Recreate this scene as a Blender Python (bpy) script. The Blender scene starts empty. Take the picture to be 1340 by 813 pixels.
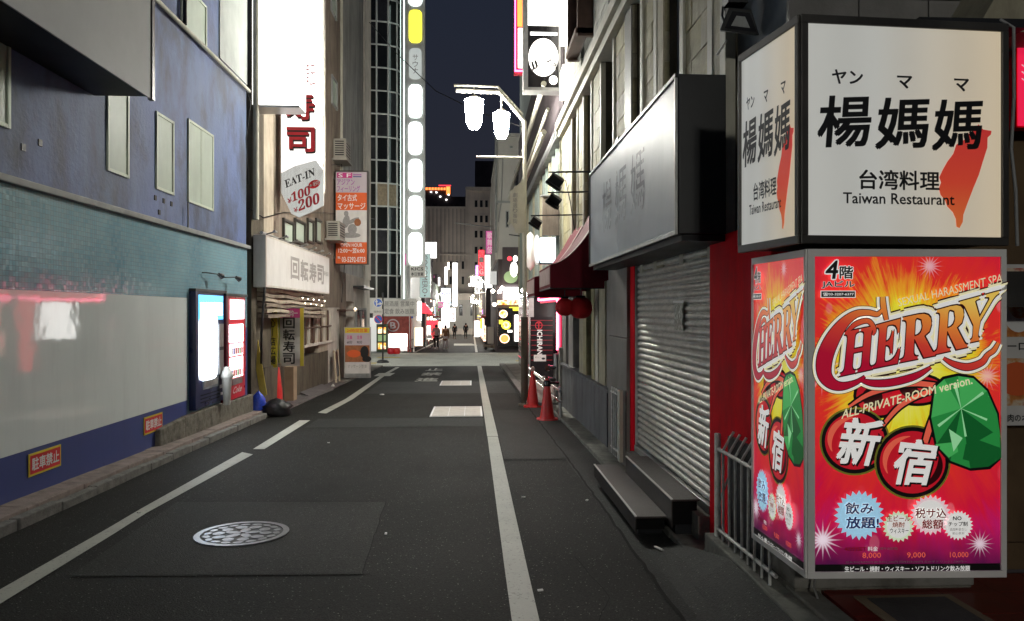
import bpy, math, random
from mathutils import Vector, Matrix
random.seed(7)
R = math.radians
SC = bpy.context.scene
COL = SC.collection
# ------------------------------------------------------------------ camera
YAW = 2.98
cam = bpy.data.cameras.new("camera")
cam.sensor_width = 36.0
cam.lens = 36.0 * 1000 / 1340
cam.clip_start = 0.05
cam.clip_end = 3000
camo = bpy.data.objects.new("camera", cam)
COL.objects.link(camo)
camo.location = (0, 0, 1.6)
camo.rotation_euler = (R(90.03), 0, R(-YAW))
SC.camera = camo
# ------------------------------------------------------------------ night sky
world = bpy.data.worlds.new("World")
SC.world = world
world.use_nodes = True
wn = world.node_tree
bg = wn.nodes["Background"]
tc = wn.nodes.new("ShaderNodeTexCoord")
sp = wn.nodes.new("ShaderNodeSeparateXYZ")
rp = wn.nodes.new("ShaderNodeValToRGB")
wn.links.new(tc.outputs["Generated"], sp.inputs[0])
wn.links.new(sp.outputs["Z"], rp.inputs[0])
rp.color_ramp.elements[0].position = 0.0
rp.color_ramp.elements[0].color = (0.018, 0.018, 0.025, 1)
rp.color_ramp.elements[1].position = 0.45
rp.color_ramp.elements[1].color = (0.0100, 0.0135, 0.0235, 1)
wn.links.new(rp.outputs[0], bg.inputs["Color"])
bg.inputs["Strength"].default_value = 1.0
SC.view_settings.view_transform = "Standard"
SC.view_settings.look = "None"
SC.view_settings.exposure = 0.45
SC.view_settings.gamma = 1.0
SC.cycles.use_denoising = True
SC.cycles.max_bounces = 6
SC.cycles.sample_clamp_indirect = 6.0
LAMP = 235.0        # radiance of the street lantern globes

# ------------------------------------------------------------------ geometry of the place
CY, SY = math.cos(R(YAW)), math.sin(R(YAW))
def G(y):                                        # the street falls gently away from the camera
    return -0.018 * y
def ray(px, py):
    a = (px - 670) / 1000.0
    return Vector((a * CY + SY, CY - a * SY, (406 - py) / 1000.0))
EYE = Vector((0, 0, 1.6))
def W(px, py, X=None, Y=None, Z=None):           # point on a vertical or level plane of the place
    d = ray(px, py)
    t = X / d.x if X is not None else (Y / d.y if Y is not None else (Z - 1.6) / d.z)
    return EYE + d * t
def Gd(px, py, h=0.0):                           # point on the street surface
    d = ray(px, py)
    t = (1.6 - h) / (-d.z - 0.018 * d.y)
    return EYE + d * t

# ------------------------------------------------------------------ materials
MATS = {}
def new_mat(name):
    m = bpy.data.materials.new(name)
    m.use_nodes = True
    MATS[name] = m
    nt = m.node_tree
    return m, nt, nt.nodes["Principled BSDF"]
def N(nt, kind, **kw):
    n = nt.nodes.new(kind)
    for k, v in kw.items():
        setattr(n, k, v)
    return n
def math_node(nt, op, a, b=None, clamp=False):
    n = N(nt, "ShaderNodeMath", operation=op, use_clamp=clamp)
    for i, v in enumerate((a, b)):
        if v is None: continue
        if isinstance(v, (int, float)): n.inputs[i].default_value = v
        else: nt.links.new(v, n.inputs[i])
    return n.outputs[0]
def mixc(nt, fac, a, b):
    n = N(nt, "ShaderNodeMix", data_type="RGBA")
    for i, v in ((0, fac), (6, a), (7, b)):
        if isinstance(v, (int, float)): n.inputs[i].default_value = v
        elif isinstance(v, tuple): n.inputs[i].default_value = (*v[:3], 1)
        else: nt.links.new(v, n.inputs[i])
    return n.outputs[2]
def noise(nt, vec, scale, detail=4, rough=0.6):
    n = N(nt, "ShaderNodeTexNoise")
    n.inputs["Scale"].default_value = scale
    n.inputs["Detail"].default_value = detail
    n.inputs["Roughness"].default_value = rough
    nt.links.new(vec, n.inputs["Vector"])
    return n.outputs[0]
def ramp(nt, fac, stops):
    n = N(nt, "ShaderNodeValToRGB")
    cr = n.color_ramp
    while len(cr.elements) < len(stops): cr.elements.new(0.5)
    for e, (p, c) in zip(cr.elements, stops):
        e.position = p
        e.color = (c, c, c, 1) if isinstance(c, (int, float)) else (*c, 1)
    nt.links.new(fac, n.inputs[0])
    return n.outputs[0]
def pos(nt, sx=1, sy=1, sz=1):
    g = N(nt, "ShaderNodeNewGeometry")
    v = N(nt, "ShaderNodeVectorMath", operation="MULTIPLY")
    nt.links.new(g.outputs["Position"], v.inputs[0])
    v.inputs[1].default_value = (sx, sy, sz)
    return v.outputs[0]
def M(name, col, rough=0.6, metal=0.0, var=0.18, scale=2.5, dirt=None, dirt_amt=0.35, dirt_z=0.35,
      bump=0.0, bscale=40.0, emit=None, es=0.0, rvar=0.12, alpha=1.0, coat=0.0):
    m, nt, b = new_mat(name)
    c = tuple(col)
    if var > 0 or dirt:
        n1 = noise(nt, pos(nt), scale)
        f = ramp(nt, n1, [(0.3, 0.0), (0.7, 1.0)])
        base = mixc(nt, f, tuple(x * (1 - var) for x in c), tuple(min(1, x * (1 + var)) for x in c))
        if dirt:
            n2 = noise(nt, pos(nt, 1, 1, dirt_z), scale * 1.7, 6, 0.7)
            f2 = ramp(nt, n2, [(0.45, 0.0), (0.72, 1.0)])
            base = mixc(nt, math_node(nt, "MULTIPLY", f2, dirt_amt), base, tuple(dirt))
        nt.links.new(base, b.inputs["Base Color"])
        r = math_node(nt, "ADD", math_node(nt, "MULTIPLY", n1, rvar * 2), rough - rvar, True)
        nt.links.new(r, b.inputs["Roughness"])
    else:
        b.inputs["Base Color"].default_value = (*c, 1)
        b.inputs["Roughness"].default_value = rough
    b.inputs["Metallic"].default_value = metal
    b.inputs["Specular IOR Level"].default_value = 0.5 if rough < 0.45 else 0.18
    if coat: b.inputs["Coat Weight"].default_value = coat
    if bump:
        bn = N(nt, "ShaderNodeBump")
        bn.inputs["Strength"].default_value = bump
        bn.inputs["Distance"].default_value = 0.02
        nt.links.new(noise(nt, pos(nt), bscale, 5), bn.inputs["Height"])
        nt.links.new(bn.outputs[0], b.inputs["Normal"])
    if emit:
        b.inputs["Emission Color"].default_value = (*emit, 1)
        b.inputs["Emission Strength"].default_value = es
    if alpha < 1: b.inputs["Alpha"].default_value = alpha
    return name
def E(name, col, es):                              # something that gives off light
    M(name, tuple(min(0.8, x * 0.8) for x in col), 0.35, var=0, emit=col, es=es)
    return name

def asphalt(name, base, fleck, rough=0.72, warm=(1, 1, 1), flk=0.68):
    m, nt, b = new_mat(name)
    p = pos(nt)
    big = noise(nt, p, 0.55, 5, 0.65)
    fine = noise(nt, p, 75, 4, 0.85)
    vo = N(nt, "ShaderNodeTexVoronoi")
    vo.inputs["Scale"].default_value = 95
    nt.links.new(p, vo.inputs["Vector"])
    wn_ = N(nt, "ShaderNodeTexWhiteNoise")
    nt.links.new(vo.outputs["Position"], wn_.inputs["Vector"])
    f1 = ramp(nt, big, [(0.3, 0.0), (0.7, 1.0)])
    c = mixc(nt, f1, tuple(base * 0.8 * w for w in warm), tuple(base * 1.25 * w for w in warm))
    c = mixc(nt, ramp(nt, fine, [(0.45, 0.0), (0.68, 0.8)]), c, tuple(base * 3.0 * w for w in warm))
    spots = ramp(nt, wn_.outputs[0], [(0.955, 0.0), (0.985, 1.0)])
    dd = ramp(nt, vo.outputs["Distance"], [(0.28, 1.0), (0.5, 0.0)])
    c = mixc(nt, math_node(nt, "MULTIPLY", spots, dd), c, (fleck, fleck, fleck * 0.9))
    stain = ramp(nt, noise(nt, pos(nt, 1, 0.35, 1), 1.3, 6, 0.7), [(0.5, 0.0), (0.75, 0.5)])
    c = mixc(nt, stain, c, tuple(base * 0.55 * w for w in warm))
    nt.links.new(c, b.inputs["Base Color"])
    b.inputs["Specular IOR Level"].default_value = 0.07
    r = math_node(nt, "ADD", math_node(nt, "MULTIPLY", big, 0.25), rough - 0.14, True)
    nt.links.new(r, b.inputs["Roughness"])
    bn = N(nt, "ShaderNodeBump")
    bn.inputs["Strength"].default_value = 0.55
    bn.inputs["Distance"].default_value = 0.008
    hh = math_node(nt, "ADD", fine, math_node(nt, "MULTIPLY", vo.outputs["Distance"], 0.8))
    nt.links.new(hh, bn.inputs["Height"])
    nt.links.new(bn.outputs[0], b.inputs["Normal"])
    return name
asphalt("asphalt", 0.0165, 0.20, 0.72, (1.0, 1.02, 0.92))
asphalt("asphalt_patch", 0.0215, 0.14, 0.66, (1.0, 1.02, 0.92))
asphalt("asphalt_gutter", 0.021, 0.14, 0.62, (0.92, 1.0, 0.93))
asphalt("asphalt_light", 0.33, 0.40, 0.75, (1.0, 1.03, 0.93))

def worn_paint(name, col, wear=0.62):
    m, nt, b = new_mat(name)
    p = pos(nt)
    f = ramp(nt, noise(nt, p, 38, 6, 0.75), [(wear, 0.0), (wear + 0.07, 0.75)])
    g = ramp(nt, noise(nt, p, 3.2, 5, 0.7), [(0.35, 0.0), (0.75, 0.35)])
    c = mixc(nt, g, col, tuple(x * 0.5 for x in col))
    c = mixc(nt, f, c, (0.08, 0.08, 0.078))
    nt.links.new(c, b.inputs["Base Color"])
    b.inputs["Roughness"].default_value = 0.6
    bn = N(nt, "ShaderNodeBump")
    bn.inputs["Strength"].default_value = 0.5
    bn.inputs["Distance"].default_value = 0.003
    nt.links.new(noise(nt, p, 110, 4), bn.inputs["Height"])
    nt.links.new(bn.outputs[0], b.inputs["Normal"])
worn_paint("road_paint", (0.43, 0.435, 0.375), 0.57)
worn_paint("road_paint_yellow", (0.55, 0.42, 0.12), 0.55)

def mosaic():
    m, nt, b = new_mat("teal_mosaic")
    T = 0.045
    p = pos(nt)
    sn = N(nt, "ShaderNodeVectorMath", operation="SNAP")
    nt.links.new(p, sn.inputs[0])
    sn.inputs[1].default_value = (10.0, T, T)
    wn_ = N(nt, "ShaderNodeTexWhiteNoise")
    nt.links.new(sn.outputs[0], wn_.inputs["Vector"])
    s = N(nt, "ShaderNodeSeparateXYZ"); nt.links.new(p, s.inputs[0])
    def edge(o):
        fr = math_node(nt, "FRACT", math_node(nt, "DIVIDE", math_node(nt, "ADD", o, 900.0), T))
        d = math_node(nt, "ABSOLUTE", math_node(nt, "SUBTRACT", fr, 0.5))
        return math_node(nt, "GREATER_THAN", d, 0.45)
    gr = math_node(nt, "MAXIMUM", edge(s.outputs[1]), edge(s.outputs[2]))
    big = noise(nt, p, 0.8, 4)
    c = mixc(nt, ramp(nt, big, [(0.35, 0.0), (0.65, 1.0)]), (0.14, 0.32, 0.42), (0.27, 0.49, 0.58))
    c = mixc(nt, math_node(nt, "MULTIPLY", wn_.outputs[0], 0.55), c, (0.32, 0.46, 0.50))
    c = mixc(nt, math_node(nt, "MULTIPLY", gr, 0.8), c, (0.10, 0.13, 0.15))
    nt.links.new(c, b.inputs["Base Color"])
    nt.links.new(math_node(nt, "ADD", math_node(nt, "MULTIPLY", gr, 0.5), 0.13, True), b.inputs["Roughness"])
    # every little tile sits at its own slight tilt
    g = N(nt, "ShaderNodeNewGeometry")
    sub = N(nt, "ShaderNodeVectorMath", operation="SUBTRACT")
    nt.links.new(wn_.outputs["Color"], sub.inputs[0]); sub.inputs[1].default_value = (0.5, 0.5, 0.5)
    sc = N(nt, "ShaderNodeVectorMath", operation="MULTIPLY")
    nt.links.new(sub.outputs[0], sc.inputs[0]); sc.inputs[1].default_value = (0.0, 0.06, 0.06)
    ad = N(nt, "ShaderNodeVectorMath", operation="ADD")
    nt.links.new(g.outputs["Normal"], ad.inputs[0]); nt.links.new(sc.outputs[0], ad.inputs[1])
    no = N(nt, "ShaderNodeVectorMath", operation="NORMALIZE"); nt.links.new(ad.outputs[0], no.inputs[0])
    nt.links.new(no.outputs[0], b.inputs["Normal"])
mosaic()
def glossy_panel(name, col, rough, wob=0.006):
    m, nt, b = new_mat(name)
    p = pos(nt)
    big = noise(nt, p, 0.7, 4)
    c = mixc(nt, ramp(nt, big, [(0.3, 0.0), (0.7, 1.0)]), tuple(x * 0.93 for x in col), col)
    streak = ramp(nt, noise(nt, pos(nt, 1, 1, 0.15), 5, 5, 0.7), [(0.5, 0.0), (0.8, 0.25)])
    c = mixc(nt, streak, c, tuple(x * 0.6 for x in col))
    nt.links.new(c, b.inputs["Base Color"])
    nt.links.new(math_node(nt, "ADD", math_node(nt, "MULTIPLY", big, 0.04), rough, True), b.inputs["Roughness"])
    bn = N(nt, "ShaderNodeBump")
    bn.inputs["Strength"].default_value = 0.25
    bn.inputs["Distance"].default_value = wob
    nt.links.new(noise(nt, p, 3.0, 2), bn.inputs["Height"])
    nt.links.new(bn.outputs[0], b.inputs["Normal"])
glossy_panel("white_panel", (0.82, 0.88, 0.86), 0.03)
glossy_panel("sign_acrylic", (0.38, 0.42, 0.455), 0.46, 0.02)
glossy_panel("navy_gloss", (0.045, 0.07, 0.24), 0.30)

def stained_plaster():
    m, nt, b = new_mat("blue_plaster")
    p = pos(nt)
    hue = noise(nt, pos(nt, 1, 1, 0.5), 0.55, 3, 0.5)
    c = mixc(nt, ramp(nt, hue, [(0.35, 0.0), (0.65, 1.0)]), (0.09, 0.13, 0.23), (0.105, 0.155, 0.39))
    drip = noise(nt, pos(nt, 1, 0.9, 0.42), 1.5, 6, 0.62)
    c = mixc(nt, ramp(nt, drip, [(0.46, 0.0), (0.66, 0.85)]), c, (0.035, 0.04, 0.062))
    pale = noise(nt, pos(nt, 1, 1.4, 0.35), 1.3, 5, 0.6)
    c = mixc(nt, ramp(nt, pale, [(0.54, 0.0), (0.80, 0.4)]), c, (0.19, 0.24, 0.34))
    blot = noise(nt, p, 1.0, 5, 0.6)
    c = mixc(nt, ramp(nt, blot, [(0.52, 0.0), (0.68, 0.7)]), c, (0.045, 0.05, 0.07))
    nt.links.new(c, b.inputs["Base Color"]); b.inputs["Roughness"].default_value = 0.7
    bn = N(nt, "ShaderNodeBump"); bn.inputs["Strength"].default_value = 0.35; bn.inputs["Distance"].default_value = 0.02
    nt.links.new(noise(nt, p, 16, 5), bn.inputs["Height"]); nt.links.new(bn.outputs[0], b.inputs["Normal"])
stained_plaster()
M("pale_plaster", (0.42, 0.45, 0.42), 0.75, dirt=(0.2, 0.2, 0.2), scale=1.5)
M("cream_frame", (0.62, 0.68, 0.56), 0.5, var=0.08)
M("frosted_glass", (0.48, 0.55, 0.46), 0.5, var=0.1, scale=1.5, dirt=(0.3, 0.35, 0.3))
M("dark_glass", (0.012, 0.013, 0.014), 0.06, var=0.0)
M("dusk_glass", (0.03, 0.03, 0.035), 0.12, var=0.3, scale=6)
M("ledge_paint", (0.30, 0.31, 0.30), 0.6, dirt=(0.12, 0.12, 0.12))
M("billboard_grey", (0.40, 0.41, 0.40), 0.6, var=0.06, bump=0.15, bscale=160)
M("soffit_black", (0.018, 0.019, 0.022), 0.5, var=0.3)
M("black_metal", (0.015, 0.016, 0.017), 0.42, var=0.2, metal=0.0)
M("dark_frame", (0.075, 0.07, 0.062), 0.42, metal=0.5, var=0.25, dirt=(0.03, 0.025, 0.02))
M("alu", (0.55, 0.55, 0.54), 0.35, metal=0.85, var=0.1, scale=12)
M("chrome", (0.75, 0.75, 0.75), 0.12, metal=1.0, var=0.0)
M("steel_worn", (0.42, 0.43, 0.42), 0.4, metal=0.8, var=0.2, scale=8, dirt=(0.15, 0.13, 0.1))
M("steel_plate", (0.30, 0.30, 0.31), 0.45, metal=0.5, var=0.3, scale=25, bump=0.6, bscale=60)
M("concrete", (0.24, 0.23, 0.205), 0.85, dirt=(0.09, 0.085, 0.07), dirt_amt=0.7, bump=0.5, bscale=30, dirt_z=1)
M("concrete_rough", (0.19, 0.18, 0.15), 0.9, dirt=(0.05, 0.045, 0.035), dirt_amt=0.8, scale=5, bump=0.8, bscale=22, dirt_z=1)
M("kerb_stone", (0.22, 0.215, 0.20), 0.85, dirt=(0.08, 0.08, 0.07), dirt_amt=0.7, scale=6, bump=0.5, bscale=50, dirt_z=1)
M("ledge_kerb", (0.20, 0.20, 0.175), 0.85, dirt=(0.05, 0.05, 0.045), dirt_amt=0.7, scale=4, bump=0.5, bscale=40, dirt_z=1)
M("paving_pink", (0.30, 0.245, 0.22), 0.8, dirt=(0.12, 0.11, 0.10), dirt_amt=0.7, scale=4, bump=0.35, bscale=60, dirt_z=1)
M("stone_tile", (0.36, 0.325, 0.195), 0.72, dirt=(0.12, 0.105, 0.075), dirt_amt=0.6, scale=3.2, bump=0.4, bscale=35, dirt_z=0.6)
M("stone_tile_pale", (0.40, 0.365, 0.26), 0.72, dirt=(0.15, 0.13, 0.10), dirt_amt=0.5, scale=3.2, bump=0.4, bscale=35)
M("stone_joint", (0.10, 0.09, 0.065), 0.9, var=0.3)
M("trim_cream", (0.50, 0.485, 0.40), 0.6, var=0.08, dirt=(0.25, 0.24, 0.18), scale=4)
M("brown_wood", (0.10, 0.06, 0.045), 0.6, var=0.3, dirt=(0.04, 0.03, 0.02))
M("grey_blue_paint", (0.24, 0.27, 0.30), 0.6, var=0.1, dirt=(0.12, 0.13, 0.14))
M("upper_stucco", (0.36, 0.36, 0.32), 0.85, dirt=(0.15, 0.15, 0.13), dirt_amt=0.7, bump=0.6, bscale=14, scale=2)
M("dado_stone", (0.145, 0.15, 0.155), 0.7, dirt=(0.06, 0.06, 0.065), dirt_amt=0.8, scale=2.5, bump=0.5, bscale=20, dirt_z=0.3)
M("stone_column", (0.22, 0.21, 0.195), 0.55, dirt=(0.12, 0.11, 0.10), scale=3, bump=0.2, bscale=30)
M("red_paint", (0.80, 0.003, 0.016), 0.6, var=0.12, dirt=(0.35, 0.004, 0.010), dirt_amt=0.5, scale=3)
M("shutter_steel", (0.56, 0.55, 0.50), 0.42, metal=0.3, var=0.18, scale=9, dirt=(0.10, 0.095, 0.08), dirt_amt=0.5, dirt_z=3)
M("step_plate", (0.065, 0.054, 0.050), 0.42, metal=0.35, var=0.3, scale=18, bump=0.25, bscale=90, dirt=(0.045, 0.04, 0.035), dirt_z=1)
M("step_edge", (0.80, 0.78, 0.75), 0.35, metal=0.0, var=0.2)
M("rail_white", (0.80, 0.79, 0.74), 0.5, var=0.1, dirt=(0.12, 0.08, 0.05), dirt_amt=0.45, scale=16, dirt_z=0.6)
M("pole_brown", (0.085, 0.07, 0.052), 0.45, var=0.2, metal=0.2)
M("pole_cream", (0.50, 0.48, 0.40), 0.45, var=0.1, dirt=(0.3, 0.27, 0.2))
MATS["red_paint"].node_tree.nodes["Principled BSDF"].inputs["Specular IOR Level"].default_value = 0.03
M("cone_red", (0.60, 0.018, 0.018), 0.42, var=0.12, scale=10, dirt=(0.35, 0.02, 0.015), dirt_amt=0.5)
M("awning_cloth", (0.145, 0.010, 0.020), 0.75, var=0.2, dirt=(0.06, 0.006, 0.01), dirt_amt=0.5, bump=0.3, bscale=120)
M("awning_trim", (0.42, 0.30, 0.27), 0.8, var=0.15, dirt=(0.22, 0.13, 0.12), scale=5)
M("lantern_paper", (0.36, 0.012, 0.015), 0.7, var=0.2, scale=8)
M("black_gloss", (0.014, 0.013, 0.015), 0.18, var=0.0)
M("sushi_wall_dark", (0.11, 0.095, 0.072), 0.8, dirt=(0.025, 0.02, 0.018), dirt_amt=0.7, scale=2, bump=0.4, bscale=15)
M("sushi_wall_brown", (0.26, 0.215, 0.17), 0.8, dirt=(0.07, 0.05, 0.04), dirt_amt=0.7, scale=2, dirt_z=0.2)
M("sushi_wall_buff", (0.46, 0.40, 0.31), 0.8, dirt=(0.14, 0.11, 0.09), dirt_amt=0.6, scale=2, dirt_z=0.2)
M("sushi_wall_grey", (0.40, 0.40, 0.37), 0.6, dirt=(0.08, 0.075, 0.07), dirt_amt=0.7, scale=1.5, dirt_z=0.15)
M("sushi_wall_cream", (0.62, 0.58, 0.51), 0.75, dirt=(0.3, 0.26, 0.22), dirt_amt=0.5, scale=2)
M("ac_plastic", (0.34, 0.32, 0.28), 0.5, var=0.1, dirt=(0.2, 0.17, 0.14))
M("sign_white", (0.68, 0.66, 0.63), 0.4, var=0.06, dirt=(0.45, 0.42, 0.38), dirt_amt=0.4, scale=3)
M("sign_white_warm", (0.60, 0.56, 0.50), 0.5, var=0.08, dirt=(0.4, 0.36, 0.3), dirt_amt=0.6, scale=4, dirt_z=0.2)
M("print_black", (0.012, 0.012, 0.012), 0.4, var=0)
M("print_ghost", (0.40, 0.42, 0.45), 0.25, var=0.1, scale=9)
M("print_faded", (0.33, 0.31, 0.29), 0.6, var=0.15)
M("print_white", (0.78, 0.78, 0.76), 0.4, var=0)
M("print_red", (0.50, 0.015, 0.03), 0.4, var=0)
M("print_dark_red", (0.26, 0.01, 0.02), 0.4, var=0)
M("print_bright_red", (0.66, 0.02, 0.03), 0.4, var=0.1, scale=5)
M("print_orange", (0.70, 0.13, 0.04), 0.45, var=0.05)
M("print_purple", (0.32, 0.07, 0.33), 0.4, var=0)
M("print_magenta", (0.55, 0.04, 0.22), 0.4, var=0)
M("print_navy", (0.03, 0.04, 0.20), 0.4, var=0)
M("print_blue", (0.05, 0.14, 0.55), 0.4, var=0)
M("print_pale_blue", (0.38, 0.66, 0.86), 0.4, emit=(0.38, 0.66, 0.86), es=0.42, var=0.15, scale=60)
M("print_pale_pink", (0.85, 0.62, 0.66), 0.4, emit=(0.85, 0.62, 0.66), es=0.42, var=0.1, scale=60)
M("print_pale_green", (0.66, 0.78, 0.55), 0.4, emit=(0.66, 0.78, 0.55), es=0.42, var=0.1, scale=60)
M("print_yellow", (0.68, 0.55, 0.06), 0.45, var=0.08)
M("print_lime", (0.60, 0.62, 0.08), 0.45, var=0.05)
M("print_grey", (0.30, 0.29, 0.28), 0.45, var=0.15, scale=20)
M("print_skin", (0.32, 0.13, 0.06), 0.45, var=0.2, scale=9)
BL = 0.42
M("leaf_green_a", (0.02, 0.25, 0.05), 0.4, var=0.1, emit=(0.02, 0.25, 0.05), es=BL); M("leaf_green_b", (0.06, 0.42, 0.10), 0.4, var=0.1, emit=(0.06, 0.42, 0.10), es=BL)
M("leaf_green_c", (0.005, 0.10, 0.02), 0.4, var=0.1, emit=(0.005, 0.10, 0.02), es=BL); M("leaf_green_d", (0.34, 0.72, 0.38), 0.4, var=0.1, emit=(0.3, 0.7, 0.34), es=BL)
M("poster_white", (0.80, 0.79, 0.76), 0.4, var=0, emit=(0.8, 0.79, 0.76), es=BL); M("poster_cream", (0.80, 0.74, 0.46), 0.4, var=0, emit=(0.8, 0.74, 0.46), es=BL)
M("cherry_hi", (0.78, 0.12, 0.07), 0.4, var=0.05, emit=(0.78, 0.12, 0.07), es=BL); M("cherry_red", (0.52, 0.008, 0.02), 0.4, var=0.1, scale=8, emit=(0.52, 0.008, 0.02), es=BL)
M("cherry_dark", (0.10, 0.004, 0.01), 0.4, var=0)
M("vending_navy", (0.014, 0.022, 0.085), 0.3, var=0.1); M("vending_red", (0.62, 0.02, 0.04), 0.3, var=0.05)
M("vending_maroon", (0.14, 0.008, 0.02), 0.35, var=0.1)
M("yellow_board", (0.58, 0.46, 0.09), 0.6, var=0.15, dirt=(0.3, 0.22, 0.05), scale=6)
M("blue_bag", (0.03, 0.08, 0.62), 0.35, var=0.3, scale=12, bump=0.6, bscale=14)
M("black_bag", (0.014, 0.014, 0.015), 0.35, var=0.2, bump=0.8, bscale=12)
M("white_bag", (0.62, 0.62, 0.58), 0.4, var=0.15, bump=0.8, bscale=25)
M("cardboard", (0.33, 0.25, 0.17), 0.8, var=0.2)
M("rubber_mat", (0.14, 0.125, 0.125), 0.6, var=0.3, bump=0.5, bscale=70)
M("red_floor", (0.17, 0.018, 0.014), 0.3, var=0.35, scale=3, dirt=(0.05, 0.012, 0.01), dirt_z=1)
M("brown_panel", (0.13, 0.085, 0.045), 0.55, var=0.25, dirt=(0.05, 0.03, 0.02))
M("glass_building", (0.60, 0.62, 0.61), 0.45, var=0.08)
M("mullion_white", (0.62, 0.62, 0.60), 0.4, var=0.05)
M("far_wall_grey", (0.74, 0.65, 0.57), 0.85, var=0.1, scale=0.3, dirt=(0.14, 0.12, 0.11), dirt_z=0.1)
M("far_wall_white", (0.52, 0.50, 0.46), 0.8, var=0.08, scale=0.5, dirt=(0.35, 0.33, 0.3))
M("far_wall_dark", (0.09, 0.075, 0.08), 0.8, var=0.25, scale=0.6)
M("far_wall_green", (0.06, 0.08, 0.055), 0.8, var=0.25, scale=0.6)
M("panel_sage", (0.27, 0.31, 0.28), 0.5, var=0.1, scale=1.0, dirt=(0.15, 0.17, 0.15))
M("coat_black", (0.014, 0.014, 0.017), 0.8, var=0.2); M("trousers_dark", (0.03, 0.025, 0.028), 0.8, var=0.2)
M("coat_cream", (0.46, 0.38, 0.36), 0.8, var=0.15); M("coat_brown", (0.22, 0.11, 0.06), 0.8, var=0.2)
M("hair_black", (0.01, 0.008, 0.008), 0.5, var=0); M("skin", (0.48, 0.28, 0.20), 0.55, var=0.05)
M("shoe_light", (0.6, 0.58, 0.55), 0.5, var=0)
M("cable_black", (0.015, 0.015, 0.015), 0.5, var=0); M("cable_grey", (0.30, 0.30, 0.29), 0.5, var=0)
M("tactile_yellow", (0.50, 0.40, 0.10), 0.7, var=0.15, scale=4)
M("sushi_curtain", (0.30, 0.24, 0.17), 0.7, var=0.25, scale=7, dirt=(0.1, 0.08, 0.05))
E("glow_white", (1.0, 0.99, 0.95), 4.0)
E("glow_sign_big", (1.0, 0.985, 0.93), 3.6)
E("glow_sushi_sign", (1.0, 0.94, 0.92), 0.9)
E("glow_pill", (0.93, 1.0, 0.98), 5.0); E("glow_pill_yellow", (1.0, 0.92, 0.05), 1.6); E("glow_pill_dim", (0.8, 0.86, 0.84), 0.32)
E("glow_strip", (0.8, 1.0, 0.93), 2.5)
E("glow_lamp", (1.0, 0.985, 0.90), LAMP)
E("glow_vending", (0.90, 0.96, 1.0), 9.0); E("glow_vending_blue", (0.12, 0.55, 0.95), 1.4); E("glow_vending_pink", (1.0, 0.82, 0.86), 2.2)
E("glow_pink", (1.0, 0.06, 0.22), 9.0); E("glow_pink_soft", (1.0, 0.02, 0.09), 0.5); E("glow_pink_core", (1.0, 0.16, 0.30), 6.0)
E("glow_red", (1.0, 0.04, 0.06), 1.6); E("glow_orange", (1.0, 0.22, 0.05), 2.0); E("glow_warm", (1.0, 0.78, 0.5), 6.0)
E("glow_warm_bulb", (1.0, 0.86, 0.68), 22.0); E("glow_shop_warm", (1.0, 0.72, 0.52), 1.8); E("glow_shop_white", (1.0, 0.95, 0.88), 2.2)
E("glow_blue_white", (0.72, 0.86, 1.0), 1.3); E("glow_purple", (0.65, 0.3, 0.9), 1.0); E("glow_green", (0.35, 0.5, 0.25), 0.3)
E("glow_dim_white", (0.85, 0.86, 0.84), 0.35); E("glow_cocomero", (0.50, 0.66, 0.64), 0.45); E("glow_magenta_dim", (0.7, 0.15, 0.4), 0.45)
E("glow_taiwan_unused", (0.92, 0.90, 0.84), 0.10)

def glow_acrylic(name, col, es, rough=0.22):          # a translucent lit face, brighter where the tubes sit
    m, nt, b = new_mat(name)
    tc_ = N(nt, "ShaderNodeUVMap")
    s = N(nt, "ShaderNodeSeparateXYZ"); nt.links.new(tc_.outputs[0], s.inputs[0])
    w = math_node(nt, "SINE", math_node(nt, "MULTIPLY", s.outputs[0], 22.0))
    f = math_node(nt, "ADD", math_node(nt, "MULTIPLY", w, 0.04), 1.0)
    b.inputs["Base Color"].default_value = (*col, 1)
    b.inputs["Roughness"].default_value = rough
    ec = mixc(nt, ramp(nt, s.outputs[0], [(0.35, 0.0), (1.0, 1.0)]), (col[0] * .92, col[1] * .96, col[2]), (col[0] * 1.25, col[1] * 1.02, col[2] * .72))  # warm light falling at the right is put into the glow colour
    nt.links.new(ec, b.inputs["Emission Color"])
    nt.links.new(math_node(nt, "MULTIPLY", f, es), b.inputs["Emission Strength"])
glow_acrylic("taiwan_face", (0.66, 0.64, 0.58), 0.36)

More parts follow.
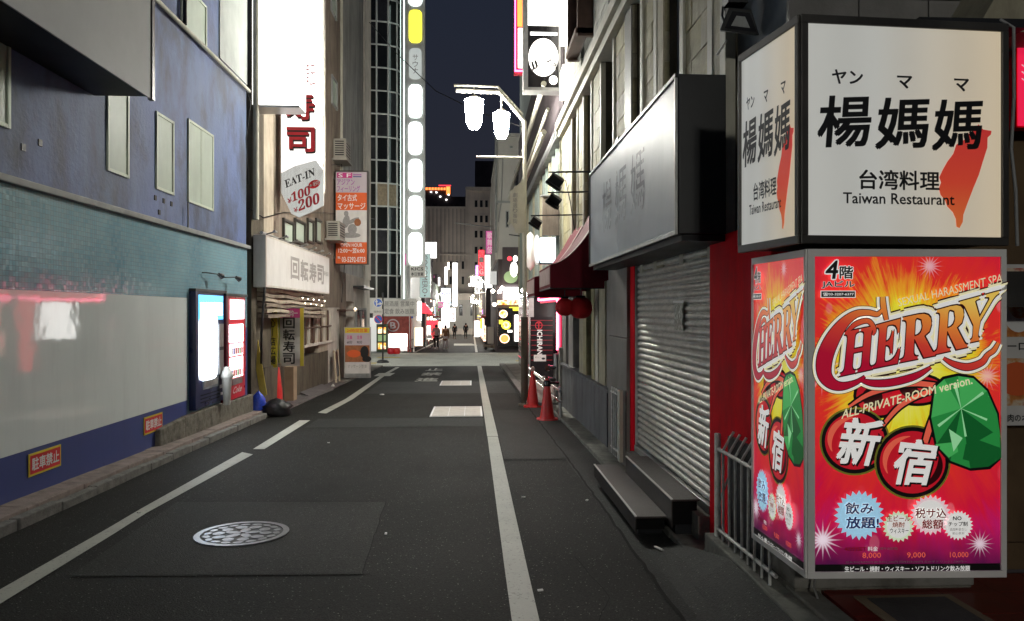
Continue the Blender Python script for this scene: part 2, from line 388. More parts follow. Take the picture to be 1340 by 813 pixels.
def poster_mats():
    m, nt, b = new_mat("poster_burst")
    uv = N(nt, "ShaderNodeUVMap")
    s = N(nt, "ShaderNodeSeparateXYZ"); nt.links.new(uv.outputs[0], s.inputs[0])
    u, v = s.outputs[0], s.outputs[1]
    dx = math_node(nt, "SUBTRACT", u, 0.5)
    dy = math_node(nt, "MULTIPLY", math_node(nt, "SUBTRACT", v, 0.66), 1.55)
    dist = math_node(nt, "SQRT", math_node(nt, "ADD", math_node(nt, "MULTIPLY", dx, dx), math_node(nt, "MULTIPLY", dy, dy)))
    ang = math_node(nt, "ARCTAN2", dy, dx)
    cv = N(nt, "ShaderNodeCombineXYZ")
    nt.links.new(math_node(nt, "MULTIPLY", ang, 9.0), cv.inputs[0]); nt.links.new(math_node(nt, "MULTIPLY", dist, 1.2), cv.inputs[1])
    rays = noise(nt, cv.outputs[0], 1.6, 5, 0.8)
    bl = noise(nt, uv.outputs[0], 5.0, 3, 0.5)
    d2 = math_node(nt, "ADD", dist, math_node(nt, "MULTIPLY", math_node(nt, "SUBTRACT", rays, 0.5), 0.5))
    d2 = math_node(nt, "ADD", d2, math_node(nt, "MULTIPLY", math_node(nt, "SUBTRACT", bl, 0.5), 0.35))
    c = ramp(nt, d2, [(0.0, (0.90, 0.86, 0.25)), (0.27, (0.76, 0.70, 0.03)), (0.40, (0.85, 0.34, 0.02)),
                      (0.50, (0.74, 0.03, 0.02)), (0.78, (0.62, 0.008, 0.04)), (1.0, (0.50, 0.01, 0.12))])
    dn = ramp(nt, math_node(nt, "ADD", v, math_node(nt, "MULTIPLY", math_node(nt, "SUBTRACT", bl, 0.5), 0.15)),
              [(0.0, 0.95), (0.15, 0.0)])
    c = mixc(nt, dn, c, (0.035, 0.006, 0.045))
    vo = N(nt, "ShaderNodeTexVoronoi"); vo.inputs["Scale"].default_value = 9
    nt.links.new(uv.outputs[0], vo.inputs["Vector"])
    wn_ = N(nt, "ShaderNodeTexWhiteNoise"); nt.links.new(vo.outputs["Position"], wn_.inputs["Vector"])
    bk = math_node(nt, "MULTIPLY", ramp(nt, vo.outputs["Distance"], [(0.22, 1.0), (0.27, 0.0)]), ramp(nt, wn_.outputs[0], [(0.6, 0.0), (1.0, 0.4)]))
    c = mixc(nt, bk, c, (0.85, 0.30, 0.35))
    def spark(cx, cy, rad, br):
        ax = math_node(nt, "SUBTRACT", u, cx)
        ay = math_node(nt, "MULTIPLY", math_node(nt, "SUBTRACT", v, cy), 1.7)
        dd = math_node(nt, "SQRT", math_node(nt, "ADD", math_node(nt, "MULTIPLY", ax, ax), math_node(nt, "MULTIPLY", ay, ay)))
        an = math_node(nt, "ARCTAN2", ay, ax)
        st = math_node(nt, "ABSOLUTE", math_node(nt, "SINE", math_node(nt, "MULTIPLY", an, 8.0)))
        k = math_node(nt, "MULTIPLY", dd, math_node(nt, "ADD", 0.7, math_node(nt, "MULTIPLY", st, 1.0)))
        return ramp(nt, k, [(0.0, br), (rad * 0.35, br * 0.9), (rad, 0.0)])
    for (cx, cy, rd, br) in ((0.045, 0.10, 0.085, 1.0), (0.89, 0.085, 0.06, 0.8), (0.62, 0.97, 0.06, 0.5), (0.04, 0.64, 0.11, 0.6), (0.93, 0.62, 0.07, 0.4)):
        c = mixc(nt, spark(cx, cy, rd, br), c, (0.95, 0.80, 0.90))
    nt.links.new(c, b.inputs["Base Color"])
    b.inputs["Roughness"].default_value = 0.28
    b.inputs["Coat Weight"].default_value = 0.3
    nt.links.new(c, b.inputs["Emission Color"]); b.inputs["Emission Strength"].default_value = 0.46
    m, nt, b = new_mat("poster_logo")
    uv = N(nt, "ShaderNodeUVMap")
    s = N(nt, "ShaderNodeSeparateXYZ"); nt.links.new(uv.outputs[0], s.inputs[0])
    k = math_node(nt, "ADD", s.outputs[1], math_node(nt, "MULTIPLY", s.outputs[0], 0.16))
    c = ramp(nt, k, [(0.70, (0.42, 0.005, 0.03)), (0.80, (0.62, 0.05, 0.03)), (0.89, (0.78, 0.25, 0.04)), (0.97, (0.82, 0.55, 0.10))])
    nt.links.new(c, b.inputs["Base Color"]); b.inputs["Roughness"].default_value = 0.3
    nt.links.new(c, b.inputs["Emission Color"]); b.inputs["Emission Strength"].default_value = BL
poster_mats()
def island_mat():
    m, nt, b = new_mat("island_red")
    uv = N(nt, "ShaderNodeUVMap")
    s = N(nt, "ShaderNodeSeparateXYZ"); nt.links.new(uv.outputs[0], s.inputs[0])
    c = ramp(nt, s.outputs[1], [(0.03, (0.66, 0.17, 0.04)), (0.28, (0.62, 0.06, 0.03)), (0.6, (0.52, 0.03, 0.035))])
    nt.links.new(c, b.inputs["Base Color"]); b.inputs["Roughness"].default_value = 0.3
    nt.links.new(c, b.inputs["Emission Color"]); b.inputs["Emission Strength"].default_value = 0.42
island_mat()
def food_mat():
    m, nt, b = new_mat("food_print")
    c = ramp(nt, noise(nt, pos(nt), 9, 4, 0.6), [(0.3, (0.42, 0.05, 0.02)), (0.45, (0.6, 0.25, 0.06)), (0.55, (0.7, 0.6, 0.45)), (0.65, (0.5, 0.06, 0.03)), (0.8, (0.12, 0.2, 0.05))])
    nt.links.new(c, b.inputs["Base Color"]); b.inputs["Roughness"].default_value = 0.35
    m, nt, b = new_mat("food_print_lit")
    c = ramp(nt, noise(nt, pos(nt), 3.5, 4, 0.6), [(0.3, (0.6, 0.06, 0.01)), (0.45, (0.85, 0.4, 0.05)), (0.55, (0.9, 0.8, 0.6)), (0.65, (0.7, 0.1, 0.03)), (0.8, (0.2, 0.3, 0.05))])
    nt.links.new(c, b.inputs["Base Color"]); nt.links.new(c, b.inputs["Emission Color"]); b.inputs["Emission Strength"].default_value = 1.1
food_mat()

# ------------------------------------------------------------------ mesh helpers
class Fr:                                            # a flat drawing frame: origin, right, up, outward normal
    def __init__(s, O, ux, uy=(0, 0, 1), px=None):
        s.O = Vector(O); s.x = Vector(ux).normalized(); s.y = Vector(uy).normalized(); s.n = s.x.cross(s.y)
        s.px = px                                    # (x0, y0, x1, y1, w, h): drawing units -> metres
    def P(s, x, y, d=0.0):
        if s.px:
            x0, y0, x1, y1, w, h = s.px
            x = (x - x0) / (x1 - x0) * w; y = (y1 - y) / (y1 - y0) * h
        return s.O + s.x * x + s.y * y + s.n * d
    def U(s, x, y):
        if s.px:
            x0, y0, x1, y1, w, h = s.px
            return ((x - x0) / (x1 - x0), (y1 - y) / (y1 - y0))
        return (x, y)
TEXT = {}
def text_shape(s, off, res=2):
    k = (s, off, res)
    if k not in TEXT:
        c = bpy.data.curves.new("t", "FONT")
        c.body = s; c.offset = off; c.resolution_u = res; c.dimensions = "2D"; c.fill_mode = "BOTH"
        o = bpy.data.objects.new("t", c)
        m = o.to_mesh()
        vs = [(v.co.x, v.co.y) for v in m.vertices]
        fs = [tuple(p.vertices) for p in m.polygons]
        o.to_mesh_clear()
        bpy.data.objects.remove(o); bpy.data.curves.remove(c)
        TEXT[k] = (vs, fs)
    return TEXT[k]
OFF = {}
class MB:
    def __init__(s):
        s.v = []; s.f = []; s.fm = []; s.uv = []; s.mats = []; s.sm = []
    def mi(s, m):
        if m not in s.mats: s.mats.append(m)
        return s.mats.index(m)
    def face(s, pts, m, uv=None, smooth=False):
        b = len(s.v); s.v += [Vector(p) for p in pts]
        s.f.append(tuple(range(b, b + len(pts)))); s.fm.append(s.mi(m)); s.uv.append(uv); s.sm.append(smooth)
    def mesh(s, vs, fs, m, smooth=False):
        b = len(s.v); s.v += [Vector(p) for p in vs]; k = s.mi(m)
        for f in fs:
            s.f.append(tuple(b + i for i in f)); s.fm.append(k); s.uv.append(None); s.sm.append(smooth)
    def hexa(s, p, m):                                # p: 4 bottom (ccw from above) + 4 top
        s.mesh(p, [(3, 2, 1, 0), (4, 5, 6, 7), (0, 1, 5, 4), (1, 2, 6, 5), (2, 3, 7, 6), (3, 0, 4, 7)], m); return s
    def box(s, x0, x1, y0, y1, z0, z1, m):
        if x0 > x1: x0, x1 = x1, x0
        if y0 > y1: y0, y1 = y1, y0
        if z0 > z1: z0, z1 = z1, z0
        return s.hexa([(x0, y0, z0), (x1, y0, z0), (x1, y1, z0), (x0, y1, z0), (x0, y0, z1), (x1, y0, z1), (x1, y1, z1), (x0, y1, z1)], m)
    def gbox(s, x0, x1, y0, y1, h0, h1, m):           # box whose bottom and top follow the slope of the street
        return s.hexa([(x0, y0, G(y0) + h0), (x1, y0, G(y0) + h0), (x1, y1, G(y1) + h0), (x0, y1, G(y1) + h0),
                       (x0, y0, G(y0) + h1), (x1, y0, G(y0) + h1), (x1, y1, G(y1) + h1), (x0, y1, G(y1) + h1)], m)
    def cbox(s, c, half, rot, m):
        Rm = rot if isinstance(rot, Matrix) else Matrix.Rotation(rot, 3, "Z")
        P = []
        for z in (-1, 1):
            for (x, y) in ((-1, -1), (1, -1), (1, 1), (-1, 1)):
                P.append(Vector(c) + Rm @ Vector((x * half[0], y * half[1], z * half[2])))
        return s.hexa(P, m)
    def fbox(s, F, x0, y0, x1, y1, d0, d1, m):
        ya, yb = (y1, y0) if F.px else (y0, y1)
        p = [F.P(x0, ya, d1), F.P(x1, ya, d1), F.P(x1, ya, d0), F.P(x0, ya, d0), F.P(x0, yb, d1), F.P(x1, yb, d1), F.P(x1, yb, d0), F.P(x0, yb, d0)]
        return s.hexa(p, m)
    def fpoly(s, F, pts, d, m):
        P = [F.P(x, y, d) for x, y in pts]; U = [F.U(x, y) for x, y in pts]
        # keep the face towards the viewer
        a = sum((pts[i][0] * pts[(i + 1) % len(pts)][1] - pts[(i + 1) % len(pts)][0] * pts[i][1]) for i in range(len(pts)))
        if (a < 0) != bool(F.px): P.reverse(); U.reverse()
        s.face(P, m, U); return s
    def frect(s, F, x0, y0, x1, y1, d, m): return s.fpoly(F, [(x0, y0), (x1, y0), (x1, y1), (x0, y1)], d, m)
    def fell(s, F, cx, cy, rx, ry, d, m, n=28, a0=0, rot=0.0):
        return s.fpoly(F, [(cx + rx * math.cos(a0 + 2 * math.pi * i / n) * math.cos(rot) - ry * math.sin(a0 + 2 * math.pi * i / n) * math.sin(rot),
                            cy + rx * math.cos(a0 + 2 * math.pi * i / n) * math.sin(rot) + ry * math.sin(a0 + 2 * math.pi * i / n) * math.cos(rot)) for i in range(n)], d, m)
    def fstar(s, F, cx, cy, r0, r1, k, d, m):
        return s.fpoly(F, [(cx + (r1 if i % 2 else r0) * math.cos(math.pi * i / k), cy + (r1 if i % 2 else r0) * math.sin(math.pi * i / k)) for i in range(2 * k)], d, m)
    def fstroke(s, F, pts, ws, d, m):                 # a band of varying width along a path
        L = []; Rr = []
        for i, (x, y) in enumerate(pts):
            xa, ya = pts[max(0, i - 1)]; xb, yb = pts[min(len(pts) - 1, i + 1)]
            l = math.hypot(xb - xa, yb - ya) or 1
            nx, ny = -(yb - ya) / l, (xb - xa) / l
            w = ws[i] if isinstance(ws, (list, tuple)) else ws
            L.append((x + nx * w / 2, y + ny * w / 2)); Rr.append((x - nx * w / 2, y - ny * w / 2))
        for i in range(len(pts) - 1):
            s.fpoly(F, [L[i], L[i + 1], Rr[i + 1], Rr[i]], d, m)
        return s
    def ftext(s, F, body, x0, y0, x1, y1, d, m, off=0.0, quad=None, shear=0.0, res=2):
        vs, fs = text_shape(body, 0.0, res); vb = vs
        if not vb: return s
        ax, bx = min(v[0] for v in vb), max(v[0] for v in vb); ay, by = min(v[1] for v in vb), max(v[1] for v in vb)
        by = max(by, ay + 1e-3); bx = max(bx, ax + 1e-3)
        for kk, (sx_, sy_) in enumerate(((0, 0),) if off <= 0.004 else ((-1, -1), (1, -1), (1, 1), (-1, 1)) if off < 0.09 else ((-1, -1), (1, -1), (1, 1), (-1, 1), (0, -1.3), (0, 1.3), (1.3, 0), (-1.3, 0))):
          s._ftext1(F, [(x + sx_ * off * 0.62, y + sy_ * off * 0.62) for x, y in vs], fs, ax, bx, ay, by, x0, y0, x1, y1, d + kk * 0.00006, m, quad, shear)
        return s
    def _ftext1(s, F, vs, fs, ax, bx, ay, by, x0, y0, x1, y1, d, m, quad, shear):
        P = []; UU = []
        for x, y in vs:
            u = (x - ax) / (bx - ax); v = (y - ay) / (by - ay)
            u += shear * (v - 0.5)
            if quad:                                  # bottom left, bottom right, top right, top left
                q = quad
                X = (q[0][0] * (1 - u) + q[1][0] * u) * (1 - v) + (q[3][0] * (1 - u) + q[2][0] * u) * v
                Y = (q[0][1] * (1 - u) + q[1][1] * u) * (1 - v) + (q[3][1] * (1 - u) + q[2][1] * u) * v
            else:
                X = x0 + (x1 - x0) * u
                Y = y0 + (y1 - y0) * v if not F.px else max(y0, y1) - abs(y1 - y0) * v
            P.append(F.P(X, Y, d)); UU.append(F.U(X, Y))
        b = len(s.v); s.v += P; k = s.mi(m)
        for f in fs:
            s.f.append(tuple(b + i for i in f)); s.fm.append(k); s.uv.append([UU[i] for i in f]); s.sm.append(False)
        return s
    def vtext(s, F, body, x0, y0, x1, y1, d, m, off=0.0, gap=0.12):     # letters one below the other; y0 is the top
        n = len(body); H = (y1 - y0) / n
        for i, ch in enumerate(body):
            a = y0 + H * i + H * gap / 2; b = y0 + H * (i + 1) - H * gap / 2
            if ch == "ー": s.frect(F, (x0 + x1) / 2 - abs(x1 - x0) * 0.07, a, (x0 + x1) / 2 + abs(x1 - x0) * 0.07, b, d, m)
            else: s.ftext(F, ch, x0, a, x1, b, d, m, off) if F.px else s.ftext(F, ch, x0, b, x1, a, d, m, off)
        return s
    def tube(s, pts, r, m, n=8, cap=True):
        pts = [Vector(p) for p in pts]; rings = []
        rr = r if isinstance(r, (list, tuple)) else [r] * len(pts)
        up = None
        for i, p in enumerate(pts):
            t = (pts[min(i + 1, len(pts) - 1)] - pts[max(i - 1, 0)]).normalized()
            if up is None or abs(up.dot(t)) > 0.95: up = Vector((0, 0, 1)) if abs(t.z) < 0.9 else Vector((1, 0, 0))
            a = t.cross(up).normalized(); b = a.cross(t)
            rings.append([p + (a * math.cos(2 * math.pi * k / n) + b * math.sin(2 * math.pi * k / n)) * rr[i] for k in range(n)])
        vs = [q for rg in rings for q in rg]; fs = []
        for i in range(len(pts) - 1):
            for k in range(n):
                k2 = (k + 1) % n
                fs.append((i * n + k, i * n + k2, (i + 1) * n + k2, (i + 1) * n + k))
        s.mesh(vs, fs, m, True)
        if cap:
            s.face(rings[0][::-1], m); s.face(rings[-1], m)
        return s
    def lathe(s, c, prof, m, n=16, sx=1, sy=1):       # prof: (r, z) from the bottom up, about a vertical axis
        c = Vector(c); vs = []; fs = []
        for r, z in prof:
            for k in range(n): vs.append(c + Vector((r * sx * math.cos(2 * math.pi * k / n), r * sy * math.sin(2 * math.pi * k / n), z)))
        for i in range(len(prof) - 1):
            for k in range(n):
                k2 = (k + 1) % n
                fs.append((i * n + k, i * n + k2, (i + 1) * n + k2, (i + 1) * n + k))
        s.mesh(vs, fs, m, True)
        if prof[0][0] > 1e-4: s.face([vs[k] for k in range(n)][::-1], m)
        if prof[-1][0] > 1e-4: s.face([vs[(len(prof) - 1) * n + k] for k in range(n)], m)
        return s
    def build(s, name, parent=None, loc=None, bevel=0.0, label=None, cat=None, group=None, kind=None):
        if parent is not None: L = OFF[parent.name]
        elif loc is not None: L = Vector(loc)
        else:
            xs = [p.x for p in s.v]; ys = [p.y for p in s.v]; zs = [p.z for p in s.v]
            L = Vector(((min(xs) + max(xs)) / 2, (min(ys) + max(ys)) / 2, min(zs)))
        me = bpy.data.meshes.new(name)
        me.from_pydata([p - L for p in s.v], [], s.f)
        for m in s.mats: me.materials.append(MATS[m])
        me.polygons.foreach_set("material_index", s.fm)
        me.polygons.foreach_set("use_smooth", s.sm)
        if any(u is not None for u in s.uv):
            ul = me.uv_layers.new(name="UVMap"); flat = []
            for f, u in zip(s.f, s.uv):
                for i in range(len(f)): flat += list(u[i]) if u else [0.0, 0.0]
            ul.data.foreach_set("uv", flat)
        me.update()
        o = bpy.data.objects.new(name, me); COL.objects.link(o)
        if parent is not None: o.parent = parent
        else: o.location = L
        OFF[o.name] = L
        if bevel:
            b = o.modifiers.new("bevel", "BEVEL"); b.width = bevel; b.segments = 2; b.limit_method = "ANGLE"
        tag(o, label, cat, group, kind)
        return o
def tag(o, label=None, cat=None, group=None, kind=None):
    for k, v in (("label", label), ("category", cat), ("group", group), ("kind", kind)):
        if v: o[k] = v
    return o
def thing(name, label, cat, loc, group=None):
    o = bpy.data.objects.new(name, None); o.empty_display_size = 0.1
    COL.objects.link(o); o.location = loc; OFF[o.name] = Vector(loc)
    return tag(o, label, cat, group)
def child(src, name, parent, loc):                  # a piece that shares the mesh of src
    o = bpy.data.objects.new(name, src.data); COL.objects.link(o); o.parent = parent
    o.location = loc; OFF[o.name] = OFF[parent.name]
    return o
def struct(mb, name, **k): return mb.build(name, kind="structure", **k)
def copy_tree(o, loc, label, parent=None):
    c = o.copy(); COL.objects.link(c)
    OFF[c.name] = Vector(loc)
    if parent is None:
        c.location = loc
        if label: c["label"] = label
    else: c.parent = parent
    for ch in o.children: copy_tree(ch, loc, None, c)
    return c
def XF(X, y0, z0, left=True, **k):                  # frame on a wall along the street; left wall faces +X, right wall faces -X
    return Fr((X, y0, z0), (0, 1, 0) if left else (0, -1, 0), **k)
def pxX(X, rect, pxr=None, left=True):              # frame on plane X covering the photo columns x0..x1; level top/bottom from column x0
    x0, y0, x1, y1 = rect
    a = W(x0, y1, X=X); b = W(x1, y1, X=X); t = W(x0, y0, X=X)
    w = abs(b.y - a.y); h = t.z - a.z
    q = pxr or rect
    return Fr((X, a.y, a.z), (0, 1, 0) if left else (0, -1, 0), px=(q[0], q[1], q[2], q[3], w, h))
def pxY(Y, rect, pxr=None):                         # frame facing the camera at distance Y
    x0, y0, x1, y1 = rect
    a = W(x0, y1, Y=Y); b = W(x1, y1, Y=Y); t = W(x0, y0, Y=Y)
    q = pxr or rect
    return Fr(a, (1, 0, 0), px=(q[0], q[1], q[2], q[3], b.x - a.x, t.z - a.z))
# ================================================================== THE SETTING
def strip_pts(left, right):                          # two pixel polylines on the street -> list of quads
    return [(left[i], left[i + 1], right[i + 1], right[i]) for i in range(len(left) - 1)]
def gsheet(mb, pts, h, m):                           # pts: (x, y) polygon laid on the sloping street
    P = [(x, y, G(y) + h) for x, y in pts]
    a = sum(P[i][0] * P[(i + 1) % len(P)][1] - P[(i + 1) % len(P)][0] * P[i][1] for i in range(len(P)))
    if a < 0: P.reverse()
    mb.face(P, m)
def gband(mb, cl, w, h, m):                          # a painted band along a centre line (x, y)
    for i in range(len(cl) - 1):
        (xa, ya), (xb, yb) = cl[i], cl[i + 1]
        gsheet(mb, [(xa - w / 2, ya), (xa + w / 2, ya), (xb + w / 2, yb), (xb - w / 2, yb)], h, m)
mb = MB()
for (a, b) in ((-40, 60), (60, 220), (220, 900)):
    mb.face([(-500, a, G(a)), (500, a, G(a)), (500, b, G(b)), (-500, b, G(b))], "asphalt_gutter")
ground = struct(mb, "ground", loc=(0, 0, 0))
mb = MB(); n = 12
gsheet(mb, [(-3.52, -12), (1.14, -12), (1.14, 29.6), (-3.52, 29.6)], 0.004, "asphalt")
road = struct(mb, "road", loc=(0, 0, 0))
mb = MB()
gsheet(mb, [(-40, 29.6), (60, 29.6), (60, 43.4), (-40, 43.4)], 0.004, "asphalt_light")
gsheet(mb, [(-4.2, 43.4), (1.4, 43.4), (1.6, 180), (-4.6, 180)], 0.004, "asphalt")
struct(mb, "cross_road", loc=(0, 0, 0))
# repaired rectangle round the manhole, and two old trench seams
mb = MB()
pa = [Gd(*p) for p in ((232, 657), (505, 657), (474, 752), (90, 755))]
gsheet(mb, [(p.x, p.y) for p in pa], 0.008, "asphalt_patch")
mb.build("asphalt_repair", road)
mb = MB()
gsheet(mb, [(0.38, 9.0), (1.12, 9.0), (1.08, 14.2), (0.38, 14.2)], 0.008, "asphalt_patch")
gsheet(mb, [(-2.6, 12.0), (0.18, 12.0), (0.18, 13.1), (-2.6, 13.1)], 0.008, "asphalt_gutter")
gsheet(mb, [(-2.5, 17.8), (1.08, 17.8), (1.08, 21.5), (-2.5, 21.5)], 0.008, "asphalt_gutter")
mb.build("asphalt_repair", road)
M("tar", (0.008, 0.008, 0.007), 0.9, var=0.2)
def crack(pts, w, nm="crack"):
    rr = random.Random(int(pts[0][0] * 100 + pts[0][1] * 7)); P = []
    for (a, b), (c, d) in zip(pts[:-1], pts[1:]):
        n = max(2, int(math.hypot(c - a, d - b) / 0.12))
        for k in range(n): P.append((a + (c - a) * k / n + rr.uniform(-.008, .008), b + (d - b) * k / n + rr.uniform(-.008, .008)))
    P.append(pts[-1]); mb = MB()
    for (a, b), (c, d) in zip(P[:-1], P[1:]):
        l = math.hypot(c - a, d - b) or 1; nx, ny = -(d - b) / l * w / 2, (c - a) / l * w / 2
        gsheet(mb, [(a + nx, b + ny), (c + nx, d + ny), (c - nx, d - ny), (a - nx, b - ny)], 0.0145, "tar")
    mb.build(nm, road)
crack([(-2.6, 10.2), (-1.4, 10.6), (-.2, 10.4), (.2, 10.6)], .010); crack([(.5, 3.6), (.8, 4.4), (.7, 5.2)], .005)
crack([(pa[0].x, pa[0].y), (pa[1].x, pa[1].y)], .007, "tar_seam"); crack([(pa[1].x, pa[1].y), (pa[2].x, pa[2].y)], .007, "tar_seam"); crack([(pa[2].x, pa[2].y), (pa[3].x, pa[3].y)], .007, "tar_seam")
crack([(1.13, 2.6), (1.13, 9.0), (1.08, 14.0), (1.06, 26)], .022, "tar_seam"); crack([(.38, 9.0), (1.12, 9.0)], .016, "tar_seam"); crack([(-3.5, 14.6), (.2, 14.7)], .02, "tar_seam")
spots = [((768, 656), "white cigarette end at the gutter edge beside the lower step"), ((685, 652), "pale paper scrap on the asphalt right of the white line"), ((862, 722), "small white straw wrapper in the gutter below the steps"), ((707, 775), "tiny white pebble on the asphalt right of the line, near the bottom"), ((505, 700), "pale scrap near the right edge of the repaired asphalt"), ((182, 672), "pale scrap touching the left edge line"), ((430, 580), "small grey pebble on the road beyond the manhole"), ((900, 735), "thin pale stick lying in the right gutter")]
for (pp, lab) in spots:
    g = Gd(*pp); mb = MB(); a = random.uniform(0, 3); L_ = .045 if "stick" in lab or "wrapper" in lab else .016
    mb.cbox((g.x, g.y, G(g.y) + (.03 if pp[0] > 840 else .017)), (L_, .008, .004), a, "print_white"); mb.build("litter", label=lab, cat="litter", group="scraps on the street")
# painted lines
def px_line(mb, pairs, h=0.012, m="road_paint"):
    for i in range(len(pairs) - 1):
        (a, b), (c, d) = pairs[i], pairs[i + 1]
        q = [Gd(*a, h=0), Gd(*b, h=0), Gd(*d, h=0), Gd(*c, h=0)]
        gsheet(mb, [(p.x, p.y) for p in q], h, m)
ln = thing("lane_lines", "worn white edge lines painted along both sides of the street", None, (0, 0, 0)); ln["kind"] = "structure"; del ln["label"]
mb = MB(); gband(mb, [(0.29, 2.0), (0.285, 5), (0.29, 10.85)], 0.148, 0.012, "road_paint"); mb.build("edge_line", ln)
mb = MB(); gband(mb, [(0.29, 10.88), (0.28, 17), (0.275, 29.6)], 0.155, 0.012, "road_paint"); mb.build("edge_line", ln)
mb = MB(); px_line(mb, [((-160, 880), (-120, 880)), ((0, 773), (0, 792)), ((140, 693), (150, 699)), ((182, 668), (192, 672)), ((317, 592), (331, 595))]); mb.build("edge_line", ln)
mb = MB(); px_line(mb, [((331, 588), (346, 588)), ((392, 550), (406, 550))]); mb.build("edge_line", ln)
mb = MB(); px_line(mb, [((416, 540), (427, 541)), ((452, 522), (462, 522)), ((498, 491), (504, 491)), ((518, 480), (523, 480))]); mb.build("edge_line", ln)
mb = MB(); px_line(mb, [((489, 492), (510, 492)), ((496, 488), (517, 488))], 0.016); mb.build("stop_mark", ln)
mb = MB(); gband(mb, [(-3.3, 44), (-3.4, 110)], 0.15, 0.012, "road_paint"); mb.build("edge_line", ln)
mb = MB(); gband(mb, [(0.25, 44), (0.25, 110)], 0.15, 0.012, "road_paint"); mb.build("edge_line", ln)
mb = MB(); px_line(mb, [((594, 449), (617, 449)), ((594, 451.5), (625, 451.5))], 0.012); mb.build("crossing_bar", ln)
mb = MB()
def road_char(mb, ch, cx, cy, w, l):                 # letters lying on the street, read from here
    F = Fr((cx - w / 2, cy - l / 2, G(cy - l / 2) + 0.013), (1, 0, 0), (0, 1, -0.018), px=(0, 0, 1, 1, w, l))
    mb.ftext(F, ch, 0, 1, 1, 0, 0, "road_paint", 0.035)
for ch, (px, py, w, l) in zip("止禁進", ((569, 483, 0.56, 1.35), (565, 489, 0.62, 1.35), (559, 496.5, 0.62, 1.35))):
    p = Gd(px, py); road_char(mb, ch, p.x, p.y, w, l)
mb.build("road_lettering", ln)
# tactile paving at the crossing
for (x0, x1, y0, y1) in ((-5.0, -3.95, 31.5, 32.3), (1.9, 4.6, 33.0, 33.8), (-4.6, -3.5, 37.0, 38.0)):
    mb = MB(); gsheet(mb, [(x0, y0), (x1, y0), (x1, y1), (x0, y1)], 0.014, "tactile_yellow"); struct(mb, "tactile_paving")
# right gutter and the stone ledge along the wall
mb = MB()
gsheet(mb, [(1.13, 6.2), (1.47, 6.2), (1.47, 29.4), (1.05, 29.4), (1.05, 14)], 0.010, "asphalt_gutter")
ys_ = [-3, 3, 3.6, 4.2, 4.5, 4.75, 5.0, 5.25, 5.5, 6.2]; xs_ = [1.13, 1.22, 1.32, 1.38, 1.46, 1.545]
def apron(x, y):
    k = 1.0 if y <= 4.5 else max(0.0, (5.5 - y) / 1.0)
    f = max(0.0, min(1.0, (x - 1.30) / 0.24))
    return (x - (0.075 * (1 - k) if x > 1.5 else 0), y, G(y) + 0.010 + (0.115 - G(y) - 0.010) * (f ** 0.8) * k)
for i in range(len(ys_) - 1):
    for j in range(len(xs_) - 1):
        mb.face([apron(xs_[j], ys_[i]), apron(xs_[j + 1], ys_[i]), apron(xs_[j + 1], ys_[i + 1]), apron(xs_[j], ys_[i + 1])], "asphalt_gutter", smooth=True)
struct(mb, "gutter", loc=(0, 0, 0))
led = thing("right_ledge", None, None, (1.6, 3, 0)); led["kind"] = "structure"
y = 5.02; k = 0
while y < 14.6:
    L = 0.6; mb = MB()
    h = 0.055 + random.uniform(-0.006, 0.006)
    mb.gbox(1.47 + random.uniform(-0.006, 0.006), 1.72, y, y + L - 0.008, -0.05, h, "ledge_kerb")
    mb.build("kerb_stone", led, bevel=0.008); y += L
rp_ = thing("right_pavement", None, None, (1.6, 15, 0)); rp_["kind"] = "structure"
y = 14.7
while y < 29.3:
    for (xa, xb) in ((1.06, 1.25), (1.26, 2.55)):
        mb = MB(); mb.gbox(xa, xb - 0.008, y, y + 0.99, -0.05, 0.10 if xa < 1.2 else 0.094, "kerb_stone" if xa < 1.2 else "concrete"); mb.build("paving_slab" if xa > 1.2 else "kerb_stone", rp_)
    y += 1.0
# left pavement: pinkish slabs behind a broken kerb
lp = thing("left_pavement", None, None, (-3.6, 6, 0)); lp["kind"] = "structure"
y = 1.5
while y < 13.9:
    L = 0.92 if (int(y * 10) % 3) else 0.62
    mb = MB(); t = random.uniform(-0.008, 0.008)
    mb.hexa([(-3.90, y, G(y) - .05), (-3.625, y, G(y) - .05), (-3.625, y + L - .012, G(y + L) - .05), (-3.90, y + L - .012, G(y + L) - .05),
             (-3.90, y, G(y) + .125 + t), (-3.625, y, G(y) + .115 - t), (-3.625, y + L - .012, G(y + L) + .115 + t), (-3.90, y + L - .012, G(y + L) + .125)], "paving_pink")
    mb.build("paving_slab", lp, bevel=0.008)
    y += L
y = 1.2
while y < 13.9:
    L = 0.62; mb = MB(); dx = random.uniform(-0.012, 0.012)
    mb.gbox(-3.618 + dx, -3.525 + dx, y, y + L - 0.014, -0.05, 0.085 + random.uniform(-0.014, 0.008), "kerb_stone")
    mb.build("kerb_stone", lp, bevel=0.01); y += L
y = 14.0
while y < 29.0:
    mb = MB(); mb.gbox(-3.90, -3.45, y, y + 0.97, -0.05, 0.045, "rubber_mat" if y < 20 else "concrete"); mb.build("paving_slab", lp)
    y += 0.985

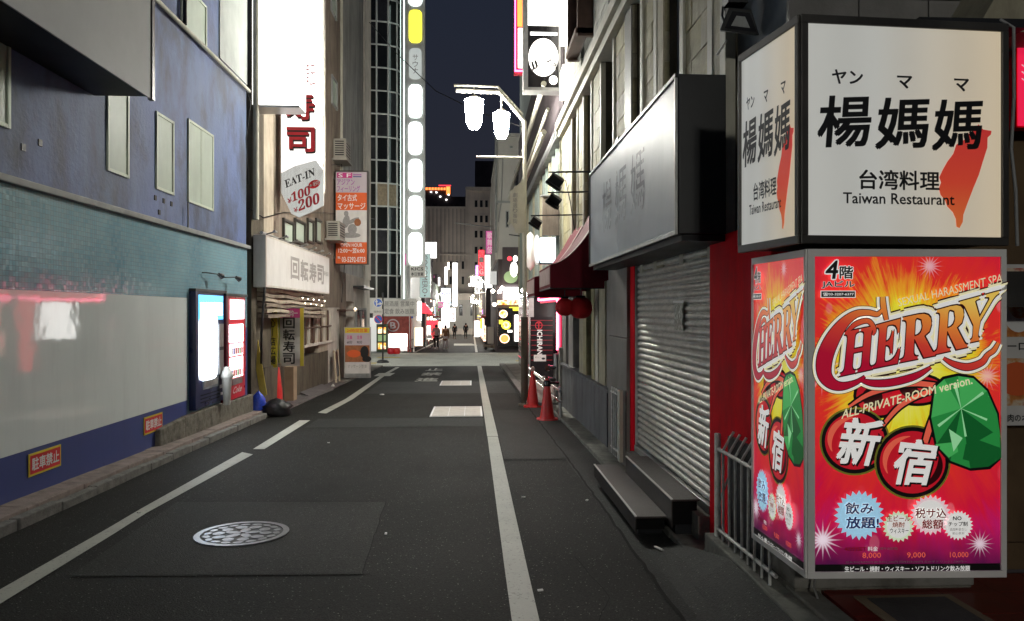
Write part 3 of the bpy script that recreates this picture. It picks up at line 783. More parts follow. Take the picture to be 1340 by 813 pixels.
# manhole with raised pattern
c = Gd(317, 699); rM = 0.345
mh = thing("manhole_cover", "round ornate pale iron manhole cover in the repaired asphalt", "manhole cover", (c.x, c.y, G(c.y)))
TM = Matrix.Rotation(math.atan(-0.018), 3, "X")
def on_g(px, py, h): return (c.x + px, c.y + py, G(c.y + py) + h)
def ring(mb, r0, r1, h0, h1, m, n=48):
    for i in range(n):
        a, b = 2 * math.pi * i / n, 2 * math.pi * (i + 1) / n
        q = [(r0 * math.cos(a), r0 * math.sin(a)), (r1 * math.cos(a), r1 * math.sin(a)), (r1 * math.cos(b), r1 * math.sin(b)), (r0 * math.cos(b), r0 * math.sin(b))]
        mb.hexa([on_g(x, y, h0) for x, y in q] + [on_g(x, y, h1) for x, y in q], m)
M("cast_iron", (0.20, 0.21, 0.225), 0.38, metal=0.55, var=0.25, scale=14)
M("cast_iron_dark", (0.085, 0.085, 0.09), 0.6, var=0.3)
mb = MB(); ring(mb, rM - 0.045, rM, 0.0, 0.016, "cast_iron"); mb.build("rim", mh)
mb = MB(); ring(mb, 0.0001, rM - 0.046, 0.004, 0.010, "cast_iron_dark", 36); mb.build("cover_plate", mh)
mb = MB()
def petal(mb, cx, cy, rx, ry, rot, m="cast_iron"):
    n = 12; P = []
    for i in range(n):
        a = 2 * math.pi * i / n
        x, y = rx * math.cos(a), ry * math.sin(a)
        P.append((cx + x * math.cos(rot) - y * math.sin(rot), cy + x * math.sin(rot) + y * math.cos(rot)))
    mb.face([on_g(x, y, 0.0145) for x, y in P], m)
    for i in range(n):
        (a, b), (a2, b2) = P[i], P[(i + 1) % n]
        mb.face([on_g(a, b, 0.009), on_g(a2, b2, 0.009), on_g(a2, b2, 0.0145), on_g(a, b, 0.0145)], m)
for i in range(5):
    a = 2 * math.pi * i / 5 + 0.3
    petal(mb, 0.08 * math.cos(a), 0.08 * math.sin(a), 0.062, 0.036, a)
for i in range(10):
    a = 2 * math.pi * i / 10
    petal(mb, 0.175 * math.cos(a), 0.175 * math.sin(a), 0.048, 0.042, a + (0.9 if i % 2 else -0.5))
for i in range(18):
    a = 2 * math.pi * i / 18
    petal(mb, 0.255 * math.cos(a), 0.255 * math.sin(a), 0.026, 0.038, a + 0.25 * (-1) ** i)
mb.build("flower_relief", mh)
# two rectangular utility lids, a can lid
for (q, lab) in ((((568, 532), (630, 532), (632, 545), (562, 545)), "larger pale rectangular utility lid beside the white line"),
                 (((580, 498), (617, 498), (617, 504), (573, 504)), "smaller pale rectangular utility lid beyond the larger one")):
    P = [Gd(*p) for p in q]
    x0 = (P[0].x + P[3].x) / 2; x1 = (P[1].x + P[2].x) / 2; y1 = P[0].y; y0 = P[3].y
    t = thing("utility_lid", lab, "utility lid", ((x0 + x1) / 2, (y0 + y1) / 2, G(y0)), "utility lids in the road")
    mb = MB(); mb.gbox(x0, x1, y0, y1, 0, 0.012, "print_white"); mb.build("lid_frame", t)
    nn = 3
    for i in range(nn):
        a = x0 + 0.03 + (x1 - x0 - 0.06) * i / nn
        mb = MB(); mb.gbox(a + 0.006, a + (x1 - x0 - 0.06) / nn - 0.006, y0 + 0.05, y1 - 0.05, 0.012, 0.018, "sign_white_warm"); mb.build("lid_panel", t)
p = Gd(500, 516)
mb = MB(); mb.lathe((p.x, p.y, p.z + 0.005), [(0.05, 0), (0.052, 0.012), (0.045, 0.016), (0.0001, 0.017)], "print_white", 16)
mb.build("can_lid", label="small round white lid lying alone on the asphalt", cat="litter")

# ================================================================== LEFT: the blue tiled building
XL = -3.85
bl = thing("tiled_building", "blue plaster building with teal mosaic tiles and a glossy white panel", "building", (XL, 5, 0))
mb = MB(); mb.box(-12, XL - 0.02, -3, 13.32, 2.72, 11, "blue_plaster"); mb.build("upper_wall", bl)
mb = MB(); mb.box(-12, XL, -3, 13.30, 1.78, 2.655, "teal_mosaic"); mb.box(-12, XL, 10.56, 13.30, -0.6, 1.78, "teal_mosaic"); mb.build("mosaic_band", bl)
mb = MB(); mb.box(XL - 0.3, XL + 0.055, -3, 13.34, 2.655, 2.72, "ledge_paint"); mb.build("ledge", bl, bevel=0.01)
mb = MB(); mb.box(-12, XL + 0.002, -3, 10.55, 0.395, 1.778, "white_panel"); mb.build("white_panel", bl)
mb = MB(); mb.box(-12, XL, -3, 10.56, -0.6, 0.393, "navy_gloss"); mb.build("skirting", bl)
mb = MB(); mb.box(XL - 0.1, XL + 0.004, 12.3, 13.30, -0.2, 1.30, "navy_gloss"); mb.build("painted_corner", bl)
mb = MB(); mb.box(-12, XL + 0.0, 11.9, 13.31, 5.47, 9, "pale_plaster"); mb.build("upper_panel", bl)
def window(parent, F, x0, y0, x1, y1, fm="cream_frame", gm="frosted_glass", nm=1, fw=0.045, dep=0.05, d0=-0.02):
    """outer frame bars proud of the wall, with the panes as their own pieces"""
    mb = MB(); k = abs(F.px[4] / (F.px[2] - F.px[0])) if F.px else 1
    kv = abs(F.px[5] / (F.px[3] - F.px[1])) if F.px else 1
    w = fw / k; v = fw / kv
    mb.fbox(F, x0, y0, x0 + w, y1, d0, dep, fm); mb.fbox(F, x1 - w, y0, x1, y1, d0, dep, fm)
    mb.fbox(F, x0 + w, y0, x1 - w, y0 + v, d0, dep - 0.002, fm); mb.fbox(F, x0 + w, y1 - v, x1 - w, y1, d0, dep - 0.002, fm)
    for i in range(1, nm):
        xm = x0 + (x1 - x0) * i / nm
        mb.fbox(F, xm - w * 0.4, y0 + v, xm + w * 0.4, y1 - v, d0, dep - 0.012, fm)
    o = mb.build("window", parent)
    for i in range(nm):
        a = x0 + (x1 - x0) * i / nm + w * 0.5; b = x0 + (x1 - x0) * (i + 1) / nm - w * 0.5
        mb = MB(); mb.fbox(F, a, y0 + v * 0.5, b, y1 - v * 0.5, d0, d0 + 0.028 + 0.004 * (i % 2), gm); mb.build("pane", o)
    return o
for (r, nm) in (((139, 97, 167, 222), 1), ((203, 144, 226, 246), 1), ((245, 154, 278, 263), 2), ((-40, 20, 11, 148), 1), ((236, -30, 269, 34), 1)):
    F = pxX(XL - 0.02, r); window(bl, F, *r, nm=nm, fw=0.035, dep=0.022)
mb = MB(); z = 1.6 + 0.283 * 13.0
mb.tube([(XL + 0.04, 8.9, 5.36), (XL + 0.04, 13.3, 5.36)], 0.03, "trim_cream"); mb.build("pipe", bl)
mb = MB(); mb.tube([(XL + 0.04, 10.35, 5.4), (XL + 0.04, 10.35, 8)], 0.03, "black_metal"); mb.build("cable", bl)
mb = MB(); mb.tube([(XL + 0.03, 10.5, 2.72), (XL + 0.03, 10.5, 3.05)], 0.012, "ledge_paint"); mb.build("pipe", bl)
# dark rusty fixings left on the wall
for (px, py) in ((203, 258), (214, 262), (224, 266), (208, 277), (30, 192), (52, 186), (88, 75)):
    q = W(px, py, X=XL - 0.02); mb = MB(); mb.box(XL - 0.03, XL - 0.012, q.y - 0.03, q.y + 0.03, q.z - 0.03, q.z + 0.03, "soffit_black"); mb.build("wall_fixing", bl)
# overhanging box sign, seen from its plain grey side
t = thing("overhanging_box", "big plain grey box jutting from the blue wall, black underneath", "sign box", (-3.6, 6, 3.77))
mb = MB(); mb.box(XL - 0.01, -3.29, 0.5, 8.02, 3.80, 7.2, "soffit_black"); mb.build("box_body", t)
mb = MB(); mb.box(-3.29, -3.275, 0.5, 7.98, 3.765, 7.2, "billboard_grey"); mb.build("face_panel", t)
mb = MB(); mb.box(-3.31, -3.262, 7.985, 8.05, 3.76, 7.2, "black_metal"); mb.build("edge_strip", t)
# no-parking plates
for i, (r, lab) in enumerate((((37, 594, 79, 624), "larger, nearer red no parking plate on the navy skirting"),
                              ((188, 546, 212, 569), "smaller, farther red no parking plate near the concrete ledge"))):
    F = pxX(XL + 0.004, r, (0, 0, 100, 55))
    t = thing("no_parking_plate", lab, "sign", F.P(50, 55), "no parking plates on the tiled wall")
    mb = MB(); mb.fbox(F, 0, 0, 100, 55, 0, 0.006, "print_yellow"); mb.build("plate", t)
    mb = MB(); mb.frect(F, 3, 5, 97, 50, 0.008, "print_bright_red"); mb.ftext(F, "駐車禁止", 8, 42, 92, 12, 0.010, "print_white", 0.035); mb.build("print", t)
# twin spot lamps above the vending machines
t = thing("twin_spotlight", "small black twin spotlight bracket on the tiles above the vending machines", "spotlight", (XL, 11.5, 2.0))
for (pa, pb) in (((270, 356), (286, 358)), ((293, 362), (309, 362))):
    a = W(*pa, X=XL + 0.06); b = W(*pb, X=XL + 0.14)
    mb = MB(); mb.tube([(XL, a.y, a.z), a, b], 0.008, "black_metal"); mb.build("arm", t)
    mb = MB(); mb.tube([b, b + Vector((0.03, 0.07, -0.03))], [0.025, 0.045], "black_metal"); mb.build("lamp_head", t)
# concrete ledge that carries the machines
mb = MB()
F0 = -1.28 + 1.6
mb.hexa([(XL - .01, 9.08, -.3), (-3.60, 9.08, -.3), (-3.56, 13.4, -.3), (XL - .01, 13.4, -.3), (XL - .01, 9.08, .20), (-3.60, 9.08, .18), (-3.56, 10.4, .315), (XL - .01, 10.4, .315)], "concrete_rough")
mb.v = []; mb.f = []; mb.fm = []; mb.uv = []; mb.sm = []
for (ya, yb, za, zb) in ((9.5, 10.3, 0.16, 0.20), (10.31, 11.28, 0.205, 0.205), (11.3, 13.42, 0.20, 0.165)):
    mb.hexa([(XL - .01, ya, -.35), (-3.785, ya, -.35), (-3.775, yb, -.35), (XL - .01, yb, -.35), (XL - .01, ya, za), (-3.785, ya, za), (-3.775, yb, zb), (XL - .01, yb, zb)], "concrete_rough")
mb.build("concrete_ledge", bevel=0.02, label="rough stained concrete ledge carrying the two vending machines", cat="ledge")
# vending machines
XV = -3.79
def vending(name, lab, px0, px1, ytop, ybot, body, kind):
    r = (px0, ytop, px1, ybot); F = pxX(XV, r, (0, 0, 100, 200))
    t = thing(name, lab, "vending machine", F.P(50, 200, -0.1), "drink vending machines")
    mb = MB(); mb.fbox(F, 0, 0, 100, 200, -0.27, 0, body); mb.build("cabinet", t, bevel=0.012)
    mb = MB(); mb.fbox(F, -4, -3, 104, 2, -0.27, 0.03, "black_metal"); mb.fbox(F, -4, 2, 4, 200, -0.2, 0.03, "vending_navy" if kind else "vending_maroon"); mb.build("door_frame", t)
    if kind:
        mb = MB(); mb.fbox(F, 10, 7, 94, 50, 0, 0.012, "glow_vending_blue"); mb.frect(F, 16, 20, 90, 42, 0.014, "glow_vending"); mb.build("header_panel", t)
        mb = MB(); P = [(12 + 62 * (0.5 + 0.5 * math.copysign(abs(math.cos(a)) ** .35, math.cos(a))), 125 - 68 + 40 + 58 * math.copysign(abs(math.sin(a)) ** .3, math.sin(a))) for a in [2 * math.pi * i / 28 for i in range(28)]]
        mb.fpoly(F, P, 0.012, "glow_vending"); mb.build("display_window", t)
        mb = MB(); mb.fbox(F, 78, 58, 94, 150, 0, 0.02, "steel_worn"); mb.fbox(F, 80, 100, 92, 106, 0.02, 0.03, "black_metal"); mb.build("coin_panel", t)
        mb = MB(); mb.fbox(F, 24, 152, 78, 170, 0, 0.012, "grey_blue_paint"); mb.fbox(F, 28, 155, 74, 166, 0.012, 0.016, "steel_worn"); mb.build("dispensing_flap", t)
        mb = MB(); mb.fbox(F, 84, 170, 92, 176, 0, 0.01, "print_white"); mb.fbox(F, 87, 184, 93, 189, 0, 0.01, "print_white"); mb.build("sticker", t)
        for k in range(3):
            mb = MB(); mb.fbox(F, 18, 178 + 6 * k, 82, 180 + 6 * k, 0, 0.006, "soffit_black"); mb.build("vent_slot", t)
    else:
        mb = MB(); mb.fbox(F, 22, 8, 90, 46, 0, 0.012, "glow_vending_pink"); mb.frect(F, 32, 14, 80, 42, 0.014, "glow_vending"); mb.build("header_panel", t)
        for k, (a, b) in enumerate(((56, 90), (93, 116), (119, 158))):
            mb = MB(); mb.fbox(F, 20, a, 84, b, 0, 0.012, "glow_vending_pink" if k else "glow_vending"); mb.build("display_shelf", t)
            for j in range(6):
                mb = MB(); mb.fbox(F, 24 + 10 * j, b - 15, 30 + 10 * j, b - 3, 0.012, 0.020, ("print_red", "print_white", "print_blue", "print_orange", "print_red", "leaf_green_a")[(j + k) % 6]); mb.build("drink_can", t)
        mb = MB(); mb.fbox(F, 86, 60, 96, 150, 0, 0.016, "print_bright_red"); mb.build("coin_panel", t)
        mb = MB(); mb.fbox(F, 30, 160, 80, 172, 0, 0.014, "steel_worn"); mb.build("dispensing_flap", t)
        mb = MB(); mb.ftext(F, "Coke", 34, 188, 78, 176, 0.012, "print_white", 0.02, shear=0.2); mb.build("print", t)
    return t
vending("vending_machine", "navy drinks machine with light blue header and white lit window", 255, 293, 379, 536, "vending_navy", True)
vending("vending_machine", "narrower red drinks machine, right of the navy one", 295, 321, 385, 526, "vending_red", False)
# bin between the machines
q = Vector((-3.70, 11.75, 0.18))
t = thing("litter_bin", "slim pale plastic bin topped with a crumpled bag, before the red machine", "bin", (q.x, q.y, .18))
mb = MB(); mb.lathe((q.x, q.y, .18), [(0.045, 0), (0.05, 0.01), (0.075, 0.40), (0.08, 0.41)], "white_bag", 14); mb.build("bin_body", t)
mb = MB(); mb.lathe((q.x, q.y, 0.58), [(0.085, 0), (0.105, 0.04), (0.08, 0.10), (0.045, 0.14), (0.05, 0.17), (0.0001, 0.18)], "white_bag", 9); mb.build("bag", t)

# ================================================================== LEFT: the sushi building
sb = thing("sushi_building", "narrow weathered building with a sushi shop at street level", "building", (XL, 20, G(20)))
def wallseg(y0, y1, z0, z1, m, x=XL, name="wall"):
    mb = MB(); mb.box(x - 6, x, y0, y1, z0, z1, m); return mb.build(name, sb)
wallseg(13.55, 14.35, -1, 16, "sushi_wall_dark"); wallseg(14.352, 15.15, 2.2, 16, "sushi_wall_buff", XL - .03); wallseg(14.352, 15.15, 0.8, 2.2, "sushi_wall_dark", XL - .04)
wallseg(15.152, 19.9, 2.95, 16, "sushi_wall_brown", XL - 0.05); wallseg(19.902, 22.4, 1.7, 18, "sushi_wall_brown", XL + .02)
wallseg(22.402, 27.3, 2.75, 20, "sushi_wall_grey"); wallseg(27.302, 29.0, 2.75, 20, "sushi_wall_cream", XL + 0.04)
wallseg(15.152, 19.9, 2.2, 2.95, "sushi_wall_brown", XL - 0.06); wallseg(14.36, 19.9, 1.55, 2.198, "sushi_wall_buff", XL - 0.02)
wallseg(14.36, 20.6, -1, 0.55, "sushi_wall_dark", XL + 0.01, "low_wall"); wallseg(14.36, 16.6, 0.55, 1.548, "sushi_wall_dark", XL - 0.03)
wallseg(19.4, 20.6, 0.55, 1.698, "sushi_wall_buff", XL - 0.0); wallseg(20.602, 22.4, -1, 1.698, "sushi_wall_cream", XL + 0.0)
wallseg(22.402, 23.4, -1, 2.748, "sushi_wall_brown", XL + 0.03); wallseg(23.402, 25.2, 1.9, 2.748, "sushi_wall_cream", XL); wallseg(23.402, 25.2, -1, 1.9, "sushi_wall_dark", XL - 0.35, "doorway")
wallseg(25.202, 29.0, -1, 2.748, "sushi_wall_cream", XL + 0.0)
mb = MB(); mb.tube([(XL + 0.05, 22.45, 4.2), (XL + 0.05, 22.45, 20)], 0.05, "trim_cream"); mb.build("downpipe", sb)
mb = MB(); mb.tube([(XL + 0.06, 13.62, 3.2), (XL + 0.06, 13.62, 14)], 0.055, "trim_cream"); mb.build("downpipe", sb)
mb = MB(); mb.tube([(XL + 0.05, 14.0, 2.9), (XL + 0.08, 13.9, 2.3), (XL + 0.22, 13.6, 2.05), (XL + 0.12, 13.75, 1.2), (XL + 0.05, 14.0, 0.2)], 0.022, "black_metal"); mb.build("cable", sb)
for (px, py0, py1) in ((437, 96, 134), (436, -30, 12)):
    F = pxX(XL + 0.02, (px - 4, py0, px + 3, py1)); window(sb, F, px - 4, py0, px + 3, py1, "ledge_paint", "frosted_glass")
# boxes and meters on the dark strip
for (px0, py0, px1, py1) in ((337, 310, 346, 338), (336, 342, 344, 352), (337, 360, 344, 371)):
    F = pxX(XL, (px0, py0, px1, py1)); mb = MB(); mb.fbox(F, px0, py0, px1, py1, 0, 0.10, "ac_plastic"); mb.build("meter_box", sb, bevel=0.01)
# upper windows with pale curtains
for (x0, x1) in ((369, 383), (384, 398), (401, 409), (412, 421)):
    F = pxX(XL - 0.05, (x0, 284, x1, 316)); window(sb, F, x0, 284, x1, 316, "dark_frame", "frosted_glass", fw=0.06)
# slatted canopy band under the horizontal sign
for k in range(6):
    z = 1.52 + k * 0.095
    mb = MB()
    yy = 13.9; P = []
    while yy < 19.6: P.append((XL + 0.20 - 0.015 * k, yy, z + 0.012 * math.sin(yy * 3 + k * 1.3) - 0.01 * (yy - 14))); yy += 0.5
    for i in range(len(P) - 1):
        a, b = Vector(P[i]), Vector(P[i + 1])
        mb.hexa([a + Vector((-.19, 0, -.03)), a + Vector((0, 0, -.04)), b + Vector((0, 0, -.04)), b + Vector((-.19, 0, -.03)), a + Vector((-.19, 0, .04)), a + Vector((0, 0, .02)), b + Vector((0, 0, .02)), b + Vector((-.19, 0, .04))], "sushi_wall_buff" if k % 2 else "sushi_wall_brown")
    mb.build("canopy_slat", sb)
# shop window with lattice
F = pxX(XL - 0.02, (396, 405, 431, 452))
mb = MB(); mb.fbox(F, 396, 405, 431, 452, -0.4, -0.05, "sushi_curtain"); mb.build("shop_interior", sb)
for i, x in enumerate((396, 401, 406, 411, 416, 421, 426, 430)):
    mb = MB(); mb.fbox(F, x, 405, x + 1.2, 452, 0, 0.05, "sushi_wall_cream" if i % 2 else "brown_wood"); mb.build("window_bar", sb)
mb = MB(); mb.fbox(F, 396, 428, 431, 430, 0.0, 0.06, "brown_wood"); mb.fbox(F, 394, 451, 432, 454, -0.05, 0.09, "sushi_wall_cream"); mb.build("window_sill", sb)
# little fairy bulbs under the canopy
for i in range(9):
    px = 396 + i * 3.6; py = 389 + (i * 7 % 13)
    q = W(px, py, X=XL + 0.22)
    mb = MB(); mb.lathe(q, [(0.0001, -0.010), (0.010, 0), (0.0001, 0.010)], "glow_warm_bulb", 6); mb.build("fairy_bulb", sb)
# doorway shelf and lamp box near the far end
F = pxX(XL, (462, 376, 476, 398)); mb = MB(); mb.fbox(F, 462, 373, 477, 376, 0, 0.35, "black_metal"); mb.build("door_canopy", sb)
mb = MB(); q0 = W(449, 404, X=XL + .03); mb.box(XL, XL + 0.25, 22.0, 24.6, q0.z - .04, q0.z, "brown_wood"); mb.build("shelf", sb)
F = pxX(XL, (464, 402, 478, 432)); window(sb, F, 465, 402, 478, 440, "ledge_paint", "dark_glass", 2, fw=0.08)
q = W(465, 404, X=XL + .2); mb = MB(); mb.lathe(q, [(0.03, -.05), (0.05, 0), (0.0001, 0.06)], "glow_warm", 8); mb.build("wall_lamp", sb)
# air conditioning boxes
def aircon(px0, py0, px1, py1, lab):
    F = pxX(XL + 0.05, (px0, py0, px1, py1), (0, 0, 100, 80))
    t = thing("air_conditioner", lab, "air conditioner", F.P(50, 80, 0.15), "air conditioners on the sushi building")
    mb = MB(); mb.fbox(F, 0, 0, 100, 80, 0, 0.34, "ac_plastic"); mb.build("casing", t, bevel=0.015)
    mb = MB(); mb.fbox(F, -6, 80, 106, 88, -0.05, 0.38, "ac_plastic"); mb.build("bracket", t)
    E0 = Fr(F.P(0, 80, 0), (1, 0, 0), px=(0, 0, 40, 80, 0.34, F.px[5]))      # end that faces us
    for k in range(7):
        mb = MB(); mb.fbox(E0, 6, 10 + 9 * k, 34, 14 + 9 * k, 0.0, 0.012, "soffit_black"); mb.build("grille_slat", t)
    for k in range(5):
        mb = MB(); mb.fbox(F, 12, 14 + 12 * k, 88, 18 + 12 * k, 0.34, 0.348, "soffit_black"); mb.build("grille_slat", t)
aircon(436, 180, 443, 206, "upper beige air conditioner beside the drainpipe, above the massage sign")
aircon(427, 288, 435, 311, "lower beige air conditioner just left of the massage sign")

# --- the signs on the sushi building
def blade(name, lab, Y, rect, body, depth=0.25, cat="sign", group=None, frame=None, facing=None, px=None, bev=0.01):
    F = pxY(Y, rect, px or rect)
    t = thing(name, lab, cat, F.P(rect[0] if not px else px[0], rect[3] if not px else px[3]), group)
    r = px or rect
    mb = MB(); mb.fbox(F, r[0], r[1], r[2], r[3], -depth, 0, body); mb.build("sign_box", t, bevel=bev)
    return t, F
t, F = blade("big_lightbox", "overexposed plain white lightbox at the top of the sushi building's corner", 13.62, (326, -80, 392, 139), "alu", 0.5)
mb = MB(); mb.frect(F, 327.5, -79, 391, 136, 0.004, "glow_sign_big"); mb.build("lit_face", t)
E1 = Fr(F.P(392, 139, 0), (0, 1, 0), px=(0, -80, 10, 139, 0.5, F.px[5])); mb = MB(); mb.frect(E1, 0.4, -78, 9.6, 136, 0.004, "glow_sign_big"); mb.build("lit_face", t)
t, F = blade("sushi_vertical_sign", "tall white blade sign with red sushi lettering and eat-in prices", 15.4, (367, -60, 423, 250), "sign_white_warm", 0.22)
mb = MB(); mb.frect(F, 368, -60, 422.5, 225, 0.003, "glow_sushi_sign"); mb.frect(F, 392, -60, 422.5, 150, 0.006, "glow_sign_big"); mb.build("lit_face", t)
M("print_pink_faded", (0.62, 0.30, 0.36), 0.5, var=0)
mb = MB()
mb.vtext(F, "ー", 400, 38, 412, 68, 0.010, "print_pink_faded")
mb.ftext(F, "転", 399, 112, 413, 80, 0.010, "print_pink_faded", 0.0)
mb.ftext(F, "寿", 376, 157, 412, 122, 0.008, "print_black", 0.05); mb.ftext(F, "寿", 375, 155, 411, 120, 0.012, "print_red", 0.03)
mb.ftext(F, "司", 377, 199, 412, 168, 0.008, "print_black", 0.05); mb.ftext(F, "司", 376, 197, 411, 166, 0.012, "print_red", 0.035)
mb.build("print", t)
F2 = pxY(15.32, (368, 212, 428, 284))
mb = MB()
oct_ = [(369, 226), (386, 217), (414, 209), (424, 222), (424, 268), (408, 277), (392, 284), (382, 279), (369, 252)]
E("glow_price_board", (0.85, 0.86, 0.84), 0.30)
P0 = [F2.P(x, y, 0.0) for x, y in oct_]; P1 = [F2.P(x, y, 0.055) for x, y in oct_]
mb.face(P1[::-1], "sign_white"); mb.face(P1, "glow_price_board")
for i in range(len(oct_)): j = (i + 1) % len(oct_); mb.face([P0[i], P0[j], P1[j], P1[i]], "sign_white")
mb.build("price_board", t)
mb = MB()
mb.ftext(F2, "𝐄𝐀𝐓-𝐈𝐍", 0, 0, 0, 0, 0.065, "print_black", 0.01, quad=[(375, 246), (413, 229), (412, 219), (373, 236)])
mb.ftext(F2, "¥", 0, 0, 0, 0, 0.065, "print_red", 0.02, quad=[(378, 267), (383, 264), (382, 257), (377, 260)])
mb.ftext(F2, "𝟏𝟎𝟎", 0, 0, 0, 0, 0.065, "print_red", 0.02, quad=[(383, 264), (407, 254), (406, 242), (382, 252)])
mb.ftext(F2, "¥", 0, 0, 0, 0, 0.065, "print_red", 0.02, quad=[(386, 278), (391, 276), (390, 270), (385, 272)])
mb.ftext(F2, "𝟐𝟎𝟎", 0, 0, 0, 0, 0.065, "print_red", 0.02, quad=[(392, 276), (419, 265), (418, 251), (391, 262)])
mb.fell(F2, 412, 240.5, 8, 5.2, 0.065, "print_bright_red", rot=-0.42); mb.ftext(F2, "+税", 0, 0, 0, 0, 0.069, "print_white", 0.01, quad=[(406, 246), (419, 240.5), (418, 235), (405, 240)])
mb.build("print", t)
# horizontal shop sign along the wall
F = pxX(-3.60, (348, 306, 431, 375), (0, 0, 300, 70))
t = thing("sushi_fascia_sign", "long grubby white sign board with faded conveyor sushi lettering", "sign", F.P(150, 70, -0.1))
mb = MB(); mb.fbox(F, 0, 0, 300, 70, -0.22, 0, "sign_white_warm"); mb.build("sign_box", t, bevel=0.012)
mb = MB(); mb.frect(F, 3, 3, 297, 67, 0.003, "sign_white")
for i, ch in enumerate("回転寿司"): mb.ftext(F, ch, 92 + i * 44, 52, 128 + i * 44, 20, 0.006, "print_faded", 0.05)
mb.ftext(F, "新宿店", 262, 36, 292, 28, 0.006, "print_faded", 0.02); mb.build("print", t)
mb = MB(); mb.tube([F.P(4, -3, -0.1), F.P(296, -3, -0.1)], 0.03, "steel_worn"); mb.build("lamp_rail", t)
for k in range(7):
    mb = MB(); a = F.P(12 + 44 * k, -2, -0.06); mb.tube([a, a + Vector((0.16, 0, 0.05))], 0.014, "steel_worn"); mb.tube([a + Vector((0.16, -.07, 0.05)), a + Vector((0.16, .07, 0.05))], 0.022, "steel_worn"); mb.build("lamp_arm", t)
# massage blade sign
t, F = blade("massage_blade_sign", "tall orange and grey massage sign jutting from the sushi building", 21.3, (438, 222, 482, 345), "dark_frame", 0.2)
mb = MB(); L = [(439.5, 224, 480, 251, "print_grey"), (439.5, 251, 480, 274, "print_orange"), (439.5, 274, 480, 316, "sign_white"), (439.5, 316, 480, 344, "print_orange")]
M("sign_lilac", (0.50, 0.44, 0.47), 0.5, var=0.05); L[0] = L[0][:4] + ("sign_lilac",)
for (a, b, c_, d_, m) in L: mb.frect(F, a, b, c_, d_, 0.004, m)
mb.build("sign_face", t)
mb = MB()
mb.frect(F, 441, 225, 461, 232, 0.006, "print_magenta"); mb.ftext(F, "S F", 443, 231, 459, 226, 0.009, "print_white", 0.02)
mb.frect(F, 462, 227, 473, 228.3, 0.006, "print_purple"); mb.frect(F, 462, 229.5, 473, 230.8, 0.006, "print_navy")
mb.ftext(F, "アジアン", 441, 241, 464, 233.5, 0.007, "print_purple", 0.02); mb.ftext(F, "フィーリング", 441, 250, 471, 242, 0.007, "print_purple", 0.02)
mb.ftext(F, "タイ古式", 442, 262, 467, 253.5, 0.007, "print_white", 0.02); mb.ftext(F, "マッサージ", 442, 273, 478, 264.5, 0.007, "print_white", 0.02)
mb.fell(F, 453, 278.5, 3, 3.6, 0.007, "print_grey"); mb.fell(F, 453, 289, 4.5, 8.5, 0.008, "print_grey", rot=0.2); mb.fell(F, 462, 288, 9, 2.6, 0.009, "print_grey", rot=-0.45); mb.fell(F, 468, 290, 4.5, 5, 0.010, "print_skin"); mb.fell(F, 461, 299, 6, 7, 0.009, "print_grey"); mb.fell(F, 459, 307, 13, 3.5, 0.010, "print_grey")
mb.ftext(F, "OPEN HOUR", 446, 322, 474, 317.5, 0.007, "print_white", 0.02); mb.ftext(F, "12:00〜翌6:00", 443, 330, 477, 324, 0.007, "print_white", 0.02); mb.ftext(F, "℡ 03-5292-0723", 442, 342, 478, 335, 0.007, "print_white", 0.02)
mb.build("print", t)
mb = MB(); mb.fbox(F, 434, 231, 438, 233, -0.12, -0.06, "steel_worn"); mb.fbox(F, 434, 335, 438, 337, -0.12, -0.06, "steel_worn"); mb.build("bracket", t)
# cloth banners
def banner(lab, Y, rect, face, txt, tm, top=None):
    F = pxY(Y, rect, rect); x0, y0, x1, y1 = rect
    t = thing("cloth_banner", lab, "banner", F.P((x0 + x1) / 2, y1), "banners outside the sushi shop")
    mb = MB(); n = 8
    for i in range(n):
        a, b = y0 + (y1 - y0) * i / n, y0 + (y1 - y0) * (i + 1) / n
        sa, sb_ = 0.02 * math.sin(i * 1.1), 0.02 * math.sin((i + 1) * 1.1)
        mb.hexa([F.P(x0, b, sb_), F.P(x1, b, sb_), F.P(x1, b, sb_ - .008), F.P(x0, b, sb_ - .008), F.P(x0, a, sa), F.P(x1, a, sa), F.P(x1, a, sa - .008), F.P(x0, a, sa - .008)], face)
    mb.build("cloth", t)
    mb = MB(); mb.vtext(F, txt[0], *txt[1], 0.035, tm, 0.03)
    if top: mb.fbox(F, *top[0], 0.03, 0.034, top[1]); mb.ftext(F, top[2], top[0][0] + 3, top[0][3] - 2, top[0][2] - 3, top[0][1] + 2, 0.037, "print_white", 0.02)
    mb.build("print", t)
    mb = MB(); mb.tube([F.P(x0 - 1, y0, 0.0), F.P(x1 + 1, y0, 0.0)], 0.012, "steel_worn"); mb.tube([F.P(x0 - 1, y0 - 2, 0.0), F.P(x0 - 1, y1 + 8, 0.0)], 0.012, "steel_worn"); mb.build("banner_pole", t)
    return t, F
t, F = banner("white banner with black sushi characters under a magenta tab", 15.6, (364, 402, 398, 478), "sign_white", ("回転寿司", (371, 414, 386, 476)), "print_black", ((365, 403, 393, 415), "print_magenta", "100円均一"))
mb = MB(); mb.frect(F, 393, 402, 398, 478, 0.028, "print_yellow"); mb.frect(F, 364, 402, 366.5, 478, 0.028, "print_lime"); mb.build("border", t)
banner("narrow yellow banner with dark lettering beside the dark corner", 15.0, (351, 400, 363, 480), "print_yellow", ("の心ー店広場", (354, 404, 361, 476)), "print_black")
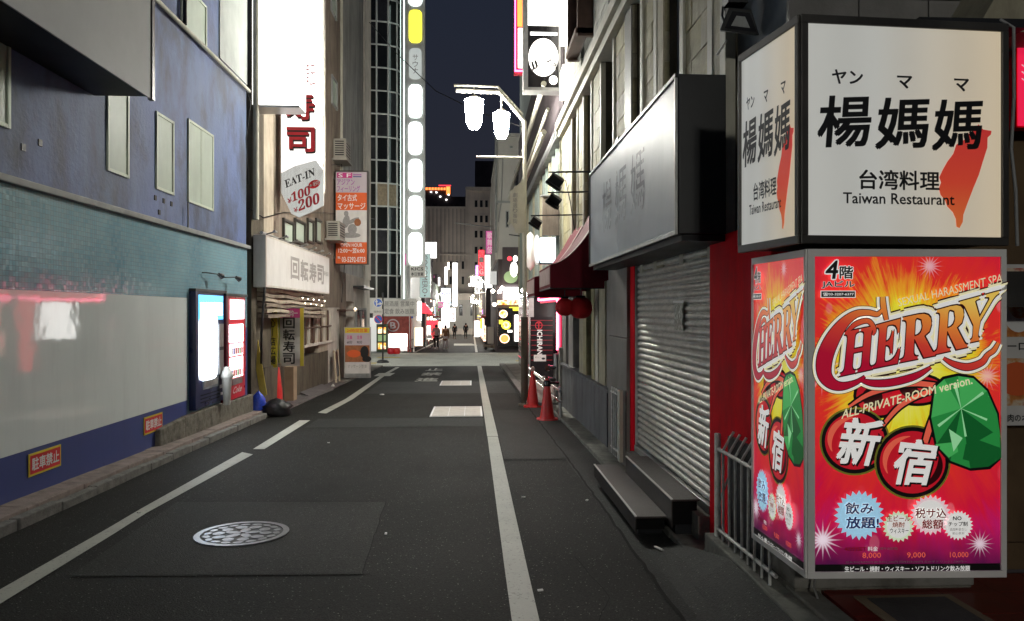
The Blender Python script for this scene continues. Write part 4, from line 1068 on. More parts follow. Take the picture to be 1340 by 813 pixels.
# leaning yellow board, bag, crate, cone and litter at the corner
t = thing("leaning_board", "long yellow plank leaning on the wall behind the blue bag", "plank", W(340, 515, Y=13.9))
a = W(331, 430, Y=14.0); b = W(345, 517, Y=13.75); mb = MB()
d = (b - a).normalized(); n_ = Vector((d.z, 0, -d.x))
mb.hexa([b - n_ * .06, b + n_ * .06, b + n_ * .06 + Vector((0, .025, 0)), b - n_ * .06 + Vector((0, .025, 0)), a - n_ * .055, a + n_ * .055, a + n_ * .055 + Vector((0, .025, 0)), a - n_ * .055 + Vector((0, .025, 0))], "yellow_board"); mb.build("board", t)
def lump(name, lab, cat, c, rx, ry, h, m, seed, n=12):
    rnd = random.Random(seed); mb = MB(); vs = []; fs = []; rows = 6
    for i in range(rows + 1):
        f = i / rows; rr = math.sin(math.pi * min(1, 0.28 + 0.72 * f)) ** 0.6 if f < 1 else 0.02
        for k in range(n):
            a = 2 * math.pi * k / n; q = rr * (1 + rnd.uniform(-.16, .16))
            vs.append((c[0] + rx * q * math.cos(a), c[1] + ry * q * math.sin(a), c[2] + h * f + rnd.uniform(-.02, .02) * (f > 0)))
    for i in range(rows):
        for k in range(n): k2 = (k + 1) % n; fs.append((i * n + k, i * n + k2, (i + 1) * n + k2, (i + 1) * n + k))
    mb.mesh(vs, fs, m, True); mb.face(vs[-n:], m)
    return mb.build(name, label=lab, cat=cat)
g = Gd(338, 541, 0.04); lump("rubbish_bag", "shiny blue plastic bag at the foot of the yellow plank", "bag", (g.x, g.y, G(g.y) + 0.03), 0.14, 0.12, 0.42, "blue_bag", 3)
g = Gd(362, 541, 0.04); lump("rubbish_bag", "low black bin bag in front of the red cone", "bag", (g.x, g.y, G(g.y) + 0.03), 0.27, 0.2, 0.28, "black_bag", 5)
g = Gd(374, 541, 0.0); lump("rubbish_bag", "small white crumpled bag on the road edge beside the black bag", "bag", (g.x, g.y, G(g.y) + 0.0), 0.07, 0.07, 0.16, "white_bag", 8)
g = Gd(376, 524, 0.04)
mb = MB(); mb.gbox(g.x - .12, g.x + .13, g.y, g.y + .3, 0.04, 0.74, "cardboard"); mb.build("wooden_box", bevel=0.01, label="upright tan box standing behind the black bag, right of the red cone", cat="box")
g = Gd(359, 527, 0.04)
t = thing("traffic_cone", "faded red cone half hidden by rubbish bags at the sushi corner", "traffic cone", g, "red traffic cones")
mb = MB(); mb.lathe(g, [(0.17, 0.0), (0.15, 0.3), (0.10, 0.70), (0.06, 0.78), (0.0001, 0.79)], "cone_red", 18); mb.build("cone_body", t)
mb = MB(); mb.gbox(g.x - .2, g.x + .2, g.y - .2, g.y + .2, 0.04, 0.07, "cone_red"); mb.build("base_plate", t, bevel=0.01)
# rubber ramp and A-board
a = [Gd(388, 517), Gd(409, 521), Gd(437, 510), Gd(418, 505)]
mb = MB(); hs = (0.10, 0.015, 0.012, 0.09)
mb.hexa([Vector((p.x, p.y, G(p.y) + .012)) for p in a] + [Vector((p.x, p.y, G(p.y) + .015 + h)) for p, h in zip(a, hs)], "rubber_mat")
mb.build("kerb_ramp", label="dark wedge ramp lying at the kerb before the sushi shop", cat="ramp")
c1, c2 = Gd(440, 502), Gd(464, 494)
t = thing("a_board", "brown A-frame pavement board seen edge on, left of the poster stand", "A-board", (c1 + c2) / 2)
top = W(447, 455, Y=(c1.y + c2.y) / 2)
M("aboard_wood", (0.50, 0.42, 0.30), 0.6, var=0.2)
for (c_, nm) in ((c1, 0), (c2, 1)):
    mb = MB(); w = Vector((0.05, 0.55, 0)) * 0.5
    a0 = Vector((c_.x, c_.y, G(c_.y) + .01)); off = Vector((0, 0.35 if nm == 0 else 0.0, 0))
    mb.tube([a0, Vector((top.x, a0.y, top.z))], 0.03, "aboard_wood"); mb.tube([a0 + Vector((0, .5, 0)), Vector((top.x, a0.y + .5, top.z))], 0.03, "aboard_wood")
    mb.build("leg_frame", t)
    mb = MB(); A = a0.lerp(Vector((top.x, a0.y, top.z)), 0.2); B = a0.lerp(Vector((top.x, a0.y, top.z)), 0.95); q = Vector((0.015, 0, 0))
    mb.hexa([A - q, A + q, A + q + Vector((0, .5, 0)), A - q + Vector((0, .5, 0)), B - q, B + q, B + q + Vector((0, .5, 0)), B - q + Vector((0, .5, 0))], "black_bag"); mb.build("board", t)
F = pxY(21.9, (450, 427, 485, 494)); g = F.P(467, 494)
t = thing("poster_stand", "upright framed poster stand with a yellow header by the A-board", "poster stand", g)
mb = MB(); mb.fbox(F, 450, 427, 485, 494, -0.08, 0, "alu"); mb.build("frame", t, bevel=0.01)
mb = MB(); mb.frect(F, 451.5, 428, 483.5, 435, 0.004, "print_yellow"); mb.frect(F, 451.5, 435, 483.5, 451, 0.004, "sign_lilac"); mb.frect(F, 451.5, 451, 483.5, 473, 0.004, "print_skin"); mb.frect(F, 451.5, 473, 483.5, 488, 0.004, "sign_white"); mb.frect(F, 451.5, 488, 483.5, 493, 0.004, "steel_worn")
mb.fell(F, 477, 460, 5.5, 8, 0.006, "print_black"); mb.fell(F, 480, 469, 6, 4, 0.007, "print_black"); mb.fell(F, 463, 462, 9, 5, 0.006, "print_orange")
mb.ftext(F, "24時間営業", 454, 434, 481, 429.5, 0.007, "print_orange", 0.02); mb.ftext(F, "足裏", 454, 443, 461, 438, 0.007, "print_magenta", 0.02); mb.ftext(F, "全身", 467, 443, 474, 438, 0.007, "print_magenta", 0.02)
mb.ftext(F, "60分", 454, 449, 461, 445, 0.007, "print_black", 0.02); mb.ftext(F, "90分", 467, 449, 474, 445, 0.007, "print_black", 0.02); mb.ftext(F, "マッサージ整体", 455, 481, 480, 476, 0.007, "print_grey", 0.0); mb.build("print", t)
g = Gd(421 + 15, 507); lump("rubbish_bag", "tiny white wrapper on the ground by the A-board", "litter", (g.x, g.y, G(g.y) + 0.0), 0.05, 0.05, 0.09, "white_bag", 11)
# pole with traffic signs at the corner
gp = Gd(501, 474); PX, PY = gp.x, gp.y
t = thing("traffic_sign_pole", "dark post on a round base carrying blue traffic discs at the crossing", "traffic sign", gp)
mb = MB(); mb.tube([gp, (PX, PY, W(501, 382, Y=PY).z)], 0.035, "black_metal"); mb.build("post", t)
mb = MB(); mb.lathe(gp, [(0.26, 0), (0.26, .05), (0.18, .12), (0.04, .14)], "black_metal", 18); mb.build("base", t)
def disc(F, cx, cy, rx, ry, m, rim, name, glyph=None):
    mb = MB(); a = F.P(cx, cy, 0.05); b = F.P(cx, cy, 0.07); k = F.px[4] / (F.px[2] - F.px[0])
    mb.tube([a, b], rx * k, rim, 24); mb.fell(F, cx, cy, rx * .86, ry * .86, 0.075, m)
    if glyph: glyph(mb, F, cx, cy)
    return mb.build(name, t)
F = pxY(PY, (480, 370, 520, 480))
def arrow(mb, F, cx, cy):
    mb.fstroke(F, [(cx - 2, cy + 4), (cx - 2, cy - 2)], 1.5, 0.08, "print_white"); mb.fpoly(F, [(cx - 4, cy - 1), (cx - 2, cy - 5), (cx, cy - 1)], 0.08, "print_white"); mb.fstroke(F, [(cx - 2, cy + 2), (cx + 3, cy + 1)], 1.5, 0.08, "print_white"); mb.fpoly(F, [(cx + 2, cy - 1.5), (cx + 5.5, cy + 1), (cx + 2, cy + 3.5)], 0.08, "print_white")
def slash(mb, F, cx, cy):
    mb.fstroke(F, [(cx - 3.4, cy - 3.4), (cx + 3.4, cy + 3.4)], 1.2, 0.08, "print_bright_red")
disc(F, 495, 395.5, 6, 6, "print_blue", "print_white", "round_sign", arrow)
disc(F, 495.5, 417, 5.6, 5.6, "print_blue", "print_bright_red", "round_sign", slash)
mb = MB(); mb.fbox(F, 488.5, 403.5, 501, 410.5, 0.05, 0.07, "sign_white"); mb.ftext(F, "自転車を除く", 489.5, 408.5, 500, 405.5, 0.075, "print_black", 0.0); mb.build("sub_plate", t)
mb = MB(); mb.fbox(F, 484, 409, 488, 415, -.05, .1, "black_metal"); mb.build("bracket", t)
# ================================================================== BEYOND THE CROSSING, LEFT
gb = thing("glass_tower", "tall white building with a curved grid of dark glass at the corner", "building", (-4.5, 44, G(44)))
plan = [(-7.4, 42.9), (-6.0, 42.9), (-5.33, 42.95), (-4.70, 43.08), (-4.24, 43.4), (-3.98, 43.95)]
z0g = 1.6 + 0.016 * 43; rows = [z0g + i * 1.29 for i in range(16)]
mb = MB()
for i, (x, y) in enumerate(plan):
    mb.tube([(x, y, z0g), (x, y, rows[-1])], 0.075 if i < 2 else 0.055, "mullion_white", 6)
for z in rows:
    mb.tube([(x, y, z) for x, y in plan], 0.05, "mullion_white", 6)
mb.build("mullion_grid", gb)
for i in range(len(plan) - 1):
    a, b = Vector((*plan[i], 0)), Vector((*plan[i + 1], 0))
    for j in range(len(rows) - 1):
        mb = MB(); m = "dark_glass" if (i * 7 + j * 3) % 5 else "dusk_glass"
        if (i, j) in ((2, 4), (3, 4)): m = "sushi_curtain"
        q = [Vector((p.x, p.y, z)) for p, z in ((a, rows[j]), (b, rows[j]), (b, rows[j + 1]), (a, rows[j + 1]))]
        back = Vector((0, 0.04, 0))
        mb.hexa([q[0], q[1], q[1] + back, q[0] + back, q[3], q[2], q[2] + back, q[3] + back], m); mb.build("pane", gb)
mb = MB(); mb.box(-14, -4.1, 44.4, 62, -2, 22, "glass_building"); mb.box(-14, -7.41, 42.9, 44.4, -2, 22, "glass_building"); mb.build("wall", gb)
mb = MB(); mb.box(-3.97, -3.62, 42.7, 45, z0g - .1, 22, "glass_building"); mb.build("fin", gb)
mb = MB(); mb.box(-3.80, -3.76, 42.68, 42.7, z0g, 22, "glow_strip"); mb.build("light_strip", gb)
mb = MB(); mb.box(-3.995, -3.98, 42.8, 42.86, 3.6, 19, "glow_strip"); mb.build("light_strip", gb)
# ground floor shop
F = pxY(42.85, (487, 388, 546, 462))
mb = MB(); mb.fbox(F, 480, 390, 545, 413, -0.6, 0, "sign_white"); mb.build("fascia", gb)
mb = MB(); mb.ftext(F, "居酒屋 営業中", 503, 400, 542, 393, 0.01, "print_grey", 0.02); mb.ftext(F, "定食 飲み放題", 503, 410, 542, 403, 0.01, "print_grey", 0.02); mb.build("print", gb)
mb = MB(); mb.fbox(F, 480, 413, 533, 459, -0.5, -0.3, "glow_dim_white"); mb.build("shop_window", gb)
M("shop_brick_red", (0.28, 0.07, 0.06), 0.7, var=0.3, scale=6)
mb = MB(); mb.fbox(F, 500, 413, 533, 436, -0.3, -0.1, "shop_brick_red"); mb.build("shop_front", gb)
mb = MB()
for i in range(30):
    a, b = 2 * math.pi * i / 30, 2 * math.pi * (i + 1) / 30
    mb.fstroke(F, [(514 + 7.6 * math.cos(a), 425 + 7.6 * math.sin(a)), (514 + 7.6 * math.cos(b), 425 + 7.6 * math.sin(b))], 1.6, -0.09, "sign_lilac")
mb.ftext(F, "B", 510.5, 429, 517.5, 421, -0.09, "sign_lilac", 0.03); mb.build("round_emblem", gb)
mb = MB(); mb.fbox(F, 509, 436, 534, 453, -0.3, -0.06, "glow_shop_white"); mb.build("lit_counter", gb)
for (x0, x1) in ((533, 535.2), (536.5, 538), (540.5, 542)):
    mb = MB(); mb.fbox(F, x0, 413, x1, 460, -0.1, 0, "shop_brick_red" if x0 != 540.5 else "sign_white"); mb.build("door_post", gb)
mb = MB(); mb.fbox(F, 542.5, 428, 553, 452, -0.3, -0.1, "glow_shop_warm"); mb.build("shop_door", gb)
t = thing("food_display_case", "green framed glass menu case outside the corner shop", "display case", F.P(502, 460))
mb = MB(); mb.fbox(F, 495, 423, 509, 459, 0.4, 0.8, "far_wall_green"); mb.build("case_frame", t)
for k in range(3): mb = MB(); mb.fbox(F, 497, 427 + 10 * k, 507, 435 + 10 * k, 0.8, 0.82, "food_print_lit" if k != 1 else "glow_green"); mb.build("shelf_picture", t)
for i, (x, m, lab) in enumerate(((513.5, "print_red", "left round red planter before the lit counter"), (520.5, "cone_red", "right round bright red planter before the lit counter"))):
    q = F.P(x, 459.5, 0.7); mb = MB(); mb.lathe((q.x, q.y, G(q.y)), [(0.16, 0), (0.22, .1), (0.2, .3), (0.12, .34)], m, 14); mb.build("planter", label=lab, cat="planter", group="planters by the shop")
# the tall sign of glowing capsules
F = pxY(41.9, (533, -40, 556, 350))
t = thing("capsule_sign", "tall vertical sign stack of glowing capsule lights on the white tower", "sign", F.P(544, 350))
mb = MB(); mb.fbox(F, 531.5, -60, 556, 347, -0.6, 0, "glass_building"); mb.build("sign_box", t)
for (a, b, m) in ((-42, 6.5, "glow_pill"), (12, 55, "glow_pill_yellow"), (62, 103, "glow_pill_dim"), (110, 153, "glow_pill"), (159, 201, "glow_pill"), (208, 249.5, "glow_pill"), (256, 298, "glow_pill"), (304, 346, "glow_pill")):
    P = []; cx, hw, hh, r = 543.5, 8.3, (b - a) / 2, 6.0; cy = (a + b) / 2
    for (sx, sy, a0) in ((1, 1, 0), (-1, 1, 90), (-1, -1, 180), (1, -1, 270)):
        for k in range(5): an = R(a0 + 22.5 * k); P.append((cx + sx * (hw - r) + r * math.cos(an), cy + sy * (hh - r) + r * math.sin(an)))
    mb = MB(); mb.fpoly(F, P, 0.03, m)
    if m == "glow_pill_dim": mb.vtext(F, "サウナ", 540, 70, 547, 96, 0.04, "print_grey", 0.0)
    mb.build("light_capsule", t)
mb = MB(); mb.fbox(F, 536, 347, 556, 362, -0.3, 0, "sign_white"); mb.ftext(F, "KICS", 538, 353, 554, 349, 0.01, "print_black", 0.03); mb.ftext(F, "本日営業", 538, 360, 554, 355.5, 0.01, "print_black", 0.03); mb.build("name_plate", t)
# COCOMERO blade
F = pxY(47.0, (547, 331, 563, 389))
t = thing("cocomero_sign", "pale teal vertical blade sign reading COCOMERO", "sign", F.P(555, 389))
mb = MB(); mb.fbox(F, 549, 331, 563.5, 389, -0.3, 0, "alu"); mb.frect(F, 549.6, 332, 563, 388.4, 0.01, "glow_cocomero"); mb.build("sign_box", t)
mb = MB(); mb.ftext(F, "COCOMERO", 0, 0, 0, 0, 0.03, "print_grey", 0.01, quad=[(552.5, 333), (552.5, 383), (559.5, 383), (559.5, 333)]); mb.fell(F, 556, 386, 1, 1, 0.03, "print_black"); mb.build("print", t)
def bldg(name, lab, x0, x1, y0, y1, ztop, m, wins=None, wm="dusk_glass"):
    t = thing(name, lab, "building", ((x0 + x1) / 2, y0, G(y0)))
    mb = MB(); mb.box(x0, x1, y0, y1, G(y0) - 3, ztop, m); mb.build("wall", t)
    return t
b = bldg("far_building", "dark narrow building behind the COCOMERO sign", -14, -3.85, 62.5, 75, 6.5, "far_wall_dark")
b = bldg("far_building", "dark green shop building beside the far white signs", -14, -4.0, 75.5, 95, 2.6 + 2, "far_wall_green")
b = bldg("far_building", "low dark building with magenta trim at the far left of the street", -14, -4.3, 95.5, 125, 6.2, "far_wall_dark")
SEEN = {}
def shop_row(x, y0, y1, side, base):
    rr = random.Random(base); y = y0; k = 0
    while y < y1:
        L = rr.uniform(2.6, 5.0); z0 = G(y) + .15; h_ = rr.uniform(1.8, 2.3); gm_ = ("glow_shop_warm", "glow_shop_white", "glow_warm", "glow_red")[k % 4]; cn = (k // 4 + k) % 4
        t = thing("shopfront", "%s lit shopfront added under a %s canopy on the far %s" % (("peach", "cream", "amber", "red")[k % 4], ("red", "grey", "burgundy", "navy")[cn], side), "shopfront", (x, y + L / 2, z0), "lit shopfronts added down the far street")
        s_ = 1 if side == "left" else -1
        mb = MB(); mb.box(x, x + s_ * .12, y, y + L - .3, z0, z0 + h_, "far_wall_dark"); mb.build("surround", t)
        mb = MB(); mb.box(x + s_ * .121, x + s_ * .14, y + .2, y + L * .55, z0 + .3, z0 + h_ - .1, gm_); mb.build("lit_window", t)
        mb = MB(); mb.box(x + s_ * .121, x + s_ * .13, y + L * .6, y + L - .5, z0, z0 + h_ - .1, "glow_shop_warm"); mb.build("door", t)
        mb = MB(); mb.box(x, x + s_ * rr.uniform(.3, .7), y + .1, y + L - .4, z0 + h_ + .02, z0 + h_ + .14, ("cone_red", "far_wall_grey", "awning_cloth", "print_navy")[cn]); mb.build("canopy", t)
        y += L + rr.uniform(0.1, 1.0); k += 1
def blade_far(lab, D, rect, m, txt=None, tm="print_red", vertical=True, th=0.25, cat="sign", g="small glowing signs far down the street", box="far_wall_dark"):
    F = pxY(D, rect, rect); x0, y0, x1, y1 = rect
    if lab in SEEN: lab = lab.replace("small", "smaller, dimmer" if (x1 - x0) < SEEN[lab] else "larger")
    SEEN[lab] = x1 - x0
    t = thing("blade_sign", lab, cat, F.P((x0 + x1) / 2, y1), g)
    mb = MB(); mb.fbox(F, x0, y0, x1, y1, -th, 0, box); mb.build("sign_box", t)
    mb = MB(); mb.frect(F, x0 + .3, y0 + .3, x1 - .3, y1 - .3, 0.02, m); mb.build("lit_face", t)
    if txt:
        mb = MB(); w = (x1 - x0) * 0.2
        if vertical: mb.vtext(F, txt, x0 + w, y0 + 1.5, x1 - w, y1 - 1.5, 0.04, tm, 0.02)
        else: mb.ftext(F, txt, x0 + w / 2, y1 - (y1 - y0) * .25, x1 - w / 2, y0 + (y1 - y0) * .25, 0.04, tm, 0.02)
        mb.build("print", t)
    return t
blade_far("square white lightbox above the COCOMERO sign", 50, (553, 316, 571.5, 337), "glow_white")
blade_far("long bright white vertical sign left of the far street", 80, (592, 343, 599, 400), "glow_white")
blade_far("thin warm vertical sign just left of the long white one", 84, (585.5, 342, 588.5, 352), "glow_warm")
blade_far("narrow white sign with red top left of the far street", 83, (581.5, 348, 586, 372), "glow_shop_white", "居酒屋", "print_red")
blade_far("white and magenta sign stack low on the far left", 72, (577, 376, 590, 395), "glow_blue_white", "カラオケ", "print_purple", False)
blade_far("white lit panel with purple letters below the stack", 74, (578, 397, 588, 428), "glow_white", "カラオケ館", "print_purple")
blade_far("small magenta sign under the purple emblem", 70, (573, 394, 580, 402), "glow_magenta_dim", "B", "print_white", False)
blade_far("short white sign at far left above the pedestrians", 90, (589, 402, 596, 420), "glow_shop_white", "麺", "print_red")
blade_far("tiny magenta edge sign above the capsule sign's foot", 42.4, (529.8, 331, 533, 346), "glow_magenta_dim", None)
rf = random.Random(21)
cols = ["glow_shop_white", "glow_shop_warm", "glow_white", "glow_red", "glow_blue_white", "glow_purple", "glow_magenta_dim", "glow_dim_white", "glow_warm", "glow_pill_yellow"]
names = {"glow_shop_white": "creamy white", "glow_shop_warm": "warm peach", "glow_white": "bright white", "glow_red": "red", "glow_blue_white": "pale blue", "glow_purple": "purple", "glow_magenta_dim": "dim magenta", "glow_dim_white": "dim grey", "glow_warm": "amber", "glow_pill_yellow": "yellow"}
words = ["酒場", "焼肉", "寿司", "BAR", "珈琲", "薬局", "24H", "居酒屋", "麺", "うどん", "OPEN", "酒", "茶"]
eng = ["tavern", "grilled meat", "sushi", "BAR", "coffee", "pharmacy", "24H", "pub", "noodle", "udon", "OPEN", "sake", "tea"]
for i in range(26):
    Df = rf.uniform(64, 118); left = i % 2 == 0
    pxe = 670 + 1000 * ((-3.7 if left else 1.25) / Df - 0.052) + rf.uniform(-2, 3) * (1 if left else -1)
    w_ = rf.uniform(1.6, 4.0); hgt = rf.choice((3, 5, 8, 14)) * rf.uniform(.8, 1.3); yc = rf.uniform(352, 426)
    a_ = pxe if left else pxe - w_
    rf.random(); c_ = cols[(i * 7) % 10]
    blade_far("small %s sign with %s lettering, %s on the far %s" % (names[c_], eng[i % 13], ("up high", "midway up", "down low")[min(2, int((yc - 350) / 27))], "left" if left else "right"), Df, (a_, yc - hgt / 2, a_ + w_, yc + hgt / 2), c_, words[i % 13], "print_red" if i % 3 else "print_black", hgt > 6)
shop_row(-3.84, 62.8, 112, "left", 5); shop_row(1.08, 61, 112, "right", 9)  # generic lit fronts added to throw warm light on the far street
# red awning shop
F = pxY(47.5, (548, 395, 562, 410))
t = thing("red_shop_awning", "bright red awning over the lit shop beyond the tower", "awning", F.P(555, 410))
mb = MB(); P = [F.P(547, 395, 0), F.P(556, 396, 0.0), F.P(565, 407, 0), F.P(565, 410, 0), F.P(552, 409, 0)]
mb.face(P, "glow_red"); mb.mesh([p + Vector((0, 1.5, 0)) for p in P] + P, [(0, 1, 6, 5), (1, 2, 7, 6), (2, 3, 8, 7)], "cone_red"); mb.build("awning_cloth", t)
mb = MB(); mb.tube([F.P(557, 409, -.3), F.P(557, 452, -.3)], .05, "alu"); mb.build("post", t)
blade_far("glowing white column sign under the red awning", 46.5, (545.5, 394, 552, 419), "glow_white")
blade_far("red lit menu board behind the two strolling people", 56, (556, 418, 573, 442), "glow_red", "営業中", "print_white", False)
blade_far("pink and white lit menu board below the red one", 55, (557.5, 425, 564, 444), "glow_shop_white", "牛丼", "print_red")
F = pxY(45.5, (530, 405, 545, 420)); gq = Gd(541.5, 460)
t = thing("no_entry_pole", "thin pale pole with a small blue disc outside the corner shop", "traffic sign", gq)
F = pxY(gq.y, (535, 405, 545, 460)); mb = MB(); mb.tube([gq, F.P(541.5, 410)], 0.04, "sign_white"); mb.build("post", t)
disc(F, 539.5, 412.5, 3.4, 3.4, "print_blue", "print_blue", "round_sign")
# bicycle leaning by the shop
def bicycle(c, lab):
    t = thing("bicycle", lab, "bicycle", c)
    for dx in (-.5, .5):
        mb = MB(); ctr = Vector(c) + Vector((dx, 0, .33))
        mb.tube([ctr + Vector((.31 * math.cos(2 * math.pi * i / 20), 0, .31 * math.sin(2 * math.pi * i / 20))) for i in range(21)], 0.02, "cable_black", 6, False)
        for i in range(6): mb.tube([ctr, ctr + Vector((.3 * math.cos(math.pi * i / 3), 0, .3 * math.sin(math.pi * i / 3)))], 0.004, "alu", 4)
        mb.build("wheel", t)
    C = Vector(c); mb = MB()
    for a, b in (((-.5, .33), (-.08, .3)), ((-.08, .3), (-.2, .8)), ((-.2, .72), (.38, .78)), ((-.08, .3), (.38, .7)), ((.5, .33), (.35, .95)), ((-.5, .33), (-.2, .72))):
        mb.tube([C + Vector((a[0], 0, a[1])), C + Vector((b[0], 0, b[1]))], 0.018, "print_bright_red", 6)
    mb.build("frame", t)
    mb = MB(); mb.tube([C + Vector((-.28, 0, .83)), C + Vector((-.08, 0, .84))], [.06, .03], "cable_black"); mb.build("saddle", t)
    mb = MB(); mb.tube([C + Vector((.35, -.25, .98)), C + Vector((.35, .25, .98))], 0.014, "alu"); mb.build("handlebar", t)
    mb = MB(); mb.box(C.x + .42, C.x + .72, C.y - .18, C.y + .18, C.z + .7, C.z + .92, "alu"); mb.build("basket", t)
q = Gd(551, 456); bicycle(Vector((q.x, q.y, G(q.y))), "red bicycle parked by the lit shop door behind the crossing")

# ================================================================== PEOPLE
def person(c, lab, coat, trousers, hair, H=1.65, stride=0.16, arm=0.1, skirt=0.0, shoe="shoe_light", hood=False, turn=0.0):
    t = thing("person", lab, "person", c)
    s = H / 1.7
    rot = Matrix.Rotation(turn, 3, "Z")
    def V(x, y, z): return Vector(c) + rot @ Vector((x * s, y * s, z * s))
    def skin(name, verts, edges, rad, m, root, lv=2):
        me = bpy.data.meshes.new(name)
        L = OFF[t.name]
        me.from_pydata([v - L for v in verts], edges, []); me.materials.append(MATS[m])
        o = bpy.data.objects.new(name, me); COL.objects.link(o); o.parent = t; OFF[o.name] = L
        sk = o.modifiers.new("skin", "SKIN"); sk.use_smooth_shade = True
        for i, r in enumerate(rad):
            d = me.skin_vertices[0].data[i]; r = r if isinstance(r, tuple) else (r, r); d.radius = (r[0] * s, r[1] * s); d.use_root = (i == root)
        sb_ = o.modifiers.new("subd", "SUBSURF"); sb_.levels = lv; sb_.render_levels = lv
        return o
    st = stride
    vs = [V(0, 0, .93), V(0, 0, 1.12), V(0, 0, 1.36), V(0, 0, 1.47), V(0, .01, 1.56), V(0, .01, 1.66),
          V(-.10, 0, .86), V(-.10, st * .6, .48), V(-.10, st * .6, .08), V(-.10, st * .6 + .14, .04),
          V(.10, 0, .86), V(.10, -st * .2, .48), V(.10, -st * 1.3, .10), V(.10, -st * 1.3 + .14, .04),
          V(-.18, 0, 1.40), V(-.24, .02, 1.14), V(-.23, arm, .90), V(-.22, arm + .03, .80),
          V(.18, 0, 1.40), V(.24, -.02, 1.14), V(.23, -arm, .90), V(.22, -arm + .02, .80)]
    ed = [(0, 1), (1, 2), (2, 3), (3, 4), (4, 5), (0, 6), (6, 7), (7, 8), (8, 9), (0, 10), (10, 11), (11, 12), (12, 13), (2, 14), (14, 15), (15, 16), (16, 17), (2, 18), (18, 19), (19, 20), (20, 21)]
    ra = [(.14, .10), (.12, .09), (.15, .10), .05, (.085, .095), (.075, .09), .08, .055, .038, (.045, .03), .08, .055, .038, (.045, .03), .055, .042, .034, .036, .055, .042, .034, .036]
    skin("body", vs, ed, ra, "skin", 0)
    # clothing a little larger than the body
    ci = [0, 1, 2, 3, 14, 15, 16, 18, 19, 20]
    cv = [V(0, 0, .80 - skirt)] + [vs[i] for i in ci]; cv[4] = V(0, 0, 1.43)
    ce = [(0, 1), (1, 2), (2, 3), (3, 4), (3, 5), (5, 6), (6, 7), (3, 8), (8, 9), (9, 10)]
    cr = [(.19, .15), (.18, .14), (.155, .125), (.18, .13), (.075, .07), .075, .06, .05, .075, .06, .05]
    skin("coat", cv, ce, cr, coat, 1)
    tv = [V(0, 0, .90), vs[6], vs[7], vs[8] + Vector((0, 0, .03)), vs[10], vs[11], vs[12] + Vector((0, 0, .03))]
    skin("trousers", tv, [(0, 1), (1, 2), (2, 3), (0, 4), (4, 5), (5, 6)], [(.16, .12), .095, .07, .055, .095, .07, .055], trousers, 0)
    for k, (a, b) in enumerate(((8, 9), (12, 13))):
        mb = MB(); A, B = vs[a], vs[b]
        mb.tube([A + Vector((0, -.05, -.03)), A + Vector((0, 0, -.02)), B + Vector((0, 0, .01)), B + Vector((0, .06, 0))], [.035, .05, .045, .02], shoe, 8); mb.build("shoe", t)
    mb = MB(); hc = V(0, -.01, 1.56)
    mb.lathe(hc, [(.075, -.06), (.10, 0.0), (.10, .07), (.075, .125), (.03, .15), (.0001, .152)], hair if not hood else coat, 12, s, s * 1.1)
    mb.build("hair" if not hood else "hood", t)
    return t
for (px, py, args) in ((571, 456, dict(lab="person in a pale coat and dark trousers walking away, left of the pair", coat="coat_cream", trousers="trousers_dark", hair="hair_black", H=1.62)),
                       (583, 456.5, dict(lab="person in a brown coat walking away, right of the pair", coat="coat_brown", trousers="sign_lilac", hair="hair_black", H=1.55, skirt=.2)),
                       (595, 443, dict(lab="distant person all in black, left of the far pair", coat="coat_black", trousers="coat_black", hair="hair_black", H=1.68, shoe="coat_black")),
                       (609.5, 442.5, dict(lab="distant person in a bulky black coat, right of the far pair", coat="coat_black", trousers="coat_black", hair="hair_black", H=1.78, shoe="coat_black", skirt=.15))):
    q = Gd(px, py); person(Vector((q.x, q.y, G(q.y))), **args)

# ================================================================== FAR END OF THE STREET
eb = thing("end_building", "wide grey brown building with dark window rows closing the street", "building", (0, 130, G(130)))
YE = 130
F = pxY(YE, (545, 240, 690, 445))
mb = MB(); mb.fbox(F, 540, 269, 616, 383, -10, 0, "far_wall_grey"); mb.build("wall", eb)
mb = MB(); mb.fbox(F, 609, 245, 700, 383, -12, 0.3, "far_wall_grey"); mb.build("wall", eb)
mb = MB(); mb.fbox(F, 609, 244, 700, 249, -12, 0.8, "far_wall_grey"); mb.build("parapet", eb)
mb = MB()
for k in range(10): mb.fbox(F, 561 + k * 5.2, 272, 561.5 + k * 5.2, 342, 0, 0.15, "far_wall_dark")
mb.build("facade_rib", eb)
for j, y in enumerate((260, 280, 300, 321, 341, 361)):
    for i in range(4 if j < 3 else 2):
        x = 620 + i * 6.8; window(eb, F, x, y, x + 5.4, y + 11, "far_wall_grey", "dusk_glass", fw=0.12, dep=0.5, d0=0.3)
        # panes sit in front of the 0.3 m deeper wing
for y in (340, 360):
    for x in (587, 595, 603, 611):
        window(eb, F, x, y, x + 5, y + 12, "far_wall_grey", "dusk_glass", fw=0.12, dep=0.3, d0=0.05)
mb = MB(); mb.fbox(F, 540, 331, 616, 333, -1, 0.4, "far_wall_grey"); mb.build("string_course", eb)
wb = thing("end_shop", "low white lit building with tall windows at the end of the street", "building", (0, 128, G(128)))
F = pxY(126, (575, 380, 660, 437))
mb = MB(); mb.fbox(F, 575, 391, 660, 437, -3, 0, "far_wall_white"); mb.build("wall", wb)
mb = MB(); mb.fbox(F, 575, 383, 660, 391.5, -3.6, 0.4, "far_wall_grey"); mb.build("roof_band", wb)
for (x0, x1) in ((600, 606), (614.5, 619), (589, 594)): window(wb, F, x0, 397, x1, 413, "far_wall_white", "dusk_glass", fw=0.1, dep=0.12)
mb = MB(); mb.fbox(F, 588, 429, 624, 437, 0.2, 0.5, "far_wall_grey"); mb.build("low_wall", wb)
